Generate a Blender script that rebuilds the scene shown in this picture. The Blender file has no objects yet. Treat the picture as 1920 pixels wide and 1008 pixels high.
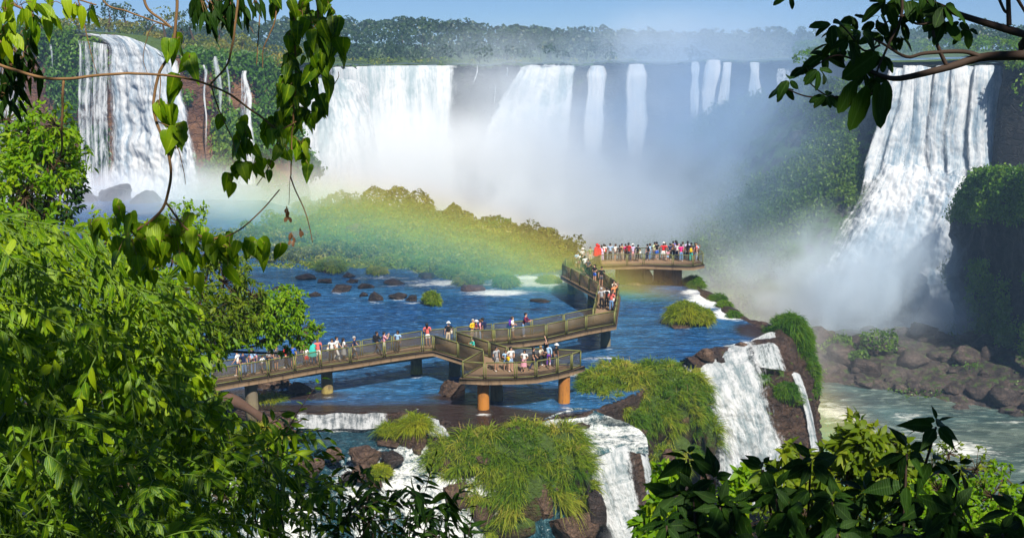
import bpy, bmesh, math, random
import numpy as np
from mathutils import Vector, Matrix
from mathutils.geometry import tessellate_polygon

S = bpy.context.scene
COL = S.collection
R = math.radians
rng = np.random.default_rng(11)
random.seed(5)

# ------------------------------------------------------------------ camera
CAMZ, F, PITCH = 24.0, 2059.0, R(11.8)
cam_d = bpy.data.cameras.new('camera')
cam_d.sensor_width = 36.0
cam_d.lens = 36.0 * F / 1920.0
cam_d.clip_start, cam_d.clip_end = 0.1, 9000.0
cam = bpy.data.objects.new('camera', cam_d)
cam.location = (0, 0, CAMZ)
cam.rotation_euler = (R(90) - PITCH, 0, 0)
COL.objects.link(cam)
S.camera = cam

# ------------------------------------------------------------------ world, sun, exposure
SUN_EL, SUN_AZ = R(49), R(160)          # azimuth clockwise from +Y: behind the camera, a little to the right
w = bpy.data.worlds.new('World')
S.world = w
w.use_nodes = True
wn = w.node_tree.nodes
sky = wn.new('ShaderNodeTexSky')
sky.sky_type = 'NISHITA'
sky.sun_disc = False
sky.sun_elevation = SUN_EL
sky.sun_rotation = SUN_AZ
sky.air_density = 0.5
sky.dust_density = 0.0
sky.ozone_density = 10.0
wn['Background'].inputs['Strength'].default_value = 0.066
w.node_tree.links.new(sky.outputs[0], wn['Background'].inputs['Color'])
w.cycles.sampling_method = 'MANUAL'
w.cycles.sample_map_resolution = 256

sun_d = bpy.data.lights.new('sun', 'SUN')
sun_d.energy = 5.0
sun_d.angle = R(0.53)
sun_d.color = (1.0, 0.94, 0.83)
sun = bpy.data.objects.new('sun', sun_d)
SUNV = Vector((math.sin(SUN_AZ) * math.cos(SUN_EL), math.cos(SUN_AZ) * math.cos(SUN_EL), math.sin(SUN_EL)))
sun.rotation_euler = SUNV.to_track_quat('Z', 'Y').to_euler()
sun.location = SUNV * 50 + Vector((0, 0, 60))
COL.objects.link(sun)

S.view_settings.view_transform = 'Standard'
S.view_settings.look = 'None'
S.view_settings.exposure = 0.5
S.view_settings.gamma = 1.0
S.render.engine = 'CYCLES'
cy = S.cycles
cy.max_bounces = 6
cy.diffuse_bounces = 3
cy.glossy_bounces = 2
cy.transmission_bounces = 4
cy.transparent_max_bounces = 24
cy.volume_bounces = 2
cy.volume_step_rate = 1.0
cy.volume_max_steps = 64
cy.caustics_reflective = False
cy.caustics_refractive = False
cy.sample_clamp_indirect = 6.0
cy.use_adaptive_sampling = True
cy.adaptive_threshold = 0.02
cy.use_denoising = True

# ------------------------------------------------------------------ helpers: placing
FW = np.array([0, math.cos(PITCH), -math.sin(PITCH)])
UP = np.array([0, math.sin(PITCH), math.cos(PITCH)])
RT = np.array([1.0, 0, 0])
CAM = np.array([0, 0, CAMZ])

def P(px, py, Y):
    """world point at depth Y on the sight line through photo pixel (px, py)"""
    d = FW + RT * ((px - 960.0) / F) - UP * ((py - 504.0) / F)
    return CAM + d * (Y / d[1])

def PZ(px, py, z=0.0):
    """world point at height z on that sight line"""
    d = FW + RT * ((px - 960.0) / F) - UP * ((py - 504.0) / F)
    return CAM + d * ((z - CAMZ) / d[2])

# ------------------------------------------------------------------ helpers: noise
def _h(x, y, z):
    n = (x.astype(np.int64) * 374761393 + y.astype(np.int64) * 668265263 + z.astype(np.int64) * 2147483647) & 0xffffffff
    n = ((n ^ (n >> 13)) * 1274126177) & 0xffffffff
    return ((n ^ (n >> 16)) & 0xffff) / 65535.0

def vnoise(p):
    p = np.asarray(p, float)
    i = np.floor(p)
    f = p - i
    f = f * f * (3 - 2 * f)
    x, y, z = i[..., 0], i[..., 1], i[..., 2]
    r = 0
    for a in (0, 1):
        for b in (0, 1):
            for c in (0, 1):
                wt = (f[..., 0] if a else 1 - f[..., 0]) * (f[..., 1] if b else 1 - f[..., 1]) * (f[..., 2] if c else 1 - f[..., 2])
                r = r + wt * _h(x + a, y + b, z + c)
    return r * 2 - 1

def fbm(p, octv=4, gain=0.5):
    p = np.asarray(p, float)
    s, a, t = 0, 1.0, 0
    for k in range(octv):
        s = s + a * vnoise(p * 2 ** k + 17.3 * k)
        t += a
        a *= gain
    return s / t

# ------------------------------------------------------------------ helpers: meshes
def mesh_obj(name, V, faces, mat, parent=None, uv=None, uv2=None, attrs=None, smooth=True, mats=None, midx=None):
    """faces: list of int arrays (M,k); one linked mesh object"""
    V = np.asarray(V, np.float32).reshape(-1, 3)
    me = bpy.data.meshes.new(name)
    me.vertices.add(len(V))
    me.vertices.foreach_set('co', V.ravel())
    faces = [np.asarray(f, np.int32) for f in faces if len(f)]
    loops = np.concatenate([f.ravel() for f in faces])
    tot = np.concatenate([np.full(len(f), f.shape[1], np.int32) for f in faces])
    start = np.concatenate([[0], np.cumsum(tot)[:-1]]).astype(np.int32)
    me.loops.add(len(loops))
    me.loops.foreach_set('vertex_index', loops)
    me.polygons.add(len(tot))
    me.polygons.foreach_set('loop_start', start)
    me.polygons.foreach_set('loop_total', tot)
    if smooth:
        me.polygons.foreach_set('use_smooth', np.ones(len(tot), bool))
    for m in (mats or [mat]):
        me.materials.append(m)
    if midx is not None:
        me.polygons.foreach_set('material_index', np.asarray(midx, np.int32))
    for nm, u in (('UVMap', uv), ('norm', uv2)):
        if u is not None:
            L = me.uv_layers.new(name=nm)
            L.data.foreach_set('uv', np.asarray(u, np.float32)[loops].ravel())
    for k, a in (attrs or {}).items():
        at = me.attributes.new(k, 'FLOAT', 'POINT')
        at.data.foreach_set('value', np.asarray(a, np.float32))
    me.update(calc_edges=True)
    me.validate()
    o = bpy.data.objects.new(name, me)
    COL.objects.link(o)
    if parent is not None:
        o.parent = parent
    return o

def tag(o, label=None, cat=None, group=None, kind=None):
    if label: o['label'] = label
    if cat: o['category'] = cat
    if group: o['group'] = group
    if kind: o['kind'] = kind
    return o

def empty(name, loc, label, cat, group=None):
    o = bpy.data.objects.new(name, None)
    o.empty_display_size = 0.3
    o.location = loc
    COL.objects.link(o)
    return tag(o, label, cat, group)

def grid_faces(nv, nu):
    a = np.arange(nv * nu).reshape(nv, nu)
    return np.stack([a[:-1, :-1], a[1:, :-1], a[1:, 1:], a[:-1, 1:]], -1).reshape(-1, 4)

def crom(pts, n):
    """Catmull-Rom through pts (k,...) resampled to n"""
    pts = np.asarray(pts, float)
    k = len(pts)
    ext = np.concatenate([[2 * pts[0] - pts[1]], pts, [2 * pts[-1] - pts[-2]]])
    t = np.linspace(0, k - 1, n)
    i = np.minimum(t.astype(int), k - 2)
    f = (t - i).reshape((-1,) + (1,) * (pts.ndim - 1))
    p0, p1, p2, p3 = ext[i], ext[i + 1], ext[i + 2], ext[i + 3]
    return 0.5 * (2 * p1 + (p2 - p0) * f + (2 * p0 - 5 * p1 + 4 * p2 - p3) * f ** 2 + (3 * p1 - p0 - 3 * p2 + p3) * f ** 3)

def patch(rows, nu, nv):
    """rows of world points (all the same count) -> dense (nv,nu,3)"""
    g = np.asarray(rows, float)
    g = crom(g, nv)
    return np.swapaxes(crom(np.swapaxes(g, 0, 1), nu), 0, 1)

def pix(rows):
    return [[P(*q) for q in r] for r in rows]

def normals(G):
    du = np.gradient(G, axis=1)
    dv = np.gradient(G, axis=0)
    n = np.cross(dv, du)
    return n / (np.linalg.norm(n, axis=-1, keepdims=True) + 1e-9)

def unit(v):
    v = np.asarray(v, float)
    return v / (np.linalg.norm(v, axis=-1, keepdims=True) + 1e-9)

def ico(sub):
    bm = bmesh.new()
    bmesh.ops.create_icosphere(bm, subdivisions=sub, radius=1)
    V = np.array([v.co[:] for v in bm.verts])
    Fc = np.array([[v.index for v in f.verts] for f in bm.faces])
    bm.free()
    return V, Fc
ICO = {k: ico(k) for k in (1, 2, 3, 4, 5)}

class MB:
    """collects pieces into one mesh"""
    def __init__(s):
        s.V, s.F, s.n, s.A, s.B = [], {}, 0, [], []
    def add(s, V, faces, a=None, b=None):
        V = np.asarray(V, float).reshape(-1, 3)
        for f in faces:
            f = np.asarray(f, int)
            if len(f):
                s.F.setdefault(f.shape[1], []).append(f + s.n)
        s.V.append(V)
        s.A.append(np.full(len(V), random.random()) if a is None else np.broadcast_to(np.asarray(a, float), (len(V),)))
        s.B.append(np.zeros(len(V)) if b is None else np.asarray(b, float))
        s.n += len(V)
        return s
    def box(s, c, half, rot=None):
        c = np.asarray(c, float)
        h = np.asarray(half, float)
        q = np.array([[x, y, z] for x in (-1, 1) for y in (-1, 1) for z in (-1, 1)], float) * h
        if rot is not None: q = q @ np.asarray(rot).T
        return s.add(q + c, [[[0, 1, 3, 2], [4, 6, 7, 5], [0, 4, 5, 1], [2, 3, 7, 6], [0, 2, 6, 4], [1, 5, 7, 3]]])
    def bar(s, a, b, wd, ht=None, upv=(0, 0, 1)):
        a, b = np.asarray(a, float), np.asarray(b, float)
        d = unit(b - a)
        sd = np.cross(d, upv)
        if np.linalg.norm(sd) < 1e-3: sd = np.cross(d, (0, 1, 0))
        sd = unit(sd)
        u = np.cross(sd, d)
        ht = wd if ht is None else ht
        return s.box((a + b) / 2, (np.linalg.norm(b - a) / 2, wd / 2, ht / 2), np.stack([d, sd, u], 1))
    def tube(s, pts, rad, k=6, a=None):
        pts = np.asarray(pts, float)
        n = len(pts)
        rad = np.broadcast_to(np.asarray(rad, float), (n,))
        t = unit(np.gradient(pts, axis=0))
        ref = np.array([0.31, 0.17, 0.93])
        x = unit(np.cross(t, ref))
        y = np.cross(t, x)
        an = np.linspace(0, 2 * math.pi, k, endpoint=False)
        ring = x[:, None] * np.cos(an)[None, :, None] + y[:, None] * np.sin(an)[None, :, None]
        V = (pts[:, None] + ring * rad[:, None, None]).reshape(-1, 3)
        i = np.arange(n * k).reshape(n, k)
        j = np.roll(i, -1, 1)
        q = np.stack([i[:-1], j[:-1], j[1:], i[1:]], -1).reshape(-1, 4)
        V = np.concatenate([V, pts[[0, -1]]])
        c0 = np.stack([np.full(k, n * k), j[0], i[0]], -1)
        c1 = np.stack([np.full(k, n * k + 1), i[-1], j[-1]], -1)
        return s.add(V, [q, np.concatenate([c0, c1])], a)
    def build(s, name, mat, parent=None, smooth=False, attr='rnd'):
        return mesh_obj(name, np.concatenate(s.V), [np.concatenate(v) for v in s.F.values()], mat, parent,
                        attrs={attr: np.concatenate(s.A), **({'rib': np.concatenate(s.B)} if any(q.any() for q in s.B) else {})}, smooth=smooth)

# ------------------------------------------------------------------ helpers: materials
class NT:
    def __init__(s, name):
        s.m = bpy.data.materials.new(name)
        s.m.use_nodes = True
        s.t = s.m.node_tree
        s.n = s.t.nodes
        for x in list(s.n):
            if x.type != 'OUTPUT_MATERIAL': s.n.remove(x)
        s.out = [x for x in s.n if x.type == 'OUTPUT_MATERIAL'][0]
    def set(s, sock, v):
        if hasattr(v, 'is_linked') or hasattr(v, 'node'):
            s.t.links.new(v, sock)
        elif v is not None:
            try: sock.default_value = v
            except Exception: sock.default_value = (*v, 1.0) if len(v) == 3 else v
    def node(s, typ, ins=None, **kw):
        x = s.n.new(typ)
        for k, v in kw.items(): setattr(x, k, v)
        for k, v in (ins or {}).items(): s.set(x.inputs[k], v)
        return x
    def math(s, op, a, b=None, c=None, clamp=False):
        x = s.node('ShaderNodeMath', operation=op, use_clamp=clamp)
        for i, v in enumerate((a, b, c)):
            if v is not None: s.set(x.inputs[i], v)
        return x.outputs[0]
    def noise(s, vec=None, scale=1.0, detail=4, rough=0.55, dist=0.0, dim='3D'):
        x = s.node('ShaderNodeTexNoise', noise_dimensions=dim)
        if vec is not None: s.set(x.inputs['Vector'], vec)
        s.set(x.inputs['Scale'], scale); s.set(x.inputs['Detail'], detail)
        s.set(x.inputs['Roughness'], rough); s.set(x.inputs['Distortion'], dist)
        return x.outputs[0]
    def ramp(s, fac, stops, interp='LINEAR'):
        x = s.node('ShaderNodeValToRGB')
        x.color_ramp.interpolation = interp
        e = x.color_ramp.elements
        while len(e) < len(stops): e.new(0.5)
        for el, (p, c) in zip(e, stops):
            el.position = p
            el.color = (c, c, c, 1) if np.isscalar(c) else (*c, 1)
        s.set(x.inputs[0], fac)
        return x.outputs[0]
    def mix(s, fac, a, b):
        x = s.node('ShaderNodeMix', data_type='RGBA')
        s.set(x.inputs[0], fac); s.set(x.inputs[6], a); s.set(x.inputs[7], b)
        return x.outputs[2]
    def mapping(s, vec, scale=(1, 1, 1), loc=(0, 0, 0), rot=(0, 0, 0)):
        x = s.node('ShaderNodeMapping')
        s.set(x.inputs[0], vec)
        x.inputs[1].default_value = loc; x.inputs[2].default_value = rot; x.inputs[3].default_value = scale
        return x.outputs[0]
    def pos(s): return s.node('ShaderNodeNewGeometry').outputs['Position']
    def nrm(s): return s.node('ShaderNodeNewGeometry').outputs['Normal']
    def obj(s): return s.node('ShaderNodeTexCoord').outputs['Object']
    def uv(s, layer='UVMap'):
        x = s.node('ShaderNodeUVMap'); x.uv_map = layer
        return x.outputs[0]
    def attr(s, nm):
        x = s.node('ShaderNodeAttribute'); x.attribute_name = nm
        return x.outputs['Fac']
    def sep(s, v):
        return s.node('ShaderNodeSeparateXYZ', {0: v}).outputs
    def mr(s, v, a, b, c=0.0, d=1.0, smooth=True):
        x = s.node('ShaderNodeMapRange', clamp=True)
        if smooth: x.interpolation_type = 'SMOOTHSTEP'
        for i, q in enumerate((v, a, b, c, d)): s.set(x.inputs[i], q)
        return x.outputs[0]
    def bump(s, h, strength=0.5, dist=0.1):
        return s.node('ShaderNodeBump', {'Height': h, 'Strength': strength, 'Distance': dist}).outputs[0]
    def principled(s, color, rough=0.8, spec=0.3, normal=None, **kw):
        b = s.node('ShaderNodeBsdfPrincipled')
        s.set(b.inputs['Base Color'], color); s.set(b.inputs['Roughness'], rough)
        s.set(b.inputs['Specular IOR Level'], spec)
        if normal is not None: s.set(b.inputs['Normal'], normal)
        for k, v in kw.items(): s.set(b.inputs[k.replace('_', ' ')], v)
        return b.outputs[0]
    def mixsh(s, fac, a, b):
        x = s.node('ShaderNodeMixShader')
        s.set(x.inputs[0], fac); s.set(x.inputs[1], a); s.set(x.inputs[2], b)
        return x.outputs[0]
    def done(s, surf=None, vol=None):
        if surf is not None: s.set(s.out.inputs['Surface'], surf)
        if vol is not None: s.set(s.out.inputs['Volume'], vol)
        return s.m

def m_plain(name, col, rough=0.7, spec=0.3, var=0.25, scale=3.0, metallic=0.0):
    t = NT(name)
    n = t.noise(t.obj(), scale, 4, 0.6)
    a = tuple(c * (1 - var) for c in col)
    b = tuple(min(1, c * (1 + var)) for c in col)
    return t.done(t.principled(t.mix(n, a, b), rough, spec, Metallic=metallic))

def m_leaf(name, c0, c1, c2, trans=0.45, rough=0.45, spec=0.4, veins=False):
    """leaf colours vary leaf by leaf (attribute rnd); light also comes through the blade"""
    t = NT(name)
    col = t.ramp(t.attr('rnd'), [(0.0, c0), (0.5, c1), (1.0, c2)])
    nb = None
    if veins:
        pp_ = t.pos()
        n1 = t.noise(pp_, 38, 5, 0.65)
        col = t.mix(t.mr(n1, 0.40, 0.68, 0.0, 0.28), col, tuple(min(1, c * 1.2) for c in c2))
        col = t.mix(t.mr(t.noise(pp_, 95, 4, 0.7), 0.62, 0.70, 0.0, 0.6), col, (0.10, 0.075, 0.015))
        rib = t.attr('rib')
        side = t.node('ShaderNodeTexWave', {'Vector': pp_, 'Scale': 40.0, 'Distortion': 3.0, 'Detail': 2.0}).outputs['Fac']
        col = t.mix(t.mr(rib, 0.84, 0.95, 0.0, 0.6), col, tuple(min(1, c * 1.25 + 0.01) for c in c2))
        nb = t.bump(t.math('ADD', t.math('MULTIPLY', side, 0.5), rib), 0.3, 0.004)
    p = t.principled(col, rough, spec, nb)
    hs = t.node('ShaderNodeHueSaturation', {'Hue': 0.480, 'Saturation': 1.1, 'Value': 1.6, 'Color': col})
    tr = t.node('ShaderNodeBsdfTranslucent', {'Color': hs.outputs[0]})
    return t.done(t.mixsh(trans, p, tr.outputs[0]))

def m_rock(name, dark, light, moss=None, mossamt=0.5, scale=0.5, wet=0.7, bump=0.6):
    t = NT(name)
    p = t.pos()
    n1 = t.noise(p, scale, 8, 0.65)
    n2 = t.noise(p, scale * 6, 8, 0.75)
    col = t.mix(t.mr(n1, 0.35, 0.65), dark, light)
    col = t.mix(t.mr(n2, 0.42, 0.6, 0.0, 0.6), col, tuple(c * 0.45 for c in dark))
    wp = t.node('ShaderNodeVectorMath', {0: p, 1: t.node('ShaderNodeVectorMath', {0: t.node('ShaderNodeTexNoise', {'Vector': p, 'Scale': scale * 2.5, 'Detail': 4.0}).outputs['Color'], 1: (1.6 / scale * 0.25,) * 3}, operation='MULTIPLY').outputs[0]}, operation='ADD').outputs[0]
    vor = t.node('ShaderNodeTexVoronoi', {'Vector': t.mapping(wp, (1, 1, 1.9)), 'Scale': scale * 2.4}, feature='DISTANCE_TO_EDGE').outputs['Distance']
    crack = t.mr(vor, 0.0, 0.07, 1.0, 0.0)
    strata = t.noise(t.mapping(p, (0.25, 0.25, 4.5)), scale * 1.6, 4, 0.6)
    col = t.mix(t.math('MULTIPLY', crack, 0.30), col, tuple(c * 0.25 for c in dark))
    col = t.mix(t.mr(strata, 0.40, 0.62, 0.0, 0.45), col, tuple(c * 0.6 for c in dark))
    if moss is not None:
        nz = t.sep(t.nrm())[2]
        f = t.math('ADD', t.math('MULTIPLY', nz, 0.35), t.noise(p, scale * 1.7, 6, 0.7))
        lo = 0.95 - 0.6 * mossamt
        mc = t.mix(t.noise(p, scale * 5, 5, 0.7), tuple(c * 0.5 for c in moss), tuple(c * 1.5 for c in moss))
        col = t.mix(t.mr(f, lo, lo + 0.12), col, mc)
    hh = t.math('ADD', t.math('ADD', n2, t.math('MULTIPLY', n1, 1.5)), t.math('ADD', t.math('MULTIPLY', crack, -0.35), t.math('MULTIPLY', strata, 0.8)))
    b = t.bump(hh, min(1.0, bump * 1.5), 0.12 / max(scale, 0.2))
    return t.done(t.principled(col, wet, 0.35, b))

# ================================================================== the setting
BASALT = m_rock('basalt', (0.045, 0.026, 0.018), (0.14, 0.078, 0.048), (0.07, 0.13, 0.015), 0.38, 0.42)
GORGE_ROCK = m_rock('gorge_rock', (0.035, 0.034, 0.033), (0.11, 0.095, 0.085), (0.06, 0.12, 0.025), 0.55, 0.14)
RED_CLIFF = m_rock('red_cliff', (0.13, 0.055, 0.03), (0.30, 0.15, 0.07), (0.06, 0.12, 0.02), 0.42, 0.16)
SHADE_CLIFF = m_rock('shade_cliff', (0.006, 0.007, 0.009), (0.018, 0.017, 0.018), (0.03, 0.07, 0.012), 0.25, 0.18)  # shade of the right-hand cliffs put into a near-black rock colour
EARTH = m_rock('earth', (0.05, 0.032, 0.018), (0.11, 0.075, 0.04), (0.05, 0.10, 0.015), 0.7, 0.5, 0.95)
TURF = m_rock('turf', (0.045, 0.075, 0.012), (0.11, 0.15, 0.025), (0.08, 0.14, 0.02), 0.75, 0.22, 0.95)

def struct(name, G, mat, disp=0.0, dscale=0.2, octv=5, kind='structure', label=None, flat=1.0):
    """a dense grid of world points as one ground or cliff surface, roughened along its normals"""
    G = np.array(G)
    if disp:
        q = G * dscale * np.array([1, 1, flat])
        ridg = fbm(q, octv, 0.55) + 0.6 * np.abs(fbm(q * 2.3 + 9, 3))
        G = G + normals(G) * (ridg * disp)[..., None]
    nv, nu = G.shape[:2]
    o = mesh_obj(name, G.reshape(-1, 3), [grid_faces(nv, nu)], mat)
    tag(o, label, None, None, kind)
    return o, G

# ---- hillside under the camera
gx, gy = np.meshgrid(np.linspace(-70, 70, 160), np.linspace(-25, 64, 130))
lef = np.clip((-gx - 0.24 * np.maximum(gy, 1)) / (0.1 * np.maximum(gy, 8)), 0, 1)
rgt = np.clip((gx - 0.30 * np.maximum(gy, 1)) / (0.1 * np.maximum(gy, 8)), 0, 1)
slope = 0.86 - 0.36 * lef - 0.24 * rgt
gz = np.where(gy > 0, 22.1 - slope * gy - 1.2 * np.clip(gy / 6, 0, 1), 22.1 + 0.25 * -gy)
gz = np.maximum(gz, -9 + 0.0 * gx)
gz = gz + 0.4 * fbm(np.stack([gx, gy, gz * 0], -1) * 0.3, 4) * np.clip(gy / 8, 0.2, 1)
struct('hillside', np.stack([gx, gy, gz], -1), EARTH)

# ---- lip of the upper plateau, left to right (photo pixel, depth)
LIP = [(-330, 52, 220), (-60, 56, 214), (60, 60, 209), (130, 64, 206), (200, 68, 203), (260, 78, 199), (310, 104, 195), (345, 104, 197),
       (420, 108, 200), (500, 118, 206), (540, 128, 216), (556, 131, 246), (600, 130, 286), (645, 127, 300), (700, 129, 312), (760, 125, 318), (815, 128, 322), (870, 126, 326), (915, 129, 328), (955, 123, 330), (1000, 126, 331),
       (1045, 122, 331), (1090, 125, 331), (1150, 120, 329), (1250, 123, 326), (1330, 117, 316), (1400, 120, 306), (1480, 117, 286), (1560, 118, 250), (1630, 120, 218), (1690, 121, 204),
       (1780, 119, 200), (1873, 117, 197), (1886, 113, 191), (1935, 108, 187), (2080, 96, 180), (2300, 80, 172)]
lip = np.array([P(*q) for q in LIP])
lipd = crom(lip, 260)
back = []
for dist, rise in ((-0.6, -0.15), (6, 0.0), (30, 0.4), (70, 1.0), (160, 1.2), (420, 1.0), (1400, 0.0)):
    q = lipd.copy()
    q[:, 1] += dist
    q[:, 0] += (q[:, 0] * dist / 400.0)
    zt = 16.5 if dist > 60 else None
    q[:, 2] += rise
    if dist > 60: q[:, 2] = q[:, 2] * 0.4 + 17.5 * 0.6
    back.append(q)
struct('plateau', crom(np.array(back), 40), TURF, 0.5, 0.08)

# upper river that feeds the falls: shallow sheets lying on the plateau
UPR = NT('upper_river_water')
un = UPR.noise(UPR.mapping(UPR.pos(), (0.15, 0.5, 1)), 1, 5, 0.6)
UPRIVER = UPR.done(UPR.principled(UPR.mix(UPR.mr(un, 0.5, 0.68), (0.05, 0.10, 0.12), (0.7, 0.75, 0.75)), 0.15, 0.5, UPR.bump(un, 0.4, 0.3)))
def upriver(i0, i1, depth):
    a = crom(lip[i0:i1], 60)
    rows = []
    for d in np.linspace(-0.3, depth, 10):
        q = a.copy(); q[:, 1] += d; q[:, 0] += q[:, 0] * d / 400; q[:, 2] += 0.75 + 0.004 * d
        rows.append(q)
    o = mesh_obj('upper_river', np.array(rows).reshape(-1, 3), [grid_faces(10, 60)], UPRIVER)
    tag(o, None, None, None, 'structure')
upriver(2, 5, 12)
upriver(11, 30, 14)
upriver(29, 33, 14)

# ---- cliff walls below the lip
def wall(name, i0, i1, zbot, mat, nu, nv, disp, dscale, lean=6.0, n_extra=0):
    a = crom(lip[i0:i1], nu)
    tx = unit(np.gradient(a, axis=0))
    out = np.stack([tx[:, 1], -tx[:, 0], 0 * tx[:, 0]], -1)         # towards the gorge
    rows = [a + np.array([0, 0.2, -0.1]) ]
    for f, o_ in ((0.04, -0.02), (0.3, 0.05), (0.55, 0.25), (0.7, 0.3), (0.86, 0.75), (1.0, 1.3)):
        q = a.copy(); q[:, 2] = a[:, 2] * (1 - f) + zbot * f
        rows.append(q + out * lean * o_)
    G = crom(np.array(rows), nv)
    return struct(name, G, mat, disp, dscale, 5, flat=0.55)
o, LEFTCLIFF = wall('left_cliff', 0, 11, -2.0, RED_CLIFF, 260, 70, 1.1, 0.14, 4.0)
o, FARCLIFF = wall('far_cliff', 10, 29, -25.0, GORGE_ROCK, 240, 60, 2.0, 0.07, 10.0)
o, RIGHTCLIFF = wall('right_cliff', 27, 37, -26.0, SHADE_CLIFF, 220, 70, 1.4, 0.12, 8.0)

# green slope in the middle of the gorge, between the far falls and the right-hand fall
G = patch(pix([[(1205, 300, 318), (1270, 250, 300), (1360, 200, 285), (1450, 170, 262), (1540, 150, 236), (1625, 170, 212), (1660, 200, 206)],
               [(1190, 400, 292), (1250, 380, 272), (1330, 345, 256), (1420, 300, 240), (1520, 270, 222), (1600, 300, 206), (1630, 330, 202)],
               [(1120, 450, 262), (1210, 440, 244), (1300, 420, 232), (1400, 400, 220), (1490, 400, 208), (1560, 430, 197), (1590, 440, 195)],
               [(1060, 505, 226), (1180, 510, 212), (1280, 520, 203), (1380, 530, 196), (1450, 545, 190), (1510, 565, 186), (1540, 570, 186)],
               [(1040, 580, 190), (1180, 590, 186), (1290, 600, 181), (1390, 610, 177), (1460, 618, 176), (1520, 625, 176), (1560, 625, 178)]]), 150, 110)
o, SLOPE = struct('gorge_slope', G, GORGE_ROCK, 2.2, 0.09)

# right-hand buttress, clad with hanging green
G = patch(pix([[(1828, 338, 178), (1832, 334, 172), (1855, 322, 166), (1895, 320, 160), (1950, 312, 150), (2040, 300, 138)],
               [(1802, 370, 177), (1806, 366, 171), (1846, 366, 164), (1892, 368, 157), (1950, 366, 148), (2040, 360, 137)],
               [(1790, 440, 177), (1794, 440, 171), (1842, 446, 164), (1892, 448, 157), (1950, 448, 148), (2040, 440, 137)],
               [(1786, 540, 177), (1792, 540, 171), (1842, 548, 163), (1892, 550, 156), (1950, 552, 147), (2040, 552, 136)],
               [(1796, 640, 178), (1802, 640, 171), (1846, 652, 162), (1894, 660, 154), (1950, 668, 146), (2040, 680, 135)]]), 140, 140)
o, BUTTRESS = struct('buttress', G, SHADE_CLIFF, 2.4, 0.13, 6)

# ---- water of the gorge floor
def m_river(name, deep, shallow, foamc, calm, sx, sy, bumps, shore=None):
    t = NT(name)
    p = t.pos()
    m1 = t.mapping(p, (sx, sy, 1))
    n1 = t.noise(m1, 1.0, 6, 0.62, 0.6)
    n2 = t.noise(t.mapping(p, (sx * 4.5, sy * 4.5, 1)), 1.0, 4, 0.6, 0.4)
    n3 = t.noise(t.mapping(p, (0.05, 0.09, 1)), 1.0, 3, 0.5)
    col = t.mix(t.mr(n3, 0.35, 0.65), deep, shallow)
    col = t.mix(t.mr(n1, 0.36, 0.60, 0.0, 0.75), col, tuple(c * 0.38 for c in deep))
    col = t.mix(t.mr(n2, 0.50, 0.70, 0.0, 0.7), col, tuple(min(1, c * 1.7 + 0.05) for c in shallow))
    if shore is not None:
        col = t.mix(t.mr(t.math('ADD', t.attr('bed'), t.math('MULTIPLY', t.math('SUBTRACT', n3, 0.5), 0.8)), 0.35, 0.75), col, shore)
    f = t.attr('foam')
    fo = t.math('ADD', t.math('ADD', t.math('MULTIPLY', n1, 0.75), t.math('MULTIPLY', n2, 0.4)), t.math('MULTIPLY', f, 0.55))
    n5 = t.noise(t.mapping(p, (sx * 12, sy * 16, 3)), 1.0, 4, 0.7, 0.5)
    fo = t.math('ADD', fo, t.math('MULTIPLY', t.math('SUBTRACT', n5, 0.5), 0.45))
    fo = t.mr(fo, calm, calm + 0.26)
    col = t.mix(fo, col, foamc)
    hb = t.math('ADD', t.math('MULTIPLY', n1, 1.6), t.math('MULTIPLY', n2, 0.6))
    rough = t.mr(fo, 0, 1, 0.12, 0.8)
    return t.done(t.principled(col, rough, 0.5, t.bump(hb, bumps, 0.35), IOR=1.33))

POOLW = m_river('gorge_water', (0.07, 0.13, 0.125), (0.13, 0.17, 0.14), (0.72, 0.73, 0.68), 0.86, 0.09, 0.22, 0.9)
RIVERW = m_river('river_water', (0.010, 0.075, 0.235), (0.03, 0.14, 0.31), (0.82, 0.85, 0.86), 0.855, 0.30, 0.85, 0.95, (0.035, 0.022, 0.018))
BROOKW = m_river('brook_water', (0.018, 0.075, 0.11), (0.035, 0.10, 0.12), (0.85, 0.87, 0.85), 0.96, 0.8, 1.3, 1.0, (0.05, 0.035, 0.02))

def foam_field(X, Y, spots, z=0.0):
    """foam where the photo shows white water: (px,py, half-width px, half-height px, strength)"""
    f = np.zeros(X.shape)
    for px, py, hw, hh, st in spots:
        c = PZ(px, py, z)
        rx = hw / F * math.hypot(c[1], c[2] - CAMZ)
        ry = abs(PZ(px, py - hh, z)[1] - PZ(px, py + hh, z)[1]) / 2
        d = ((X - c[0]) / rx) ** 2 + ((Y - c[1]) / ry) ** 2
        f = np.maximum(f, st * np.exp(-d * 1.1))
    return f

X, Y = np.meshgrid(np.linspace(-70, 190, 260), np.linspace(75, 345, 270))
pf = foam_field(X, Y, [(1560, 770, 90, 40, 0.75), (1700, 780, 60, 20, 0.8), (1800, 840, 120, 34, 0.85), (1880, 880, 90, 26, 0.6), (1640, 600, 160, 30, 1.0),
                       (1720, 810, 90, 16, 0.7), (1900, 790, 60, 10, 0.5)], -24)
Z = -24 + 0.12 * fbm(np.stack([X, Y, 0 * X], -1) * 0.3, 3)
tag(mesh_obj('gorge_river', np.stack([X, Y, Z], -1).reshape(-1, 3), [grid_faces(270, 260)], POOLW, attrs={'foam': pf.ravel(), 'bed': 0 * pf.ravel()}), kind='structure')

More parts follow.
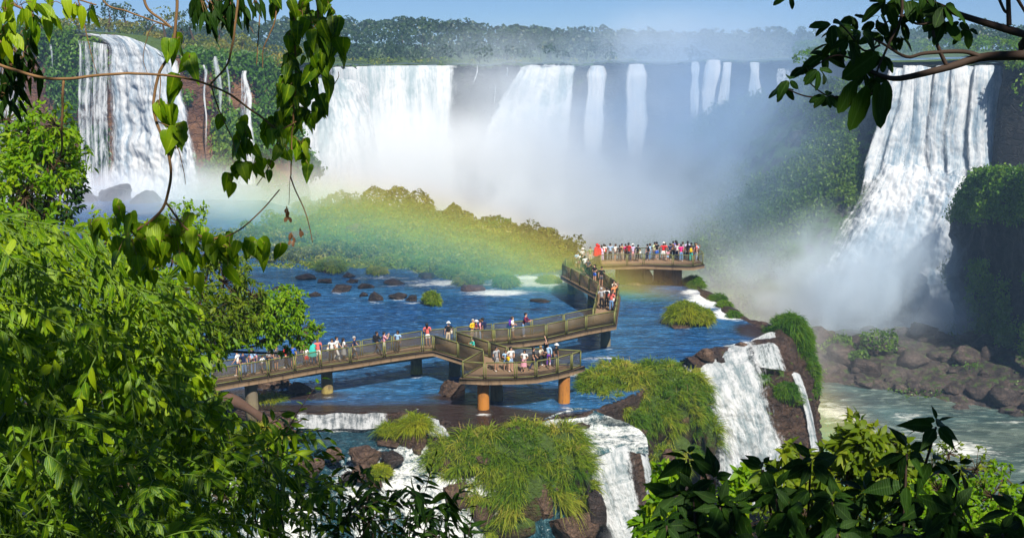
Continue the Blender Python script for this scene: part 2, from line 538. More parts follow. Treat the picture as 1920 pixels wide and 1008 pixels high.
# ---- the shelf the walkway stands in: water sheet and its rocky rim
RIMPX = [(1040, 499), (1100, 515), (1165, 529), (1230, 533), (1292, 535), (1335, 560), (1388, 597), (1432, 612), (1462, 632), (1440, 640), (1380, 648), (1330, 658),
         (1284, 672), (1240, 700), (1190, 740), (1112, 770), (1030, 785), (985, 800), (900, 803), (850, 797), (805, 776), (740, 772), (640, 772), (555, 773), (470, 765), (380, 750), (240, 720)]
rim = np.array([PZ(a, b, 0.0) for a, b in RIMPX])
water_poly = np.concatenate([[[-75, 168, 0], [-38, 166, 0], [-22, 145, 0], [-12, 135, 0], [-6, 127, 0], [0, 120, 0]], rim, [[-30, 76, 0], [-75, 80, 0]]])[:, :2]
def inside(px, py, poly):
    r = np.zeros(px.shape, bool)
    n = len(poly)
    for i in range(n):
        x1, y1 = poly[i]; x2, y2 = poly[(i + 1) % n]
        c = (y1 > py) != (y2 > py)
        with np.errstate(divide='ignore', invalid='ignore'):
            r ^= c & (px < (x2 - x1) * (py - y1) / (y2 - y1 + 1e-12) + x1)
    return r
xs, ys = np.arange(-76, 24, 0.3), np.concatenate([np.arange(64, 95, 0.3), np.arange(95, 177, 0.5)])
X, Y = np.meshgrid(xs, ys)
foam = foam_field(X, Y, [(1000, 528, 120, 15, 1.3), (930, 548, 110, 10, 1.0), (720, 520, 160, 8, 0.6), (640, 560, 120, 8, 0.35), (1060, 700, 90, 16, 0.6), (900, 690, 60, 10, 0.3), (1210, 520, 30, 6, 0.4), (750, 497, 60, 8, 1.3), (790, 508, 60, 5, 0.5), (850, 530, 120, 12, 0.95), (700, 530, 80, 6, 0.45), (560, 515, 90, 6, 0.35),
                         (820, 525, 60, 6, 0.6), (300, 545, 90, 14, 0.8), (340, 500, 60, 10, 0.7), (1000, 660, 60, 8, 0.6), (1130, 672, 60, 14, 0.6), (800, 735, 60, 5, 0.35),
                         (1100, 650, 50, 10, 0.5), (960, 770, 60, 8, 0.4), (1325, 563, 44, 18, 1.35), (1368, 590, 44, 14, 1.35), (1300, 548, 36, 9, 0.9), (1400, 640, 60, 10, 0.6),
                         (640, 765, 90, 4, 0.4), (1070, 762, 30, 6, 0.5), (500, 640, 200, 20, 0.12), (640, 600, 200, 10, 0.25), (760, 690, 60, 8, 0.35), (640, 550, 34, 5, 0.6), (703, 567, 30, 5, 0.6), (745, 563, 34, 5, 0.6), (772, 567, 28, 5, 0.6), (738, 536, 34, 4, 0.6), (808, 577, 30, 4, 0.5), (615, 744, 22, 5, 0.7), (782, 708, 20, 5, 0.6), (908, 776, 26, 5, 0.8), (1060, 764, 26, 5, 0.8), (1138, 656, 22, 5, 0.6), (1285, 616, 40, 4, 0.5), (930, 735, 40, 6, 0.55), (1075, 745, 30, 6, 0.5), (620, 745, 40, 5, 0.5), (1180, 600, 80, 10, 0.3)])
bed = np.clip((74.0 - Y) / 5.0, 0, 1) * np.clip((2.0 - X) / 4.0, 0, 1) + np.clip((70.2 - Y) / 2.2, 0, 1)
bed = np.maximum(bed, foam_field(X, Y, [(560, 742, 130, 14, 1.0), (1180, 540, 110, 14, 0.75), (1420, 622, 60, 22, 1.1), (1060, 570, 60, 6, 0.5), (850, 745, 80, 12, 0.9), (450, 740, 120, 20, 1.0), (1000, 580, 60, 5, 0.7)]))
Z = 0.035 * fbm(np.stack([X * 0.5, Y * 0.9, 0 * X], -1), 4)
fc = grid_faces(len(ys), len(xs))
cx = X.ravel()[fc].mean(1); cyy = Y.ravel()[fc].mean(1)
fc = fc[inside(cx, cyy, water_poly)]
tag(mesh_obj('river', np.stack([X, Y, Z], -1).reshape(-1, 3), [fc], RIVERW, attrs={'foam': foam.ravel(), 'bed': np.clip(bed * 0.85, 0, 1.0).ravel()}), kind='structure')

# rim of dark basalt all round the edge of the shelf, dropping into the gorge and to the lower brook
a = crom(rim[:13], 170)
tx = unit(np.gradient(a, axis=0)); out = np.stack([-tx[:, 1], tx[:, 0], 0 * tx[:, 0]], -1)
rows = [a - out * 0.9 + [0, 0, -0.25], a - out * 0.3 + [0, 0, 0.08], a + out * 0.4 + [0, 0, 0.16], a + out * 1.4 + [0, 0, -0.9], a + out * 2.4 + [0, 0, -5], a + out * 3.2 + [0, 0, -14], a + out * 4 + [0, 0, -26]]
RIMM = m_rock('wet_rim', (0.04, 0.025, 0.019), (0.12, 0.07, 0.048), (0.07, 0.12, 0.015), 0.08, 0.6, 0.45)
struct('shelf_rim', crom(np.array(rows), 50), RIMM, 0.35, 0.5)
a = crom(rim[13:], 200)
tx = unit(np.gradient(a, axis=0)); out = np.stack([-tx[:, 1], tx[:, 0], 0 * tx[:, 0]], -1)
rows = [a - out * 1.2 + [0, 0, -0.25], a - out * 0.3 + [0, 0, -0.02], a + out * 0.12 + [0, 0, -0.12], a + out * 0.3 + [0, 0, -1.0], a + out * 0.6 + [0, 0, -2.2], a + out * 2.0 + [0, 0, -6], a + out * 3 + [0, 0, -10]]
LEDGEM = m_rock('wet_ledge', (0.035, 0.022, 0.018), (0.11, 0.065, 0.045), None, 0, 0.6, 0.4)
struct('shelf_ledge', crom(np.array(rows), 40), LEDGEM, 0.12, 0.6)

# cliff face behind the right-hand cascade
G = patch(pix([[(1262, 684, 82.8), (1340, 668, 84.6), (1400, 656, 85.8), (1442, 630, 88.8), (1478, 642, 88.4), (1512, 668, 88.5), (1522, 690, 91)],
               [(1290, 712, 82.0), (1350, 704, 82.6), (1392, 694, 83.2), (1450, 696, 83.6), (1490, 700, 84.6), (1520, 735, 86.4), (1531, 760, 90)],
               [(1300, 760, 80.2), (1370, 752, 80.4), (1420, 740, 81.2), (1470, 758, 81.5), (1508, 770, 82.6), (1528, 795, 84.8), (1534, 810, 89)],
               [(1310, 850, 78.6), (1400, 850, 78.6), (1450, 830, 79.4), (1495, 835, 79.8), (1520, 840, 81), (1536, 850, 83.4), (1540, 860, 88)],
               [(1320, 985, 76.6), (1400, 985, 76.6), (1460, 985, 77), (1510, 985, 77.4), (1535, 985, 79), (1548, 985, 82), (1552, 985, 87)]]), 150, 110)
CASCROCK = m_rock('cascade_rock', (0.04, 0.024, 0.017), (0.125, 0.07, 0.043), (0.07, 0.13, 0.015), 0.22, 0.45, 0.55)
o, CASCLIFF = struct('cascade_cliff', G, CASCROCK, 0.6, 0.85, 6, flat=1.7)

# lower brook below the ledge: a sloping, broken sheet
rows = [[PZ(x, 797 + 0 * x, -0.95) for x in np.linspace(300, 1010, 8)],
        [PZ(x, 835, -1.0) for x in np.linspace(300, 1010, 8)],
        [PZ(x, 868, -1.35 - 0.4 * (x > 600)) for x in np.linspace(290, 1020, 8)],
        [PZ(x, 910, -2.5) for x in np.linspace(280, 1040, 8)],
        [PZ(x, 960, -4.0) for x in np.linspace(260, 1060, 8)],
        [PZ(x, 1030, -6.2) for x in np.linspace(240, 1090, 8)],
        [PZ(x, 1100, -8.0) for x in np.linspace(240, 1120, 8)]]
G = patch(rows, 260, 200)
UVW = np.zeros(G.shape[:2])
bf = np.zeros(G.shape[:2])
# foam in terms of the place: strong along the steep runs, calm in the little pool under the ledge
for (px, py, z, rx, ry, st) in [(640, 803, -0.95, 4.0, 0.9, 1.1), (840, 800, -0.95, 2.2, 2.0, 1.2), (780, 862, -1.5, 2.6, 2.4, 1.1), (700, 900, -2.4, 3.4, 2.6, 1.2), (860, 985, -5, 2.6, 2.6, 1.3),
                              (560, 915, -2.4, 3.0, 1.4, 1.0), (640, 880, -1.7, 1.4, 1.0, 1.0), (920, 1000, -5.5, 3, 2, 1.2), (420, 850, -1.1, 2.0, 1.2, 1.0), (430, 900, -2.2, 3.0, 2.5, 0.9), (720, 830, -1, 1.2, 0.5, 0.5), (500, 970, -4, 4, 2, 1.0), (790, 930, -3, 2, 2, 1.2)]:
    c = PZ(px, py, z)
    bf = np.maximum(bf, st * np.exp(-((G[..., 0] - c[0]) / rx) ** 2 - ((G[..., 1] - c[1]) / ry) ** 2))
G[..., 2] += (0.10 + 0.25 * np.clip(bf, 0, 1)) * fbm(G * np.array([0.9, 1.3, 0.3]), 5)
tag(mesh_obj('lower_brook', G.reshape(-1, 3), [grid_faces(200, 260)], BROOKW, attrs={'foam': np.clip(bf, 0, 1).ravel(), 'bed': 0 * bf.ravel()}), kind='structure')

# rapids beside the platform piers, running to the near fall
rows = [[PZ(x, y, 0.06) for x, y in ((985, 800), (1020, 784), (1050, 772), (1085, 764), (1112, 768))],
        [PZ(x, y, -0.25) for x, y in ((995, 806), (1040, 794), (1080, 786), (1118, 782), (1150, 784))],
        [PZ(x, y, -1.0) for x, y in ((1010, 822), (1060, 810), (1100, 803), (1150, 798), (1190, 800))],
        [PZ(x, y, -1.25) for x, y in ((1040, 838), (1085, 830), (1120, 822), (1165, 815), (1210, 815))],
        [PZ(x, y, -1.40) for x, y in ((1070, 854), (1090, 848), (1125, 838), (1175, 832), (1215, 836))],
        [PZ(x, y, -1.75) for x, y in ((1072, 866), (1092, 861), (1126, 852), (1176, 846), (1216, 850))]]
G = patch(rows, 110, 90)
v = np.linspace(0, 1, 90)[:, None] + 0 * G[..., 0]
bf = np.exp(-((v - 0.35) / 0.28) ** 2) * 0.6 + 0.62 + 0.3 * np.clip((v - 0.5) * 4, 0, 1)
G[..., 2] += 0.16 * bf * fbm(G * np.array([1.3, 1.5, 0.2]), 5)
tag(mesh_obj('rapids', G.reshape(-1, 3), [grid_faces(90, 110)], BROOKW, attrs={'foam': np.clip(bf, 0, 1).ravel(), 'bed': 0 * bf.ravel()}), kind='structure')

# ---- waterfalls
def m_fall(name, thr, soft, su=1.0, sv=0.10, blue=(0.30, 0.40, 0.50), white=(0.76, 0.78, 0.80), edge=0.12, fade=0.02):
    t = NT(name)
    u = t.uv()
    n1 = t.noise(t.mapping(u, (su, sv, 1)), 1.0, 6, 0.6, 0.25)
    n2 = t.noise(t.mapping(u, (su * 4.3, sv * 4.0, 1)), 1.0, 5, 0.65, 0.3)
    n4 = t.noise(t.mapping(u, (su * 0.55, sv * 4.5, 1)), 1.0, 7, 0.72, 1.2)
    n6 = t.noise(t.mapping(u, (su * 0.22, sv * 0.8, 1)), 1.0, 3, 0.6, 0.5)
    n7 = t.noise(t.mapping(u, (su * 9, sv * 22, 1)), 1.0, 4, 0.7, 0.6)
    h = t.math('ADD', t.math('ADD', t.math('MULTIPLY', n1, 0.34), t.math('MULTIPLY', n2, 0.16)), t.math('ADD', t.math('MULTIPLY', n4, 0.24), t.math('ADD', t.math('MULTIPLY', n6, 0.14), t.math('MULTIPLY', n7, 0.12))))
    col = t.mix(t.mr(h, 0.42, 0.56), blue, white)
    nx = t.sep(t.uv('norm'))
    e = t.math('MINIMUM', nx[0], t.math('SUBTRACT', 1.0, nx[0]))
    e = t.math('MULTIPLY', t.mr(e, 0, edge, 0, 1, False), 0.42)
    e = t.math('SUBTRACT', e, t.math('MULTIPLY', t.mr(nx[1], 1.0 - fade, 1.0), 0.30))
    a = t.mr(t.math('ADD', t.math('SUBTRACT', h, 0.42), e), thr, thr + soft)
    d = t.node('ShaderNodeBsdfDiffuse', {'Color': col, 'Normal': t.bump(h, 0.9, 0.6)}).outputs[0]
    tr = t.node('ShaderNodeBsdfTranslucent', {'Color': col}).outputs[0]
    return t.done(t.mixsh(a, t.node('ShaderNodeBsdfTransparent').outputs[0], t.mixsh(0.25, d, tr)))

FALL_FULL = m_fall('falling_water', 0.225, 0.18, 0.6, 0.05, edge=0.22)
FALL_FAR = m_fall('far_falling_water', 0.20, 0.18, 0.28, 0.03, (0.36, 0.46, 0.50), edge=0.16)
FALL_THIN = m_fall('thin_falling_water', 0.35, 0.2, 1.3, 0.05, edge=0.45, fade=0.7)
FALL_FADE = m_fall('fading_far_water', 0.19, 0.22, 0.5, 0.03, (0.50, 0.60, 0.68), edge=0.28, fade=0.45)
FALL_VEIL = m_fall('veil_falling_water', 0.425, 0.13, 1.1, 0.05, edge=0.15)
FALL_NEAR = m_fall('near_falling_water', 0.235, 0.15, 1.5, 0.26, (0.26, 0.33, 0.36), edge=0.27)
FALL_LEDGE = m_fall('ledge_falling_water', 0.30, 0.16, 3.2, 0.6, (0.16, 0.19, 0.21), edge=0.14)
FALL_LACE = m_fall('laced_falling_water', 0.385, 0.12, 2.6, 0.35, (0.4, 0.48, 0.5), edge=0.25)

def fall(rows, label, mat, nu=120, nv=110, ridge=0.35, fu=0.5, fv=0.06, group=None, rough=0.0, rs=0.35):
    G = patch(rows, nu, nv)
    du = np.linalg.norm(np.diff(G, axis=1), axis=-1); dv = np.linalg.norm(np.diff(G, axis=0), axis=-1)
    U = np.concatenate([np.zeros((nv, 1)), np.cumsum(du, 1)], 1)
    U = np.broadcast_to(U.mean(0, keepdims=True), U.shape) + random.random() * 60      # strands keep to their column
    Vv = np.concatenate([np.zeros((1, nu)), np.cumsum(dv, 0)], 0) + random.random() * 60
    q = np.stack([U * fu, Vv * fv, 0 * U], -1)
    amp = np.linspace(0.25, 1.3, nv)[:, None]
    d = ridge * amp * fbm(q, 4) + rough * amp * (fbm(G * rs, 4) + 0.7 * np.abs(fbm(G * rs * 2.1 + 5, 4)))
    G = G - normals(G) * d[..., None] * -1
    un = np.stack(np.meshgrid(np.linspace(0, 1, nu), np.linspace(0, 1, nv)), -1)
    o = mesh_obj('waterfall', G.reshape(-1, 3), [grid_faces(nv, nu)], mat, uv=np.stack([U, Vv], -1).reshape(-1, 2), uv2=un.reshape(-1, 2))
    return tag(o, label, 'waterfall', group)

WG = 'waterfalls round the gorge'
# big fall on the left
fall(pix([[(118, 62, 206), (180, 65, 203.5), (235, 69, 200), (285, 88, 196.5), (320, 108, 194), (345, 120, 194)],
          [(190, 84, 201.5), (215, 84, 200.5), (255, 92, 197.5), (300, 112, 194.5), (330, 145, 192.5), (352, 165, 193)],
          [(196, 140, 199.5), (220, 140, 198), (265, 150, 195), (305, 175, 192), (340, 210, 190), (362, 225, 191)],
          [(196, 230, 197), (226, 230, 196), (270, 240, 193), (320, 260, 190), (352, 280, 188), (376, 290, 188)],
          [(185, 320, 195), (225, 325, 193), (275, 335, 190), (325, 345, 187), (362, 350, 185), (388, 352, 185)],
          [(175, 368, 193), (220, 375, 191), (275, 382, 187), (330, 388, 184), (372, 390, 182), (400, 390, 182)]]),
     'broad white waterfall pouring over the mossy left cliff behind the hanging vines', FALL_FULL, 170, 150, 0.9, 0.4, 0.05, WG, 1.1)
fall(pix([[(136, 76, 203.5), (160, 77, 202), (190, 82, 201), (206, 84, 200.5)], [(140, 105, 201.5), (162, 105, 201), (188, 108, 200), (210, 108, 199.5)],
          [(138, 230, 199), (160, 230, 198.5), (185, 232, 198), (212, 232, 197)], [(150, 365, 196), (165, 366, 195), (190, 370, 194), (215, 372, 193)]]),
     'streaky veil of water over green moss at the left edge of the broad left fall', FALL_VEIL, 70, 110, 0.2, 0.8, 0.05, WG)
fall(pix([[(-60, 66, 213), (-20, 66, 211.5), (20, 72, 210), (56, 78, 208)], [(-55, 140, 211), (-18, 140, 209), (25, 140, 208), (60, 140, 206)], [(-55, 250, 208), (-18, 250, 207), (28, 250, 206), (64, 250, 204.5)], [(-55, 375, 206), (-15, 375, 205), (30, 375, 204), (70, 375, 203)]]),
     'pale curtain of water at the far left, half hidden behind the leafy tree', FALL_VEIL, 80, 90, 0.3, 0.6, 0.05, WG)
fall(pix([[(88, 82, 206), (95, 82, 205.6), (101, 84, 205.2)], [(92, 120, 204.5), (98, 120, 204), (103, 122, 204)], [(93, 200, 203.5), (99, 200, 203), (105, 200, 203)]]),
     'thin single thread of water on the brown rock left of the broad left fall', FALL_THIN, 24, 70, 0.1, 1, 0.05, WG)
for k, (xa, xb, yt, xc, xd, yb, Yd, lab, m) in enumerate([
        (376, 388, 122, 382, 400, 372, 193, 'leftmost of the narrow falls on the green cliff, beside the red rock', FALL_THIN),
        (396, 412, 106, 404, 438, 360, 192.5, 'longest narrow fall on the green cliff, widening as it drops', FALL_THIN),
        (422, 432, 112, 428, 446, 300, 193.5, 'slender fall between two wider ones on the green cliff', FALL_THIN),
        (453, 464, 133, 444, 484, 350, 193, 'fan shaped fall on the green cliff, starting low under a mossy overhang', FALL_VEIL),
        (522, 532, 140, 514, 548, 330, 202, 'narrow fall at the right end of the green cliff, behind hanging leaves', FALL_THIN)]):
    rows = [[(xa, yt, Yd + 2), ((xa + xb) / 2, yt, Yd + 1.8), (xb, yt, Yd + 2)]]
    for t in (0.06, 0.22, 0.4, 0.6, 0.8, 1.0):
        a_, b_ = xa + (xc - xa) * t ** 0.7, xb + (xd - xb) * t ** 0.7
        wb = random.uniform(-3, 3) * (t < 1)
        y_, Y_ = yt + (yb - yt) * t, Yd - 8 * t + random.uniform(-0.4, 0.4)
        g_ = random.uniform(-2.0, 3.5)
        rows.append([(a_ + wb - g_, y_, Y_), ((a_ + b_) / 2 + wb, y_, Y_ - 0.5), (b_ + wb + g_, y_, Y_)])
    fall(pix(rows), lab, m, 30, 90, 0.12, 1, 0.05, WG)

# far curtain
fall(pix([[(552, 150, 246), (580, 146, 256), (620, 146, 268), (655, 150, 276), (690, 160, 284)],
          [(548, 165, 244), (580, 162, 252), (622, 162, 263), (658, 166, 270), (694, 178, 280)],
          [(545, 230, 238), (585, 232, 244), (635, 232, 252), (675, 236, 259), (712, 244, 270)],
          [(540, 320, 230), (590, 325, 235), (645, 330, 242), (690, 335, 249), (728, 340, 262)],
          [(535, 420, 222), (595, 430, 226), (655, 435, 232), (700, 440, 240), (740, 440, 254)]]),
     'smooth greenish shoulder of water at the left of the far curtain of falls', FALL_FAR, 130, 110, 1.2, 0.12, 0.03, WG, 1.0)
fall(pix([[(600, 129, 287), (660, 128, 304), (720, 127, 315), (790, 126, 321), (872, 126, 326)],
          [(602, 136, 283), (660, 135, 300), (722, 134, 311), (791, 133, 317), (872, 133, 322)],
          [(610, 240, 276), (668, 240, 293), (726, 240, 304), (793, 240, 310), (870, 240, 315)],
          [(610, 420, 262), (668, 425, 278), (726, 428, 290), (793, 430, 296), (868, 430, 302)]]),
     'widest far curtain of white water, left of the grey rock gap', FALL_FAR, 200, 90, 0.9, 0.16, 0.02, WG)
fall(pix([[(968, 125, 330), (1000, 123, 330), (1045, 123, 331), (1088, 124, 331)],
          [(966, 133, 326), (1000, 131, 326), (1046, 131, 327), (1090, 132, 327)],
          [(936, 180, 320), (985, 168, 321), (1044, 180, 322), (1080, 180, 323)],
          [(905, 235, 311), (970, 235, 312), (1038, 240, 315), (1072, 245, 318)],
          [(880, 320, 300), (955, 330, 300), (1030, 335, 304), (1066, 340, 308)],
          [(860, 430, 288), (945, 430, 288), (1025, 430, 292), (1062, 430, 297)]]),
     'far fall that steps out to the left, right of the grey rock gap', FALL_FAR, 120, 110, 1.2, 0.14, 0.03, WG, 1.2)
for (xa, xb, yt, xc, xd, yb, Yd, lab, m) in [
        (892, 898, 124, 876, 884, 205, 322, 'short thread of water in the grey rock gap of the far falls', FALL_THIN),
        (926, 932, 162, 916, 930, 240, 318, 'low thread of water beside the stepped far fall', FALL_THIN),
        (947, 955, 127, 946, 956, 170, 326, 'small spout at the top of the grey rock gap', FALL_THIN),
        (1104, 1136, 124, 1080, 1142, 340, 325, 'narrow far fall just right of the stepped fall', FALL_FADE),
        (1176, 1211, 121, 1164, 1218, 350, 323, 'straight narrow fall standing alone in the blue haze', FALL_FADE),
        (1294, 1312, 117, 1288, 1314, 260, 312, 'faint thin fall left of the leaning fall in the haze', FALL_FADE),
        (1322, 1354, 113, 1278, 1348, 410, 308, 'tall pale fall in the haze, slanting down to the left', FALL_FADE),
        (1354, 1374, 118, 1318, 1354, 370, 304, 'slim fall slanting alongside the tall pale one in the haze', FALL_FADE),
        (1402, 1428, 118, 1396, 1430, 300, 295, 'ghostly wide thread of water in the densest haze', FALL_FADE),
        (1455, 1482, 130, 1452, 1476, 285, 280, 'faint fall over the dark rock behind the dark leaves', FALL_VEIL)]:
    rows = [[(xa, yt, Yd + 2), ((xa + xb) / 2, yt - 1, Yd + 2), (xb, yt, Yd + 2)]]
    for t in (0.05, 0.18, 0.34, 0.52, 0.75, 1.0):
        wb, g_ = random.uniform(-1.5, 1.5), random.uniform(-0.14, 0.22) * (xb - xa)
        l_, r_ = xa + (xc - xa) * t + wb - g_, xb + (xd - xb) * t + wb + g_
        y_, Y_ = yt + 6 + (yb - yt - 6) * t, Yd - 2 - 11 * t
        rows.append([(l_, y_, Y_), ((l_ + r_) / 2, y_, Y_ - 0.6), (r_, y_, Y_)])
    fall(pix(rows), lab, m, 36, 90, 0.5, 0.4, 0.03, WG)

# great two-step fall on the right: a broad foaming fan below, five strands above
FALL_FAN = m_fall('fanning_water', 0.225, 0.20, 0.45, 0.06, (0.24, 0.34, 0.44), (0.74, 0.76, 0.79), edge=0.34, fade=0.2)
FALL_STRAND = m_fall('strand_water', 0.21, 0.17, 0.7, 0.06, (0.28, 0.38, 0.47), edge=0.22, fade=0.25)
fan = fall(pix([[(1640, 280, 201.0), (1680, 280, 200.4), (1735, 280, 199.8), (1795, 282, 198), (1858, 284, 195.6)],
          [(1610, 330, 195.8), (1668, 326, 195.0), (1732, 330, 194.2), (1798, 326, 192.4), (1852, 334, 190.8)],
          [(1540, 400, 191.2), (1632, 398, 190), (1715, 396, 189), (1785, 394, 187.8), (1836, 390, 188)],
          [(1460, 500, 186.4), (1580, 504, 184.6), (1690, 508, 183.2), (1765, 510, 182.8), (1818, 508, 184.2)],
          [(1385, 622, 181.8), (1540, 622, 180), (1670, 624, 178.6), (1755, 624, 178.6), (1824, 622, 180.2)]]),
     'great stepped fall on the right, its strands merging into a broad white fan', FALL_FAN, 190, 150, 1.1, 0.35, 0.05, WG, 2.2)
for (xa, xb, xc, xd, Ya) in [(1668, 1712, 1606, 1672, 202.2), (1694, 1734, 1645, 1720, 201.2), (1712, 1750, 1688, 1760, 200.8), (1753, 1800, 1728, 1794, 199.6), (1780, 1842, 1762, 1836, 198.2), (1822, 1884, 1806, 1872, 196.4)]:
    rows = []
    for t, dy in ((0, 3.6), (0.05, -0.2), (0.3, -1.8), (0.6, -2.8), (0.85, -4.0), (1.12, -7.0)):
        wb = random.uniform(-5, 5) * (0.1 < t < 0.95)
        yt_ = 121 if xa > 1690 else 127
        l_, r_ = xa + (xc - xa) * t + wb, xb + (xd - xb) * t + wb
        rows.append([(l_ - 3, yt_ + 212 * t, Ya + dy + 0.2), (l_ * 0.66 + r_ * 0.34, yt_ + 216 * t - 1, Ya + dy - 0.5), (l_ * 0.34 + r_ * 0.66, yt_ + 216 * t - 1, Ya + dy - 0.5), (r_ + 3, yt_ + 212 * t, Ya + dy + 0.2)])
    o = fall(pix(rows), None, FALL_STRAND, 50, 110, 0.55, 0.6, 0.06, None, 0.5)
    o.name = 'strand'
    o.parent = fan
    del_ = [k for k in ('category', 'label') if k in o.keys()]
    for k in del_: del o[k]

# cascade at the right edge of the walkway shelf
fall(pix([[(1250, 670, 83.1), (1304, 657, 84.0), (1362, 647, 84.8), (1440, 634, 85.8)],
          [(1266, 690, 81.1), (1318, 681, 81.5), (1372, 673, 82.0), (1446, 664, 82.5)],
          [(1288, 738, 79.1), (1344, 735, 79.1), (1398, 730, 79.3), (1456, 728, 79.9)],
          [(1312, 800, 77.8), (1364, 796, 77.6), (1418, 794, 77.7), (1474, 794, 78.3)],
          [(1324, 870, 76.4), (1380, 870, 76.2), (1438, 870, 76.2), (1494, 870, 77.1)],
          [(1328, 950, 74.8), (1390, 950, 74.6), (1446, 950, 74.6), (1504, 950, 75.7)]]),
     'foaming white cascade tumbling off the right edge of the walkway shelf', FALL_NEAR, 200, 220, 0.30, 0.9, 0.25, WG, 0.42, 1.0)
fall(pix([[(1390, 646, 85.0), (1420, 632, 86.6), (1446, 622, 87.8), (1468, 630, 88)],
          [(1396, 664, 82.9), (1424, 658, 83.5), (1452, 658, 84.1), (1478, 668, 85.2)],
          [(1406, 688, 81.7), (1436, 690, 81.9), (1464, 694, 82.3), (1490, 702, 83.2)]]),
     'lacy thin water spreading over brown rock above the foaming cascade', FALL_LACE, 90, 70, 0.1, 0.9, 0.3, WG)
fall(pix([[(1480, 698, 84.2), (1492, 698, 84.2), (1504, 704, 84.6)], [(1492, 730, 82.4), (1504, 730, 82.4), (1514, 734, 83)],
          [(1506, 770, 81.6), (1516, 770, 81.8), (1525, 774, 82.8)], [(1516, 830, 80.4), (1528, 830, 80.6), (1538, 834, 81.6)], [(1520, 870, 79.4), (1534, 870, 79.6), (1546, 870, 80.6)]]),
     'slim chute of water on the outer side of the mossy cascade rock', FALL_NEAR, 40, 90, 0.12, 0.9, 0.25, WG)
# near fall
fall(pix([[(1080, 853, 66.4), (1112, 843, 66.7), (1150, 836, 66.9), (1192, 831, 67.1)],
          [(1082, 862, 65.6), (1114, 852, 65.9), (1152, 845, 66.1), (1194, 838, 66.4)],
          [(1094, 905, 64.7), (1122, 900, 64.9), (1160, 892, 65), (1202, 880, 65.4)],
          [(1120, 970, 63.9), (1144, 965, 64), (1178, 960, 64), (1210, 950, 64.5)],
          [(1146, 1020, 63.2), (1165, 1018, 63.2), (1190, 1018, 63.2), (1216, 1016, 63.8)],
          [(1150, 1080, 62.4), (1170, 1080, 62.3), (1196, 1080, 62.3), (1220, 1080, 62.8)]]),
     'white fall in front, dropping between the two grassy mounds', FALL_NEAR, 190, 190, 0.16, 1.2, 0.25, WG, 0.2, 1.4)
fall(pix([[(1190, 832, 67.1), (1203, 834, 67.2), (1216, 840, 67.4)], [(1198, 860, 65.6), (1212, 866, 65.8), (1226, 880, 66.2)], [(1206, 920, 64.6), (1222, 930, 64.8), (1238, 940, 65.2)], [(1212, 1010, 63.4), (1230, 1010, 63.6), (1248, 1010, 64)]]),
     'mossy trickle along the right side of the front fall', FALL_LACE, 40, 100, 0.06, 1, 0.25, WG)
# low ledge fall
fall(pix([[(536, 773, 69.3), (570, 769, 69.4), (605, 772, 69.3), (640, 768, 69.5), (675, 772, 69.3), (705, 769, 69.4), (740, 774, 69.2)], [(536, 777, 68.75), (570, 773, 68.85), (605, 776, 68.75), (640, 772, 68.95), (675, 776, 68.75), (705, 773, 68.85), (740, 778, 68.65)],
          [(535, 789, 68.05), (570, 788, 68.2), (605, 789, 68.0), (640, 787, 68.2), (675, 789, 68), (705, 787, 68.15), (741, 790, 68)], [(534, 804, 67.6), (570, 803, 67.8), (605, 805, 67.5), (640, 803, 67.8), (675, 805, 67.5), (705, 803, 67.7), (742, 804, 67.6)]]),
     'low straight curtain of water over the brown ledge below the walkway', FALL_LEDGE, 160, 30, 0.06, 1.5, 0.3, WG)
fall(pix([[(738, 770, 69.2), (790, 768, 69.4), (850, 796, 67.2), (880, 800, 66.9)], [(738, 780, 68.7), (792, 785, 68.2), (838, 806, 66.6), (872, 808, 66.4)], [(735, 803, 68), (790, 815, 67.2), (825, 826, 66.2), (862, 824, 65.9)],
          [(735, 812, 67.6), (780, 834, 66.4), (812, 850, 65.2), (845, 850, 65)]]),
     'churning white chute spilling past the grass topped rock', FALL_NEAR, 150, 120, 0.22, 1.0, 0.6, WG, 0.35, 1.3)

# ================================================================== walkway
DZ = 2.3
RAIL = 1.15
def rp(px, py): return PZ(px, py, DZ + RAIL)
FRONT = [(395, 691), (502, 674), (600, 657), (656, 650), (720, 640), (792, 630), (813, 628), (907, 655), (866, 677), (909, 679), (967, 678), (1005, 676), (1045, 669), (1072, 662), (1090, 656),
         (951, 650), (854, 621), (926, 617), (955, 615), (1024, 607), (1099, 591), (1153, 582), (1161, 531), (1113, 499), (1104, 488), (1126, 477), (1176, 476), (1207, 475), (1262, 477), (1300, 478), (1319, 474)]
BACK = [(395, 679), (502, 663), (600, 648), (677, 637), (792, 619), (853, 613), (924, 606), (997, 599), (1057, 588), (1113, 577), (1123, 530), (1054, 494), (1062, 484), (1085, 474), (1130, 467), (1200, 464), (1270, 464), (1310, 467), (1319, 474)]
front = np.array([rp(*q) for q in FRONT])
backc = np.array([rp(*q) for q in BACK])
poly = np.concatenate([front[:, :2], backc[::-1][1:, :2]])
def offset(poly, d):
    a = np.roll(poly, 1, 0); b = np.roll(poly, -1, 0)
    area = np.sum(poly[:, 0] * b[:, 1] - b[:, 0] * poly[:, 1])
    sg = 1 if area > 0 else -1
    e1 = unit(poly - a); e2 = unit(b - poly)
    n1 = np.stack([e1[:, 1], -e1[:, 0]], 1) * sg; n2 = np.stack([e2[:, 1], -e2[:, 0]], 1) * sg
    m = unit(n1 + n2)
    c = np.clip(np.sum(m * n1, 1), 0.45, 1)
    return poly + m * (d / c)[:, None]
deck_poly = offset(poly, 0.14)

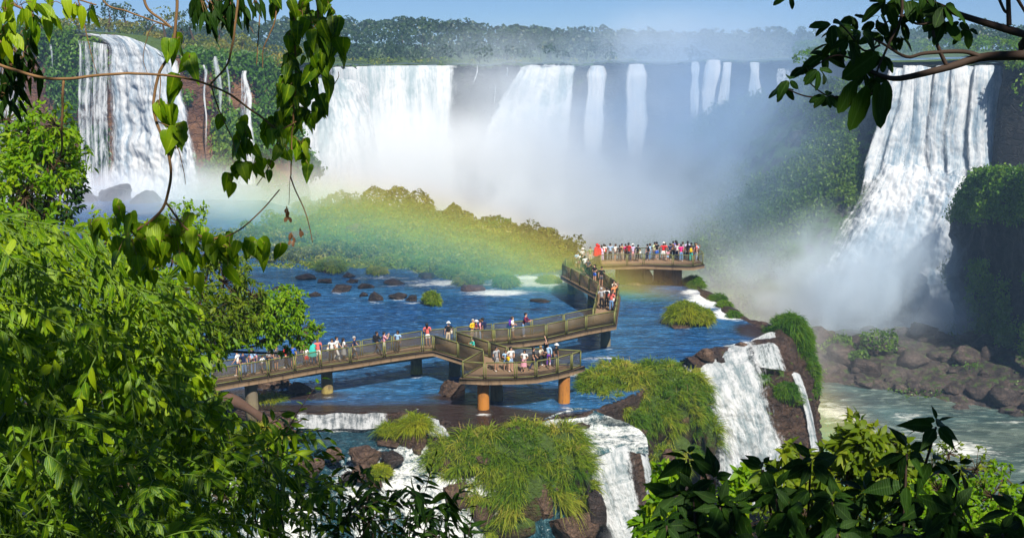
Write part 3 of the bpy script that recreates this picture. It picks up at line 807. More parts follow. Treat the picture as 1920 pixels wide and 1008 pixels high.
CONC = NT('weathered_concrete')
pp = CONC.pos()
c1 = CONC.mix(CONC.noise(pp, 1.2, 8, 0.7), (0.10, 0.066, 0.038), (0.30, 0.205, 0.125))
c1 = CONC.mix(CONC.mr(CONC.noise(CONC.mapping(pp, (3, 3, 0.5)), 1.0, 5, 0.7), 0.52, 0.7, 0, 0.7), c1, (0.05, 0.036, 0.024))
CONCRETE = CONC.done(CONC.principled(c1, 0.9, 0.2, CONC.bump(CONC.noise(pp, 9, 6, 0.7), 0.4, 0.05)))
DK = NT('deck_concrete')
pp = DK.pos()
c1 = DK.mix(DK.noise(pp, 0.9, 7, 0.7), (0.16, 0.10, 0.06), (0.33, 0.225, 0.14))
DECKM = DK.done(DK.principled(c1, 0.9, 0.2, DK.bump(DK.noise(pp, 12, 5, 0.7), 0.3, 0.03)))
def m_pier(name, low, high, z0, z1):
    t = NT(name)
    p = t.pos()
    z = t.math('ADD', t.sep(p)[2], t.math('MULTIPLY', t.math('SUBTRACT', t.noise(p, 2.2, 6, 0.7), 0.5), 1.2))
    c = t.mix(t.mr(z, z0, z1), low, high)
    c = t.mix(t.mr(t.noise(t.mapping(p, (4, 4, 0.9)), 1.0, 5, 0.75), 0.5, 0.72, 0, 0.75), c, (0.06, 0.045, 0.03))
    return t.done(t.principled(c, 0.85, 0.25, t.bump(t.noise(p, 8, 5, 0.7), 0.5, 0.06)))
PIER_ORANGE = m_pier('rust_stained_concrete', (0.50, 0.20, 0.035), (0.40, 0.16, 0.04), 0.2, 2.0)
PIER_PALE = m_pier('algae_stained_concrete', (0.42, 0.33, 0.10), (0.22, 0.16, 0.085), 0.1, 0.7)
PIER_GREY = m_pier('grey_concrete', (0.24, 0.20, 0.12), (0.20, 0.165, 0.115), 0.2, 1.2)
RAILM = m_plain('olive_painted_steel', (0.17, 0.175, 0.045), 0.5, 0.4, 0.35, 2.0)
GR = NT('fine_wire_mesh')
gc = GR.mix(GR.noise(GR.pos(), 0.8, 4, 0.6), (0.10, 0.075, 0.04), (0.17, 0.125, 0.065))
GRATE = GR.done(GR.mixsh(0.48, GR.node('ShaderNodeBsdfTransparent').outputs[0], GR.principled(gc, 0.6, 0.3)))
def m_grate(nm, a):
    t = NT(nm)
    c = t.mix(t.noise(t.pos(), 0.8, 4, 0.6), (0.10, 0.075, 0.04), (0.17, 0.125, 0.065))
    return t.done(t.mixsh(a, t.node('ShaderNodeBsdfTransparent').outputs[0], t.principled(c, 0.6, 0.3)))
GRATE_OPEN, GRATE_THIN, GRATE_DENSE = m_grate('open_wire_mesh', 0.10), m_grate('thin_wire_mesh', 0.28), m_grate('dense_wire_mesh', 0.68)

walk = empty('walkway', tuple(PZ(940, 690, 0)), 'long railed concrete walkway on stout piers zigzagging over the river to a crowded lookout', 'walkway')
WL = np.array(walk.location)
def wpart(o, par=walk):
    o.parent = par
    if par is walk: o.matrix_parent_inverse = Matrix.Translation(-walk.location)
    return o

# deck slab
tri = tessellate_polygon([[Vector((x, y, 0)) for x, y in deck_poly]])
n = len(deck_poly)
Vt = np.concatenate([np.c_[deck_poly, np.full(n, DZ)], np.c_[deck_poly, np.full(n, DZ - 0.34)]])
T = np.array(tri)
i = np.arange(n); j = (i + 1) % n
sides = np.stack([i, j, j + n, i + n], 1)
ids = np.concatenate([np.zeros(len(T)), np.ones(len(T)), np.ones(n)])
dk = mesh_obj('deck', Vt, [np.concatenate([T, T[:, ::-1] + n]), sides], None, smooth=False, mats=[DECKM, CONCRETE], midx=ids)
wpart(dk)
# girder under the walkway legs
mid = []
cl = [((395, 685), (395, 679)), ]
for a, b in (((450, 673), (640, 646)), ((640, 646), (815, 622)), ((880, 617), (1000, 605)), ((1000, 605), (1135, 579)), ((1141, 572), (1141, 531)), ((1135, 526), (1085, 492)), ((830, 625), (920, 650))):
    p, q = rp(*a), rp(*b)
    p[2] = q[2] = DZ - 0.34 - 0.16
    wpart(MB().bar(p, q, 0.55, 0.30).build('girder', CONCRETE))

# railing panels, each a frame with wire infill
def rail_chain(pts, kinds):
    k = 0
    for a, b, gm in zip(pts[:-1], pts[1:], kinds):
        L = np.linalg.norm(b - a)
        m = max(1, int(round(L / 2.15)))
        for s in range(m):
            p = a + (b - a) * (s / m); q = a + (b - a) * ((s + 1) / m)
            d = unit(q - p)
            p = p + d * 0.07; q = q - d * 0.07
            zb = np.array([0, 0, 1.0])
            f = MB()
            top = RAIL
            p0 = p * [1, 1, 0] + zb * DZ; q0 = q * [1, 1, 0] + zb * DZ
            f.bar(p0 + zb * (top - 0.03), q0 + zb * (top - 0.03), 0.07, 0.06)
            f.bar(p0 + zb * 0.10, q0 + zb * 0.10, 0.05, 0.05)
            for e in (p0, q0):
                f.bar(e - zb * 0.03, e + zb * (top - 0.062), 0.065, 0.065, (d[0], d[1], 0))
            o = f.build('railing_panel', RAILM)
            wpart(o)
            g = MB().bar((p0 + q0) / 2 - (q0 - p0) * 0.5 + d * 0.035 + zb * 0.605, q0 - d * 0.035 + zb * 0.605, 0.012, 0.95)
            gi = g.build('wire_infill', gm)
            gi.parent = o
            k += 1
    return k
O_, T_, N_, D_ = GRATE_OPEN, GRATE_THIN, GRATE, GRATE_DENSE
nr = rail_chain(front, [T_] * 6 + [D_, N_] + [O_] * 6 + [T_, D_] + [N_] * 3 + [D_] * 6 + [O_] * 9) + rail_chain(backc, [T_] * 5 + [T_] * 4 + [D_] * 4 + [O_] * 9)
print('railing panels', nr)

def pier(px, py, r, mat, ztop=DZ - 0.36, rb=None, nd=0.03, zb=-1.0, capital=True):
    c = PZ(px, py, 0.0)
    c[1] += r
    k = 28
    zz = np.array([zb, -0.02, 0.5, 1.2, ztop - 0.5, ztop - 0.25, ztop])
    rad = np.array([1.03, 1.03, 1.0, 0.99, 0.99, 1.0 if not capital else 1.06, 1.0 if not capital else 1.22]) * r
    pts = np.stack([c[0] + 0 * zz, c[1] + 0 * zz, zz], 1)
    m = MB().tube(pts, rad, k)
    wpart(m.build('pier', mat, smooth=True))
pier(612, 738, 0.40, PIER_PALE)
pier(780, 702, 0.42, PIER_PALE)
pier(852, 705, 0.42, PIER_GREY)
pier(906, 769, 0.39, PIER_ORANGE, capital=False)
pier(931, 752, 0.42, PIER_GREY, capital=False)
pier(1058, 757, 0.40, PIER_ORANGE, capital=False)
pier(1136, 650, 0.40, PIER_GREY)
pier(1110, 572, 0.38, PIER_PALE)
pier(1071, 552, 0.36, PIER_PALE)
pier(955, 690, 0.40, PIER_GREY)
pier(470, 770, 0.42, PIER_GREY)
# lookout supports
def pbox(name, x0, x1, y1, Yd, depth, ztop, mat=CONCRETE, skew=0.0):
    a = PZ(x0, y1, 0.0); b = PZ(x1, y1, 0.0)
    xa = P(x0, y1, Yd)[0]; xb = P(x1, y1, Yd)[0]
    V = []
    for y in (Yd, Yd + depth):
        V += [(xa, y, -1), (xb, y, -1), (xb - skew * 0, y, ztop * 0.45), (xb - skew, y, ztop), (xa, y, ztop)]
    Fq5 = [[0, 1, 2, 3, 4], [9, 8, 7, 6, 5]]
    Fq = [[1, 0, 5, 6], [2, 1, 6, 7], [3, 2, 7, 8], [4, 3, 8, 9], [0, 4, 9, 5]]
    wpart(mesh_obj(name, V, [Fq5, Fq], mat, smooth=False))
pbox('abutment_wall', 1161, 1224, 533, 107.2, 2.2, DZ - 0.36, skew=0.7)
pbox('column', 1154, 1160, 533, 107.0, 0.5, DZ - 0.36)
pbox('column', 1261, 1278, 535, 106.9, 1.6, DZ - 0.36)
pbox('back_wall', 1226, 1262, 531, 110.2, 0.6, DZ - 0.36)
a, b = P(1214, 500, 107.0), P(1280, 500, 107.0)
a[2] = b[2] = DZ - 0.36 - 0.22
wpart(MB().bar(a + [0, 0.6, 0], b + [0, 0.6, 0], 1.0, 0.42).build('edge_beam', CONCRETE))

# ================================================================== people
def skin_mesh(name, verts, edges, sub=1, root=0):
    me = bpy.data.meshes.new(name)
    me.from_pydata([v[:3] for v in verts], edges, [])
    o = bpy.data.objects.new(name, me)
    COL.objects.link(o)
    m = o.modifiers.new('s', 'SKIN')
    m.branch_smoothing = 0.6
    m.use_smooth_shade = True
    lay = me.skin_vertices[0].data if len(me.skin_vertices) else me.skin_vertices.new().data
    for i, v in enumerate(verts):
        lay[i].radius = (v[3], v[4] if len(v) > 4 else v[3])
        lay[i].use_root = (i == root)
    if sub:
        s = o.modifiers.new('u', 'SUBSURF'); s.levels = sub; s.render_levels = sub
    dg = bpy.context.evaluated_depsgraph_get()
    r = bpy.data.meshes.new_from_object(o.evaluated_get(dg))
    r.name = name
    bpy.data.objects.remove(o)
    bpy.data.meshes.remove(me)
    for p in r.polygons: p.use_smooth = True
    r.materials.clear()
    r.materials.append(None)
    return r

def hand(V, E, wi, wrist, d, palm_n):
    """palm and five curled fingers at the end of an arm"""
    d = np.asarray(d, float) / np.linalg.norm(d)
    pn = np.asarray(palm_n, float)
    side = np.cross(d, pn); side /= np.linalg.norm(side)
    pc = wrist + d * 0.055
    V.append((*pc, 0.034, 0.018)); pi_ = len(V) - 1; E.append((wi, pi_))
    for k, ln in enumerate((0.066, 0.075, 0.07, 0.056)):
        b = pc + d * 0.035 + side * (0.027 - 0.018 * k)
        m_ = b + d * ln * 0.5 + pn * 0.006
        t = b + d * ln * 0.85 + pn * 0.03
        V.append((*b, 0.009)); V.append((*m_, 0.0085)); V.append((*t, 0.0075))
        q = len(V)
        E.extend([(pi_, q - 3), (q - 3, q - 2), (q - 2, q - 1)])
    b = pc - d * 0.01 + side * 0.034
    t = b + side * 0.022 + d * 0.035
    V.append((*b, 0.011)); V.append((*t, 0.009))
    q = len(V)
    E.extend([(pi_, q - 2), (q - 2, q - 1)])

def proto(pose):
    """joints of a 1.70 m figure facing +Y; returns meshes body, shirt, trousers, shorts, skirt, dress, hair, long_hair, hat, hood, backpack, bag"""
    lean, stride = 0.0, 0.0
    aL = [(0.20, 0.0, 1.37), (0.25, -0.02, 1.11), (0.25, 0.05, 0.87)]
    aR = [(-0.20, 0.0, 1.37), (-0.25, -0.02, 1.11), (-0.25, 0.05, 0.87)]
    if pose == 'walk':
        stride = 0.22
        aL = [(0.20, 0.0, 1.37), (0.25, -0.10, 1.12), (0.25, -0.02, 0.90)]
        aR = [(-0.20, 0.0, 1.37), (-0.25, 0.09, 1.12), (-0.23, 0.24, 0.96)]
    if pose == 'photo':
        aL = [(0.20, 0.0, 1.37), (0.25, 0.14, 1.16), (0.09, 0.33, 1.42)]
        aR = [(-0.20, 0.0, 1.37), (-0.25, 0.14, 1.16), (-0.09, 0.33, 1.42)]
    if pose == 'lean':
        lean = 0.16
        aL = [(0.20, 0.14, 1.34), (0.27, 0.24, 1.12), (0.22, 0.46, 1.15)]
        aR = [(-0.20, 0.14, 1.34), (-0.27, 0.24, 1.12), (-0.22, 0.46, 1.15)]
    if pose == 'raise':
        aR = [(-0.20, 0.0, 1.37), (-0.29, 0.10, 1.60), (-0.24, 0.18, 1.86)]
    if pose == 'elbow':
        aL = [(0.20, 0.0, 1.37), (0.26, -0.05, 1.12), (0.10, 0.18, 1.10)]
        aR = [(-0.20, 0.0, 1.37), (-0.27, -0.03, 1.12), (-0.12, 0.2, 1.04)]
    L = lean
    V = [(0, 0, 0.93, 0.135, 0.10), (0, 0.3 * L, 1.06, 0.115, 0.088), (0, 0.7 * L, 1.24, 0.145, 0.10), (0, L, 1.38, 0.085, 0.075), (0, L + 0.01, 1.46, 0.05, 0.052),
         (0, L + 0.02, 1.545, 0.070, 0.082), (0, L + 0.015, 1.615, 0.078, 0.094), (0, L + 0.005, 1.675, 0.048, 0.058), (0, L + 0.115, 1.565, 0.014), (0, L + 0.10, 1.52, 0.02)]
    E = [(0, 1), (1, 2), (2, 3), (3, 4), (4, 5), (5, 6), (6, 7), (6, 8), (5, 9)]
    for s, a in ((1, aL), (-1, aR)):
        q = len(V)
        V += [(*a[0], 0.055), (*a[1], 0.042), (*a[2], 0.028)]
        E += [(3, q), (q, q + 1), (q + 1, q + 2)]
        d = np.array(a[2]) - np.array(a[1])
        pn = np.array([-s * 0.9, 0.4, 0.1]); pn = pn - d * (pn @ d) / (d @ d); pn /= np.linalg.norm(pn)
        hand(V, E, q + 2, np.array(a[2]), d, pn)
        # ear
        V.append((s * 0.083, L + 0.0, 1.585, 0.012)); E.append((6, len(V) - 1))
    legs = []
    for s in (1, -1):
        y = stride * s
        j = [(s * 0.095, 0, 0.86), (s * 0.105, 0.55 * y + 0.03 * abs(stride) * 4, 0.48), (s * 0.11, y - (0.10 if y < 0 else 0), 0.09), (s * 0.12, y + 0.13 - (0.08 if y < 0 else 0), 0.035)]
        legs.append(j)
        q = len(V)
        V += [(*j[0], 0.082), (*j[1], 0.056), (*j[2], 0.038), (*j[3], 0.036, 0.03)]
        E += [(0, q), (q, q + 1), (q + 1, q + 2), (q + 2, q + 3)]
    r = {'body': skin_mesh('body', V, E)}
    # shirt with short sleeves
    V = [(0, 0, 0.90, 0.165, 0.125), (0, 0.3 * L, 1.06, 0.142, 0.112), (0, 0.7 * L, 1.25, 0.168, 0.122), (0, L, 1.385, 0.105, 0.092), (0, L + 0.005, 1.435, 0.066, 0.066)]
    E = [(0, 1), (1, 2), (2, 3), (3, 4)]
    for a in (aL, aR):
        q = len(V)
        a0, a1 = np.array(a[0]), np.array(a[1])
        V += [(*a0, 0.076), (*(a0 * 0.3 + a1 * 0.7), 0.064)]
        E += [(3, q), (q, q + 1)]
    r['shirt'] = skin_mesh('shirt', V, E)
    for a in (aL, aR):
        q = len(V)
        V += [(*a[1], 0.056), (*(np.array(a[1]) * 0.15 + np.array(a[2]) * 0.85), 0.042)]
        E += [(q - 1 if a is aL else q - 1, q), (q, q + 1)]
    # long sleeves: rebuild so that each forearm hangs on its own sleeve
    V = V[:5]; E = [(0, 1), (1, 2), (2, 3), (3, 4)]
    for a in (aL, aR):
        q = len(V)
        V += [(*a[0], 0.078), (*a[1], 0.062), (*(np.array(a[1]) * 0.12 + np.array(a[2]) * 0.88), 0.045)]
        E += [(3, q), (q, q + 1), (q + 1, q + 2)]
    r['jacket'] = skin_mesh('jacket', V, E)
    V = [(0, 0, 0.97, 0.150, 0.115), (0, 0, 0.89, 0.160, 0.122)]
    E = [(0, 1)]
    W = [tuple(v) for v in V]; WE = list(E)
    for j in legs:
        q = len(V)
        V += [(*j[0][:2], 0.80, 0.098), (*j[1], 0.075), (*j[2], 0.058)]
        E += [(1, q), (q, q + 1), (q + 1, q + 2)]
        q = len(W)
        W += [(*j[0][:2], 0.80, 0.102), ((j[0][0] + j[1][0]) / 2, j[1][1] * 0.8, 0.55, 0.092)]
        WE += [(1, q), (q, q + 1)]
    r['trousers'] = skin_mesh('trousers', V, E)
    r['shorts'] = skin_mesh('shorts', W, WE)
    V = []
    for j in legs:
        V.append(j)
    Vs, Es = [], []
    for j in legs:
        q = len(Vs)
        Vs += [(j[2][0], j[2][1] - 0.05, 0.05, 0.047), (j[2][0] + 0.002, j[2][1] + 0.04, 0.05, 0.046), (j[3][0], j[3][1] + 0.015, 0.036, 0.043, 0.034)]
        Es += [(q, q + 1), (q + 1, q + 2)]
    r['shoes'] = skin_mesh('shoes', Vs, Es)
    # skirt and dress: flared tubes
    def lathe(zr, k=14, cy=0.0):
        V = [(rr * 1.0 * math.cos(2 * math.pi * a / k) * (1 + 0.05 * math.sin(5 * a)), cy + rr * 0.78 * math.sin(2 * math.pi * a / k), z) for z, rr in zr for a in range(k)]
        Fq = [[q * k + a, q * k + (a + 1) % k, (q + 1) * k + (a + 1) % k, (q + 1) * k + a] for q in range(len(zr) - 1) for a in range(k)]
        me = bpy.data.meshes.new('skirt'); me.from_pydata(V, [], Fq); me.update()
        for p in me.polygons: p.use_smooth = True
        me.materials.append(None)
        return me
    r['skirt'] = lathe([(0.45, 0.25), (0.6, 0.22), (0.78, 0.20), (0.92, 0.172), (1.0, 0.145)])
    # hair, hats
    def cap(zmin, zlow_back, rx, ry, rz, nm, cz=1.605, cyo=0.0):
        V0, F0 = ICO[2]
        V, keep = [], []
        for v in V0:
            x, y, z = v
            back = max(0, -y)
            zz = z if z > zmin else (zmin + (z - zmin) * (1 + zlow_back * back) if y < 0.15 else zmin)
            V.append((x * rx, L + cyo + y * ry, cz + zz * rz))
        me = bpy.data.meshes.new(nm); me.from_pydata(V, [], F0.tolist()); me.update()
        for p in me.polygons: p.use_smooth = True
        me.materials.append(None)
        return me
    r['hair'] = cap(0.12, 0.8, 0.100, 0.118, 0.105, 'hair', 1.61, -0.012)
    r['long_hair'] = cap(0.12, 4.6, 0.112, 0.125, 0.108, 'hair', 1.61, -0.02)
    def lathe_hat():
        k = 12
        zr = [(1.635, 0.17), (1.64, 0.105), (1.70, 0.102), (1.745, 0.075), (1.755, 0.0)]
        V = [(rr * math.cos(2 * math.pi * a / k), L + 0.01 + rr * 1.1 * math.sin(2 * math.pi * a / k), z) for z, rr in zr for a in range(k)]
        Fq = [[q * k + a, q * k + (a + 1) % k, (q + 1) * k + (a + 1) % k, (q + 1) * k + a] for q in range(len(zr) - 1) for a in range(k)]
        me = bpy.data.meshes.new('hat'); me.from_pydata(V, [], Fq); me.update(); me.materials.append(None)
        return me
    r['hat'] = lathe_hat()
    r['hood'] = cap(-0.7, 0.6, 0.135, 0.145, 0.15, 'hood', 1.585, -0.035)
    def rbox(nm, c, h):
        bm = bmesh.new(); bmesh.ops.create_cube(bm, size=2)
        for v in bm.verts: v.co = Vector((c[0] + v.co.x * h[0], c[1] + v.co.y * h[1], c[2] + v.co.z * h[2]))
        bmesh.ops.bevel(bm, geom=bm.edges[:], offset=min(h) * 0.55, segments=2, affect='EDGES', profile=0.6)
        me = bpy.data.meshes.new(nm); bm.to_mesh(me); bm.free()
        for p in me.polygons: p.use_smooth = True
        me.materials.append(None)
        return me
    r['backpack'] = rbox('backpack', (0, 0.5 * L - 0.19, 1.2), (0.135, 0.085, 0.21))
    r['bag'] = rbox('bag', (0.25, 0.08, 0.92), (0.07, 0.13, 0.12))
    r['poncho'] = lathe([(0.62, 0.33), (0.85, 0.30), (1.1, 0.255), (1.3, 0.22), (1.41, 0.13), (1.46, 0.07)], cy=0.5 * L)
    r['poncho'].name = 'raincoat'
    return r

PROT = {k: proto(k) for k in ('stand', 'walk', 'photo', 'lean', 'raise', 'elbow')}
CLOTH = dict(white=(0.80, 0.80, 0.78), cream=(0.66, 0.60, 0.48), black=(0.018, 0.018, 0.02), navy=(0.02, 0.03, 0.09), grey=(0.36, 0.37, 0.39), darkgrey=(0.10, 0.10, 0.11), red=(0.66, 0.025, 0.03), coral=(0.75, 0.16, 0.14),
             pink=(0.78, 0.36, 0.45), hotpink=(0.78, 0.03, 0.24), yellow=(0.80, 0.52, 0.02), maroon=(0.17, 0.02, 0.055), blue=(0.04, 0.13, 0.55), lightblue=(0.36, 0.55, 0.80), turquoise=(0.05, 0.50, 0.42),
             purple=(0.16, 0.05, 0.42), lilac=(0.60, 0.50, 0.74), green=(0.22, 0.32, 0.12), lime=(0.62, 0.72, 0.42), tan=(0.48, 0.30, 0.17), beige=(0.50, 0.42, 0.30), denim=(0.14, 0.27, 0.50), orange=(0.72, 0.26, 0.10), brown=(0.15, 0.08, 0.045))
CL = {k: m_plain('cloth_' + k, v, 0.9, 0.1, 0.12, 14.0) for k, v in CLOTH.items()}
SKIN = [m_plain('skin_light', (0.62, 0.36, 0.25), 0.6, 0.3, 0.08, 8), m_plain('skin_tan', (0.48, 0.26, 0.165), 0.6, 0.3, 0.08, 8), m_plain('skin_brown', (0.30, 0.155, 0.09), 0.6, 0.3, 0.08, 8)]
HAIRC = {'k': m_plain('hair_dark', (0.012, 0.009, 0.008), 0.5, 0.4, 0.2, 20), 'b': m_plain('hair_brown', (0.075, 0.038, 0.018), 0.5, 0.4, 0.2, 20), 'g': m_plain('hair_grey', (0.42, 0.41, 0.40), 0.6, 0.3, 0.15, 20), 'f': m_plain('hair_fair', (0.34, 0.22, 0.10), 0.5, 0.4, 0.2, 20)}

def setmat(o, m):
    o.material_slots[0].link = 'OBJECT'
    o.material_slots[0].material = m

def child(par, me, name, m):
    o = bpy.data.objects.new(name, me)
    COL.objects.link(o)
    o.parent = par
    setmat(o, m)
    return o

deck_in = offset(poly, -0.32)
def onto_deck(p):
    """keeps the feet on the deck: nearest spot clear of the railings"""
    if inside(np.array([p[0]]), np.array([p[1]]), deck_in)[0]: return p
    a = deck_in; b = np.roll(deck_in, -1, 0)
    t = np.clip(np.sum((p[:2] - a) * (b - a), 1) / (np.sum((b - a) ** 2, 1) + 1e-9), 0, 1)
    q = a + (b - a) * t[:, None]
    k = np.argmin(np.sum((q - p[:2]) ** 2, 1))
    return np.array([q[k][0], q[k][1], p[2]])

LABELS = set()
def person(px, py, pose, face, hair, top, bottom, label, group, size=1.0, extra=(), coat='shirt', skin=None):
    p = onto_deck(PZ(px, py, DZ))
    P0 = PROT[pose]
    o = bpy.data.objects.new('person', P0['body'])
    COL.objects.link(o)
    o.location = (p[0], p[1], DZ + 0.005)
    o.rotation_euler = (R(random.uniform(-4, 3)), R(random.uniform(-4, 4)), R(face + random.uniform(-25, 25)))
    size *= random.uniform(0.95, 1.05)
    o.scale = (size * 1.02, size * 1.02, size)
    setmat(o, SKIN[(px * 7 + py) % 3] if skin is None else SKIN[skin])
    if coat == 'raincoat':
        child(o, P0['poncho'], 'raincoat', CL[top]); child(o, P0['hood'], 'hood', CL[top]); child(o, P0['jacket'], 'sleeves', CL[top])
    else:
        child(o, P0[coat], coat, CL[top])
        child(o, P0['long_hair' if hair[0] == 'L' else 'hair'], 'hair', HAIRC[hair[-1]])
    bt, bc = bottom.split()
    child(o, P0[bt], bt, CL[bc])
    child(o, P0['shoes'], 'shoes', CL['white' if (px + py) % 3 == 0 else 'darkgrey'])
    for e in extra:
        en, ec = e.split()
        child(o, P0[en], en, CL[ec])
    assert label not in LABELS, label
    LABELS.add(label)
    tag(o, label, 'person', group)

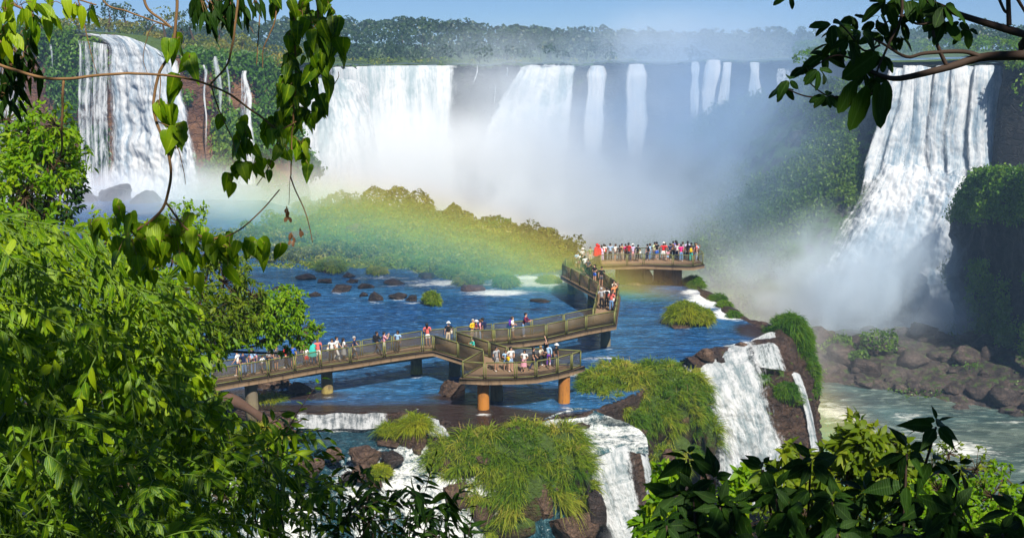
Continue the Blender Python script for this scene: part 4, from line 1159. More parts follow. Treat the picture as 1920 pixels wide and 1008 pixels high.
G1, G2, G3, G4, G5 = ('people on the near walkway', 'people on the walkway branch by the river', 'people on the round platform', 'people on the bridge leg to the lookout', 'people on the lookout')
PEOPLE = [
 (446, 703, 'walk', 80, 'k', 'white', 'shorts navy', 'person in white shirt and navy shorts at the leafy end of the walkway', G1),
 (459, 706, 'stand', 200, 'k', 'navy', 'trousers denim', 'person in navy top and jeans, second from the leafy end of the walkway', G1),
 (468, 698, 'elbow', 150, 'b', 'lightblue', 'trousers darkgrey', 'tall person in pale blue shirt at the back rail near the tree', G1, 1.05),
 (475, 702, 'stand', 30, 'k', 'pink', 'trousers denim', 'person in pink top and jeans at the front rail near the tree', G1, 0.95),
 (491, 699, 'walk', 260, 'k', 'white', 'shorts darkgrey', 'child in white shirt at the front rail near the tree', G1, 0.72, ('backpack navy',)),
 (505, 694, 'elbow', 250, 'k', 'grey', 'trousers black', 'person in grey shirt leaving the shade of the tree', G1, 1.0),
 (515, 692, 'stand', 240, 'b', 'darkgrey', 'shorts navy', 'person in dark grey top and short navy shorts under the tree', G1, 1.0),
 (533, 688, 'walk', 80, 'k', 'red', 'trousers black', 'person in red top with black backpack under hanging leaves', G1, 1.0, ('backpack black',)),
 (547, 687, 'stand', 180, 'k', 'blue', 'shorts darkgrey', 'person in bright blue shirt under hanging leaves', G1, 1.0),
 (565, 682, 'elbow', 120, 'Lb', 'tan', 'trousers darkgrey', 'long haired person in tan top under the tip of the tree', G1, 1.0),
 (576, 686, 'stand', 200, 'k', 'white', 'shorts red', 'child in white shirt and red shorts at the walkway rail', G1, 0.78),
 (586, 684, 'elbow', 340, 'Lb', 'turquoise', 'shorts darkgrey', 'person wrapped in turquoise shawl at the walkway rail', G1, 1.0, ('poncho turquoise',)),
 (596, 680, 'stand', 20, 'f', 'coral', 'shorts white', 'fair haired person in coral top beside the turquoise shawl', G1, 1.0),
 (620, 677, 'stand', 200, 'Lk', 'white', 'trousers black', 'person in white top and black trousers walking with two friends', G1, 0.98, ('bag cream',)),
 (632, 677, 'walk', 280, 'k', 'white', 'trousers white', 'person in white with navy backpack between two friends', G1, 1.02, ('backpack navy',)),
 (643, 673, 'elbow', 290, 'Lk', 'white', 'skirt grey', 'person in white top and grey skirt ahead of the navy backpack', G1, 0.98),
 (665, 674, 'walk', 250, 'g', 'navy', 'shorts grey', 'grey haired person in navy shirt walking alone on the walkway', G1, 1.02),
 (705, 662, 'walk', 240, 'k', 'black', 'trousers darkgrey', 'person in black jacket with backpack crossing the walkway', G1, 1.02, ('backpack black',), 'jacket'),
 (711, 657, 'photo', 300, 'k', 'pink', 'shorts white', 'person in pink top taking a picture behind a black jacket', G1, 0.98),
 (745, 661, 'stand', 190, 'Lk', 'lightblue', 'trousers black', 'pony tailed person in pale blue top alone at the rail', G1, 1.0),
 (802, 648, 'elbow', 350, 'Lk', 'coral', 'shorts white', 'long haired person in coral top and white shorts at the bend', G1, 1.0),
 (828, 636, 'stand', 10, 'k', 'black', 'trousers beige', 'person in white sun hat with cream bag behind the bend', G1, 0.95, ('hat white', 'bag cream')),
 (890, 664, 'lean', 100, 'k', 'turquoise', 'trousers black', 'dark haired person in turquoise jacket bending over on the ramp', G1, 0.72, (), 'jacket'),
 (875, 634, 'elbow', 250, 'g', 'yellow', 'shorts beige', 'person in bright yellow shirt in a group of four', G2, 1.03, (), 'jacket'),
 (885, 634, 'elbow', 260, 'k', 'maroon', 'trousers grey', 'person in maroon top and white hat next to the yellow shirt', G2, 0.98, ('hat white',)),
 (893, 633, 'elbow', 90, 'b', 'pink', 'trousers lightblue', 'person in pale pink top holding something in the group of four', G2, 1.0),
 (900, 635, 'stand', 80, 'k', 'navy', 'shorts black', 'person in navy with large backpack, last of the group of four', G2, 1.03, ('backpack navy',)),
 (963, 634, 'elbow', 280, 'b', 'white', 'shorts white', 'person in white with a purple backpack on the branch', G2, 0.98, ('backpack purple',)),
 (981, 630, 'lean', 270, 'k', 'maroon', 'trousers denim', 'person in maroon shirt and loose jeans leaning to the rail', G2, 1.08, (), 'jacket'),
 (931, 695, 'stand', 200, 'k', 'grey', 'shorts grey', 'person in grey shirt and grey shorts with a shoulder bag on the platform', G3, 1.03, ('bag darkgrey',), 'shirt', 1),
 (948, 694, 'elbow', 180, 'Lb', 'lightblue', 'shorts denim', 'child in pale blue top and denim shorts on the platform', G3, 0.82),
 (957, 696, 'elbow', 220, 'Lk', 'white', 'shorts lightblue', 'person in white top carrying a yellow bag on the platform', G3, 0.97, ('bag yellow',)),
 (981, 697, 'elbow', 170, 'Lk', 'white', 'skirt pink', 'person in white top and pink skirt at the platform rail', G3, 0.93),
 (1001, 695, 'walk', 290, 'k', 'black', 'trousers navy', 'person in black shirt striding along the platform rail', G3, 1.0),
 (1011, 689, 'lean', 240, 'f', 'cream', 'trousers black', 'fair haired person in cream shirt bending at the platform rail', G3, 0.95),
 (1023, 681, 'raise', 120, 'k', 'black', 'trousers black', 'tall person in black raising one arm on the platform', G3, 1.08),
 (1032, 679, 'stand', 170, 'b', 'lightblue', 'trousers purple', 'person in pale blue top with purple trousers on the platform', G3, 1.02, (), 'jacket'),
 (1031, 692, 'stand', 100, 'k', 'pink', 'shorts white', 'small child in pink low behind the platform rail', G3, 0.55),
 (1040, 687, 'stand', 210, 'k', 'black', 'trousers darkgrey', 'person in black top and white hat at the curved rail', G3, 0.95, ('hat white',)),
 (1129, 580, 'stand', 10, 'g', 'grey', 'trousers black', 'grey haired person in pale grey shirt and black trousers on the bridge leg', G4, 1.05),
 (1137, 577, 'walk', 20, 'k', 'white', 'trousers black', 'person in white shirt with black backpack in the cluster on the bridge leg', G4, 1.05, ('backpack black',)),
 (1146, 583, 'elbow', 340, 'Lb', 'coral', 'trousers denim', 'person in coral top and jeans in the cluster on the bridge leg', G4, 0.98),
 (1151, 577, 'stand', 250, 'k', 'black', 'shorts white', 'person in black top and white shorts in the cluster on the bridge leg', G4, 0.95),
 (1157, 571, 'raise', 190, 'b', 'orange', 'trousers brown', 'person in orange top raising an arm on the bridge leg', G4, 1.0),
 (1151, 563, 'photo', 200, 'Lk', 'cream', 'trousers black', 'dark long haired person in cream top behind the raised arm', G4, 1.0),
 (1130, 536, 'stand', 170, 'k', 'black', 'shorts darkgrey', 'person in black shirt and dark shorts alone halfway along the bridge leg', G4, 1.05),
 (1119, 528, 'elbow', 150, 'Lk', 'black', 'shorts blue', 'person in black top and blue shorts halfway along the bridge leg', G4, 0.95),
 (1110, 517, 'elbow', 170, 'k', 'darkgrey', 'trousers black', 'person in dark grey leaning on the inner rail of the bridge leg', G4, 0.95),
 (1099, 511, 'walk', 20, 'k', 'white', 'trousers black', 'person in white shirt near the far end of the bridge leg', G4, 1.0),
 (1092, 508, 'stand', 200, 'Lk', 'black', 'skirt grey', 'person in black top and grey skirt near the far end of the bridge leg', G4, 1.0),
 (1081, 504, 'elbow', 200, 'b', 'lightblue', 'shorts white', 'person in pale blue shirt at the far corner of the bridge leg', G4, 1.0),
 (1086, 506, 'stand', 160, 'Lb', 'white', 'shorts pink', 'person in white top and pink shorts at the far corner of the bridge leg', G4, 0.95),
 (1078, 495, 'stand', 220, 'k', 'white', 'trousers white', 'person all in white with a white hat at the far corner', G4, 1.0, ('hat white',)),
 (1091, 490, 'stand', 180, 'k', 'green', 'trousers beige', 'person in green shirt behind the bend to the lookout', G4, 1.0),
 (1101, 488, 'stand', 30, 'k', 'red', 'trousers grey', 'taller of two people in red hooded raincoats', G5, 1.15, (), 'raincoat'),
 (1108, 488, 'stand', 330, 'k', 'red', 'trousers grey', 'shorter of two people in red hooded raincoats', G5, 1.02, (), 'raincoat'),
 (1122, 488, 'lean', 20, 'Lk', 'lilac', 'trousers lilac', 'person in lilac leaning out at the left end of the lookout', G5, 0.98),
 (1127, 486, 'stand', 0, 'k', 'white', 'trousers black', 'person in white behind the lilac top on the lookout', G5, 1.0),
 (1135, 489, 'stand', 30, 'k', 'red', 'trousers black', 'person in red shirt and black trousers at the lookout rail', G5, 1.02),
 (1144, 489, 'photo', 350, 'k', 'lightblue', 'trousers black', 'person in pale blue shirt and black trousers on the lookout', G5, 1.05),
 (1153, 488, 'elbow', 60, 'b', 'white', 'shorts darkgrey', 'person in white shirt and dark shorts on the lookout', G5, 1.06),
 (1162, 490, 'stand', 20, 'k', 'black', 'trousers darkgrey', 'person all in black in front of a bare tan top', G5, 1.0),
 (1166, 488, 'stand', 190, 'k', 'tan', 'trousers beige', 'person in tan top and beige trousers on the lookout', G5, 1.02),
 (1173, 488, 'elbow', 200, 'k', 'hotpink', 'trousers black', 'person in deep pink top and black trousers on the lookout', G5, 0.95),
 (1180, 490, 'stand', 330, 'k', 'red', 'trousers navy', 'person in red shirt and navy trousers on the lookout', G5, 1.08),
 (1187, 489, 'stand', 20, 'b', 'lilac', 'shorts pink', 'person in lilac top with pink shorts on the lookout', G5, 1.0, ('hat white',)),
 (1194, 490, 'stand', 350, 'k', 'black', 'trousers black', 'person in black with a white bag before the empty rail', G5, 1.0, ('bag white',)),
 (1213, 488, 'stand', 60, 'k', 'darkgrey', 'trousers navy', 'person with black backpack after the empty rail', G5, 1.0, ('backpack black',)),
 (1218, 488, 'stand', 80, 'b', 'lightblue', 'trousers denim', 'person in pale blue and jeans facing a lime shirt', G5, 1.08),
 (1225, 487, 'stand', 250, 'k', 'lime', 'trousers darkgrey', 'person in pale lime shirt on the lookout', G5, 1.03),
 (1232, 487, 'elbow', 20, 'k', 'black', 'shorts blue', 'person in black top and bright blue shorts on the lookout', G5, 1.06),
 (1242, 488, 'stand', 350, 'k', 'red', 'shorts white', 'person in red shirt, white shorts and white hat', G5, 1.08, ('hat white',)),
 (1247, 487, 'stand', 40, 'b', 'coral', 'shorts white', 'person in coral top and white shorts on the lookout', G5, 1.0),
 (1251, 490, 'stand', 10, 'k', 'pink', 'shorts lightblue', 'child in pink top in front of taller people', G5, 0.7),
 (1256, 487, 'elbow', 30, 'k', 'navy', 'trousers black', 'person in navy top and black trousers on the lookout', G5, 1.05),
 (1260, 486, 'stand', 0, 'k', 'brown', 'trousers black', 'person in brown top deep in the lookout crowd', G5, 1.06),
 (1265, 485, 'photo', 10, 'k', 'blue', 'trousers navy', 'person in blue shirt taking a picture from the lookout', G5, 1.12),
 (1269, 488, 'stand', 340, 'k', 'white', 'trousers navy', 'person in white shirt left of the hot pink shirt', G5, 1.0),
 (1273, 484, 'photo', 350, 'Lk', 'pink', 'trousers white', 'person in pink top at the back rail of the lookout', G5, 1.15),
 (1277, 490, 'stand', 10, 'k', 'hotpink', 'trousers denim', 'person in hot pink shirt and jeans at the lookout rail', G5, 1.0),
 (1283, 486, 'stand', 330, 'b', 'grey', 'trousers black', 'person in grey shirt right of the hot pink shirt', G5, 1.06),
 (1288, 488, 'elbow', 20, 'Lk', 'black', 'shorts black', 'long haired person in black top and shorts on the lookout', G5, 1.0),
 (1292, 485, 'stand', 20, 'k', 'lilac', 'trousers grey', 'person in lilac top behind a yellow backpack', G5, 1.1),
 (1296, 490, 'stand', 5, 'k', 'navy', 'trousers turquoise', 'person with bright yellow backpack at the lookout rail', G5, 1.0, ('backpack yellow',)),
 (1300, 486, 'stand', 0, 'k', 'black', 'trousers navy', 'person in black shirt behind two white shirts', G5, 1.1),
 (1304, 488, 'lean', 350, 'b', 'white', 'trousers brown', 'person in white shirt and brown trousers leaning near the right end of the lookout', G5, 1.05),
 (1308, 489, 'elbow', 330, 'k', 'white', 'shorts blue', 'person in white top and blue shorts near the right end', G5, 0.95),
 (1311, 485, 'stand', 300, 'k', 'lightblue', 'trousers white', 'person in pale blue at the back near the right end', G5, 1.12),
 (1314, 488, 'photo', 300, 'b', 'orange', 'trousers denim', 'person in orange shirt second from the right end', G5, 1.02),
 (1317, 486, 'stand', 280, 'f', 'coral', 'trousers grey', 'fair haired person in coral shirt at the very right end', G5, 1.02),
]
for q in PEOPLE: person(*q)

# ================================================================== rocks, grass, mounds
GRASS = m_leaf('grass_blades', (0.055, 0.14, 0.006), (0.17, 0.25, 0.010), (0.40, 0.37, 0.05), 0.28, 0.6, 0.15)
GRASS_YEL = m_leaf('yellow_grass_blades', (0.12, 0.20, 0.006), (0.28, 0.32, 0.010), (0.42, 0.38, 0.03), 0.30, 0.6, 0.15)
GRASS_DEEP = m_leaf('deep_green_blades', (0.028, 0.10, 0.004), (0.075, 0.19, 0.007), (0.16, 0.26, 0.015), 0.40, 0.55, 0.2)
DRY = m_plain('dry_straw', (0.34, 0.24, 0.10), 0.9, 0.1, 0.3, 2.0)
SHRUB = m_leaf('shrub_leaves', (0.035, 0.10, 0.008), (0.085, 0.18, 0.012), (0.17, 0.26, 0.03), 0.35)
OLIVE = m_leaf('olive_leaves', (0.06, 0.095, 0.008), (0.14, 0.17, 0.014), (0.26, 0.25, 0.03), 0.3)
CLIFFGREEN = m_leaf('cliff_green', (0.035, 0.12, 0.006), (0.09, 0.22, 0.010), (0.20, 0.30, 0.02), 0.35)
ROCKM = m_rock('brown_rock', (0.085, 0.05, 0.034), (0.20, 0.125, 0.085), None, 0, 0.9, 0.75, 0.7)
ROCKWET = m_rock('wet_dark_rock', (0.022, 0.017, 0.016), (0.075, 0.05, 0.042), None, 0, 1.1, 0.35, 0.6)
ROCKMOSS = m_rock('mossy_rock', (0.075, 0.045, 0.03), (0.19, 0.115, 0.07), (0.08, 0.13, 0.02), 0.55, 0.8, 0.75, 0.7)
SOIL = m_rock('mound_soil', (0.05, 0.04, 0.018), (0.13, 0.09, 0.04), (0.06, 0.10, 0.015), 0.8, 0.7, 0.95, 0.6)
BARK = NT('bark')
pb = BARK.obj()
BARK = BARK.done(BARK.principled(BARK.mix(BARK.noise(BARK.mapping(pb, (6, 6, 1.2)), 1, 6, 0.7), (0.035, 0.022, 0.014), (0.15, 0.095, 0.055)), 0.9, 0.2, BARK.bump(BARK.noise(BARK.mapping(pb, (8, 8, 2)), 1, 5, 0.7), 0.6, 0.03)))

def blades(mb, root, d, L, W, droop, rnd):
    """arching grass blades: arrays of roots, start directions, lengths"""
    N = len(root)
    d = unit(d)
    sd = unit(np.cross(d, rng.normal(size=(N, 3))))
    hz = d * [1, 1, 0]
    hz = unit(hz + rng.normal(size=(N, 3)) * [0.15, 0.15, 0])
    V = np.zeros((N, 7, 3))
    for k, t in enumerate((0.0, 0.4, 0.75, 1.0)):
        c = root + d * (L * t)[:, None] * (1 - 0.25 * t * droop[:, None]) + hz * (L * 0.35 * droop * t * t)[:, None] - np.array([0, 0, 1.0]) * (L * 0.85 * droop * t * t)[:, None]
        w_ = (W * (0.8, 1.0, 0.7, 0)[k])[:, None]
        if k < 3:
            V[:, 2 * k] = c - sd * w_; V[:, 2 * k + 1] = c + sd * w_
        else: V[:, 6] = c
    b = np.arange(N)[:, None] * 7
    q = np.concatenate([b + [0, 1, 3, 2], b + [2, 3, 5, 4]])
    mb.add(V.reshape(-1, 3), [q, b + [4, 5, 6]], np.repeat(rnd, 7))

def tufts(mb, pts, nrm, per, L, W, rbase=0.5, rvar=0.25, up=0.6, droop=0.8, spread=0.9, rad=0.12):
    n = len(pts)
    tr = np.clip(rbase + rvar * rng.normal(size=n), 0, 1)
    ts = rng.uniform(0.7, 1.25, n)
    root = np.repeat(pts, per, 0) + rng.normal(size=(n * per, 3)) * rad * [1, 1, 0.4]
    d = np.repeat(unit(nrm + np.array([0, 0, up])), per, 0) + rng.normal(size=(n * per, 3)) * spread * 0.5
    d[:, 2] = np.maximum(d[:, 2], -0.1)
    LL = L * np.repeat(ts, per) * rng.uniform(0.55, 1.1, n * per)
    blades(mb, root, d, LL, W * rng.uniform(0.7, 1.2, n * per), droop * rng.uniform(0.5, 1.4, n * per), np.clip(np.repeat(tr, per) + 0.10 * rng.normal(size=n * per), 0, 1))

def leafcloud(mb, pts, nrm, size, rnd, jit=0.8, asp=0.55, hang=0.3):
    """folded leaf blades (two triangles pairs) at pts facing roughly nrm"""
    N = len(pts)
    nn = unit(nrm + jit * rng.normal(size=(N, 3)))
    ax = unit(np.cross(nn, rng.normal(size=(N, 3))) + np.array([0, 0, -hang]))
    sd = unit(np.cross(ax, nn))
    s = np.broadcast_to(size, (N,)) * rng.uniform(0.6, 1.3, N)
    s = s[:, None]
    V = np.stack([pts - ax * s * 0.5, pts + sd * s * asp * 0.5 + nn * s * 0.10 - ax * s * 0.05, pts + ax * s * 0.5 - np.array([0, 0, 1]) * s * 0.08, pts - sd * s * asp * 0.5 + nn * s * 0.10 - ax * s * 0.05], 1)
    b = np.arange(N)[:, None] * 4
    mb.add(V.reshape(-1, 3), [np.concatenate([b + [0, 1, 2], b + [0, 2, 3]])], np.repeat(rnd, 4))

def rock_mesh(mb, c, r, seed, sub=4, rough=0.35, flat=0.0, rot=None):
    V, Fc = ICO[sub]
    q = V * 1.0
    # facets: push flat against a few random planes, then roughen
    rs = np.random.default_rng(seed)
    for _ in range(15):
        nn = unit(rs.normal(size=3)); h = rs.uniform(0.5, 0.86)
        dd = q @ nn
        q = q - np.maximum(dd - h, 0)[:, None] * nn
    q = q + q * (0.55 * rough * fbm(V * 1.5 + seed, 3) + 0.16 * (np.abs(fbm(V * 3.1 + seed, 4)) * -1.6 + 0.4) + 0.05 * fbm(V * 9 + seed, 2))[:, None]
    if flat: q[:, 2] = np.maximum(q[:, 2], -flat)
    q = q * np.asarray(r)
    if rot is not None: q = q @ np.array(Matrix.Rotation(rot, 3, 'Z')).T
    mb.add(q + c, [Fc])

ALLROCK = 'boulders in the river'
def rock(px, py, wpx, hpx, label, mat=None, z=0.0, depth=1.0, group=ALLROCK, sub=4, rough=0.35, rot=None):
    """boulder whose foot meets the water (height z) at photo row py"""
    c = PZ(px, py, z)
    D = math.hypot(c[1], CAMZ - c[2])
    rx = wpx / 2 / F * D
    rz = hpx / F * D
    c = c + [0, rx * depth * 0.5, rz * 0.18]
    mb = MB()
    V0 = c * 0
    rock_mesh(mb, V0, (rx, rx * depth, rz * 0.82), int(px * 13 + py), sub, rough, rot=rot)
    o = mb.build('rock', mat or ROCKM, smooth=True)
    o.location = c
    return tag(o, label, 'rock', group)

def ell_surface(E, n, nzmin=-0.25):
    """random points on the outside of a union of ellipsoids"""
    area = np.array([r[0] * r[1] + r[0] * r[2] + r[1] * r[2] for _, r in E])
    P_, N_ = [], []
    for k, (c, r) in enumerate(E):
        m = int(n * area[k] / area.sum())
        v = unit(rng.normal(size=(m, 3)))
        v = v[v[:, 2] > nzmin]
        r = np.array(r)
        v = v * (1 + 0.22 * fbm(v * 2.4 + k, 4))[:, None]
        q = c + v * r
        ok = np.ones(len(q), bool)
        for j, (c2, r2) in enumerate(E):
            if j != k: ok &= (((q - c2) / np.array(r2)) ** 2).sum(1) > 0.93
        P_.append(q[ok]); N_.append(unit(v / r)[ok])
    return np.concatenate(P_), np.concatenate(N_)

def mound(label, E, n_tuft, per, L, W, mat, thr=-0.35, rbase=0.5, cat='grassy mound', group=None, rocks=(), nscale=0.5, nzmin=-0.25, droop=0.8, name='grassy_mound', soil=None, rad=0.12, tone=0.85):
    base = np.mean([c for c, r in E], 0)
    root = empty(name, tuple(base), label, cat, group)
    mb = MB()
    for k, (c, r) in enumerate(E):
        V, Fc = ICO[4 if max(r) > 0.8 else 3]
        q = V * (1 + 0.13 * fbm(V * 1.8 + c, 4) + 0.05 * fbm(V * 6 + c, 3))[:, None] * np.array(r) * 0.96
        mb.add(q + c - base, [Fc])
    o = mb.build('soil', soil or SOIL, root, smooth=True)
    p, n = ell_surface(E, n_tuft, nzmin)
    f = fbm(p * nscale + 3.1, 4)
    low = np.clip((base[2] - p[:, 2]) / 2.0, 0, 1) if n_tuft > 2000 else 0
    ok = f - 0.42 * low > thr
    p, n, f = p[ok], n[ok], f[ok]
    g = MB()
    tone_ = np.clip(rbase + tone * fbm(p * nscale * 0.9 + 40, 4), 0.02, 0.98)
    m = len(p)
    root_ = np.repeat(p - base, per, 0) + rng.normal(size=(m * per, 3)) * rad * [1, 1, 0.4]
    d = np.repeat(unit(n + [0, 0, 0.7]), per, 0) + rng.normal(size=(m * per, 3)) * 0.42
    d[:, 2] = np.maximum(d[:, 2], -0.15)
    LL = L * np.repeat(np.clip((1.0 + 1.1 * fbm(p * 0.8 + 11, 3)) * rng.normal(1.0, 0.3, m), 0.25, 2.0), per) * rng.uniform(0.45, 1.15, m * per)
    blades(g, root_, d, LL, W * rng.uniform(0.7, 1.25, m * per), droop * rng.uniform(0.5, 1.4, m * per), np.clip(np.repeat(np.clip(tone_ + 0.16 * rng.normal(size=m), 0, 1), per) + 0.10 * rng.normal(size=m * per), 0, 1))
    g.build('grass', mat, root)
    if n_tuft > 2000:
        sel = (fbm(p * 0.6 + 70, 3) > 0.10)
        pw, nw = np.repeat(p[sel], 9, 0), np.repeat(n[sel], 9, 0)
        wd = MB()
        leafcloud(wd, pw - base + nw * rng.uniform(0.05, 0.4, len(pw))[:, None] + rng.normal(size=pw.shape) * 0.16, nw + [0, 0, 0.5], 0.13, np.clip(0.5 + 0.25 * rng.normal(size=len(pw)), 0, 1), 0.8, 0.6, 0.2)
        wd.build('weeds', SHRUB, root)
        ds = MB()
        k_ = rng.integers(0, len(p), 260)
        blades(ds, p[k_] - base, n[k_] * 0.5 + [0, 0, 1.0] + rng.normal(size=(260, 3)) * 0.3, rng.uniform(0.6, 1.4, 260), np.full(260, 0.014), rng.uniform(0.1, 0.7, 260), np.full(260, 0.5))
        ds.build('straw_sprays', DRY, root)
    for k, (c, r, m_) in enumerate(rocks):
        b = MB(); rock_mesh(b, np.array(c) - base, r, 77 + k * 5 + int(c[0] * 3), 4, 0.4)
        b.build('rock', m_, root, smooth=True)
    return root

# big mounds in front
mound('big yellow-green grassy mound in the foreground, left of the front waterfall',
      [(P(905, 872, 65.2), (3.5, 2.2, 2.0)), (P(985, 872, 65.3), (3.4, 2.3, 2.3)), (P(1052, 846, 65.8), (1.25, 1.2, 1.6)), (P(1055, 920, 64.2), (1.75, 1.3, 2.6)), (P(985, 935, 63.2), (2.4, 1.5, 2.2)), (P(845, 892, 64.4), (1.6, 1.1, 1.0)), (P(915, 935, 63.2), (1.6, 1.1, 1.3)), (P(955, 985, 62.2), (1.8, 1.0, 1.0))],
      2600, 44, 0.95, 0.020, GRASS, -0.20, 0.44, rocks=[(P(858, 940, 62.9), (1.6, 1.1, 1.5), ROCKM), (P(905, 960, 62.2), (1.2, 0.9, 1.1), ROCKM), (P(1068, 990, 61.9), (1.75, 1.1, 1.25), ROCKM), (P(1020, 950, 62.4), (1.1, 0.7, 1.7), ROCKM), (P(835, 872, 64.0), (1.1, 0.7, 0.55), ROCKM), (P(905, 862, 63.5), (0.9, 0.6, 0.5), ROCKM), (P(1116, 968, 62.4), (0.7, 0.8, 1.5), ROCKWET), (P(1098, 905, 63.6), (0.4, 0.6, 0.9), ROCKWET)], nscale=0.55)
mound('bright green grassy mound between the front waterfall and the foaming cascade',
      [(P(1165, 735, 76.0), (2.5, 2.4, 2.0)), (P(1235, 728, 77.0), (2.2, 2.0, 1.8)), (P(1205, 790, 74.0), (2.4, 1.7, 2.2)), (P(1250, 790, 75.0), (2.2, 1.6, 2.7)), (P(1292, 760, 77.2), (1.0, 1.3, 2.4)), (P(1312, 790, 77.0), (0.7, 0.9, 3.0)), (P(1255, 850, 73.6), (1.7, 1.1, 1.6)), (P(1126, 722, 75.4), (1.3, 1.3, 1.2)), (P(1142, 768, 72.6), (1.3, 1.0, 1.2)), (P(1122, 742, 73.6), (1.1, 0.9, 0.9)), (P(1170, 790, 71.6), (1.1, 0.8, 1.0)), (P(1330, 830, 76.2), (0.55, 0.8, 1.6)), (P(1240, 880, 72.2), (1.4, 1.0, 1.5))],
      2600, 44, 0.90, 0.023, GRASS, -0.36, 0.36, rocks=[(P(1160, 822, 69.5), (1.05, 0.7, 0.5), ROCKWET), (P(1195, 815, 70.2), (0.95, 0.7, 0.6), ROCKM), (P(1248, 870, 71.4), (0.8, 0.6, 1.1), ROCKM), (P(1300, 765, 75.8), (0.25, 0.4, 1.3), ROCKWET), (P(1098, 775, 70.0), (0.7, 0.6, 0.5), ROCKM)], nscale=0.5)
mound('dark green round tussock crowning the outer rock of the cascade',
      [(P(1478, 622, 89.4), (1.45, 1.2, 1.35)), (P(1503, 640, 89.2), (0.75, 0.9, 1.3)), (P(1450, 632, 89.2), (0.75, 0.8, 0.85)), (P(1508, 672, 88.6), (0.55, 0.7, 1.2))],
      1100, 26, 0.62, 0.024, GRASS_DEEP, -0.6, 0.42)
mound('green moss hanging down the outer edge of the cascade rock',
      [(P(1521, 700, 88.0), (0.45, 0.7, 1.5)), (P(1526, 735, 87.4), (0.35, 0.6, 1.2))], 450, 20, 0.4, 0.022, GRASS_DEEP, -0.6, 0.5, 'moss')
mound('low yellow-green island of grass on a brown rock right of the walkway',
      [(P(1285, 590, 91.6), (1.3, 1.0, 0.95)), (P(1312, 597, 91.6), (1.1, 0.9, 0.75))], 800, 26, 0.5, 0.024, GRASS_YEL, -0.7, 0.40, 'grass tussock',
      rocks=[(P(1272, 612, 90.6), (1.1, 0.6, 0.28), ROCKM)], nscale=0.8, name='grass_tussock')
mound('mossy clump on the sloping rock between two streams of the cascade',
      [(P(1475, 735, 81.7), (0.75, 0.4, 0.75)), (P(1492, 752, 82), (0.5, 0.4, 0.6))], 330, 22, 0.35, 0.02, GRASS_DEEP, -0.4, 0.7, 'moss')
mound('small tuft on the brown rock beside the foaming cascade', [(P(1427, 712, 82.3), (0.4, 0.3, 0.35))], 90, 22, 0.4, 0.02, GRASS_DEEP, -0.8, 0.7, 'grass tussock', name='grass_tussock')
mound('small yellow tuft on the rim above the cascade', [(P(1458, 652, 86.6), (0.4, 0.3, 0.3))], 80, 22, 0.35, 0.02, GRASS_YEL, -0.8, 0.5, 'grass tussock', name='grass_tussock')
mound('green clump at the rim right of the lookout', [(P(1300, 530, 107), (0.8, 0.6, 0.6)), (P(1308, 537, 106), (0.5, 0.5, 0.4))], 300, 20, 0.5, 0.026, GRASS_DEEP, -0.8, 0.5, 'grass tussock', name='grass_tussock', rocks=[(P(1291, 530, 107.6), (0.6, 0.6, 0.6), ROCKWET)])
for q, (px, py, r_, lab) in enumerate([(1346, 556, 0.5, 'topmost of the mossy tufts along the rapids on the rim'), (1359, 568, 0.42, 'second mossy tuft down the rim beside the rapids'), (1377, 588, 0.45, 'third mossy tuft down the rim beside the rapids')]):
    mound(lab, [(PZ(px, py + 4, 0.1), (r_ * 1.2, r_, r_ * 0.8))], 120, 18, 0.35, 0.025, GRASS_DEEP, -0.8, 0.6, 'grass tussock', 'tufts along the rim', name='grass_tussock')
# tussocks out in the river
for px, py, w_, h_, lab, m_ in [(807, 573, 28, 26, 'round green tussock on its own dark rock in mid river', GRASS), (948, 540, 40, 24, 'broad tussock in the white water left of the walkway', GRASS), (880, 538, 44, 26, 'tussock on brown rock at the tail of the island', GRASS),
                                (703, 515, 32, 14, 'low tussock just off the island, left of the first white ripple', GRASS), (792, 508, 44, 22, 'bushy tussock at the foot of the island', GRASS), (618, 512, 46, 30, 'pale bushy tussock at the near left shore of the island', GRASS), (848, 520, 50, 20, 'flat tussock joined to the island shore', GRASS), (1030, 532, 40, 10, 'thin low tussock beside the walkway railing', GRASS)]:
    c = PZ(px, py, 0.0); D = math.hypot(c[1], CAMZ); rx = w_ / 2 / F * D * 0.85; rz = h_ / F * D * 0.42
    mound(lab, [(c + [0, rx, rz * 0.9], (rx, rx * 0.8, rz)), (c + [rx * 0.35, rx * 0.7, rz * 0.7], (rx * 0.7, rx * 0.7, rz * 0.8))], 420, 22, 0.38 + 0.25 * rz, 0.028, m_, -0.8, 0.45, 'grass tussock', 'tussocks in the river', name='grass_tussock', rocks=[(c + [0, rx * 0.6, 0.0], (rx * 1.1, rx * 0.8, 0.32), ROCKWET)])
c0 = PZ(757, 838, -0.95)
mound('brown boulder topped with two tufts of bright grass below the low ledge',
      [(c0 + [0.72, 0.7, 1.15], (0.62, 0.5, 0.5)), (c0 + [-0.95, 0.8, 0.72], (0.42, 0.4, 0.33))], 330, 26, 0.62, 0.018, GRASS_YEL, -0.9, 0.3, 'grassy boulder', None,
      rocks=[(c0 + [0.15, 0.8, 0.35], (1.25, 0.95, 0.85), ROCKM), (c0 + [-0.95, 0.5, 0.05], (0.85, 0.8, 0.42), ROCKM), (c0 + [0.95, 0.3, 0.1], (0.75, 0.7, 0.75), ROCKM)], name='grassy_boulder')
mound('round yellow tussock perched on rock in the churning water', [(P(713, 886, 62.8), (0.42, 0.4, 0.36))], 200, 26, 0.34, 0.016, GRASS_YEL, -0.9, 0.25, 'grass tussock', rocks=[(P(700, 905, 62.4), (0.8, 0.6, 0.5), ROCKM)], name='grass_tussock')
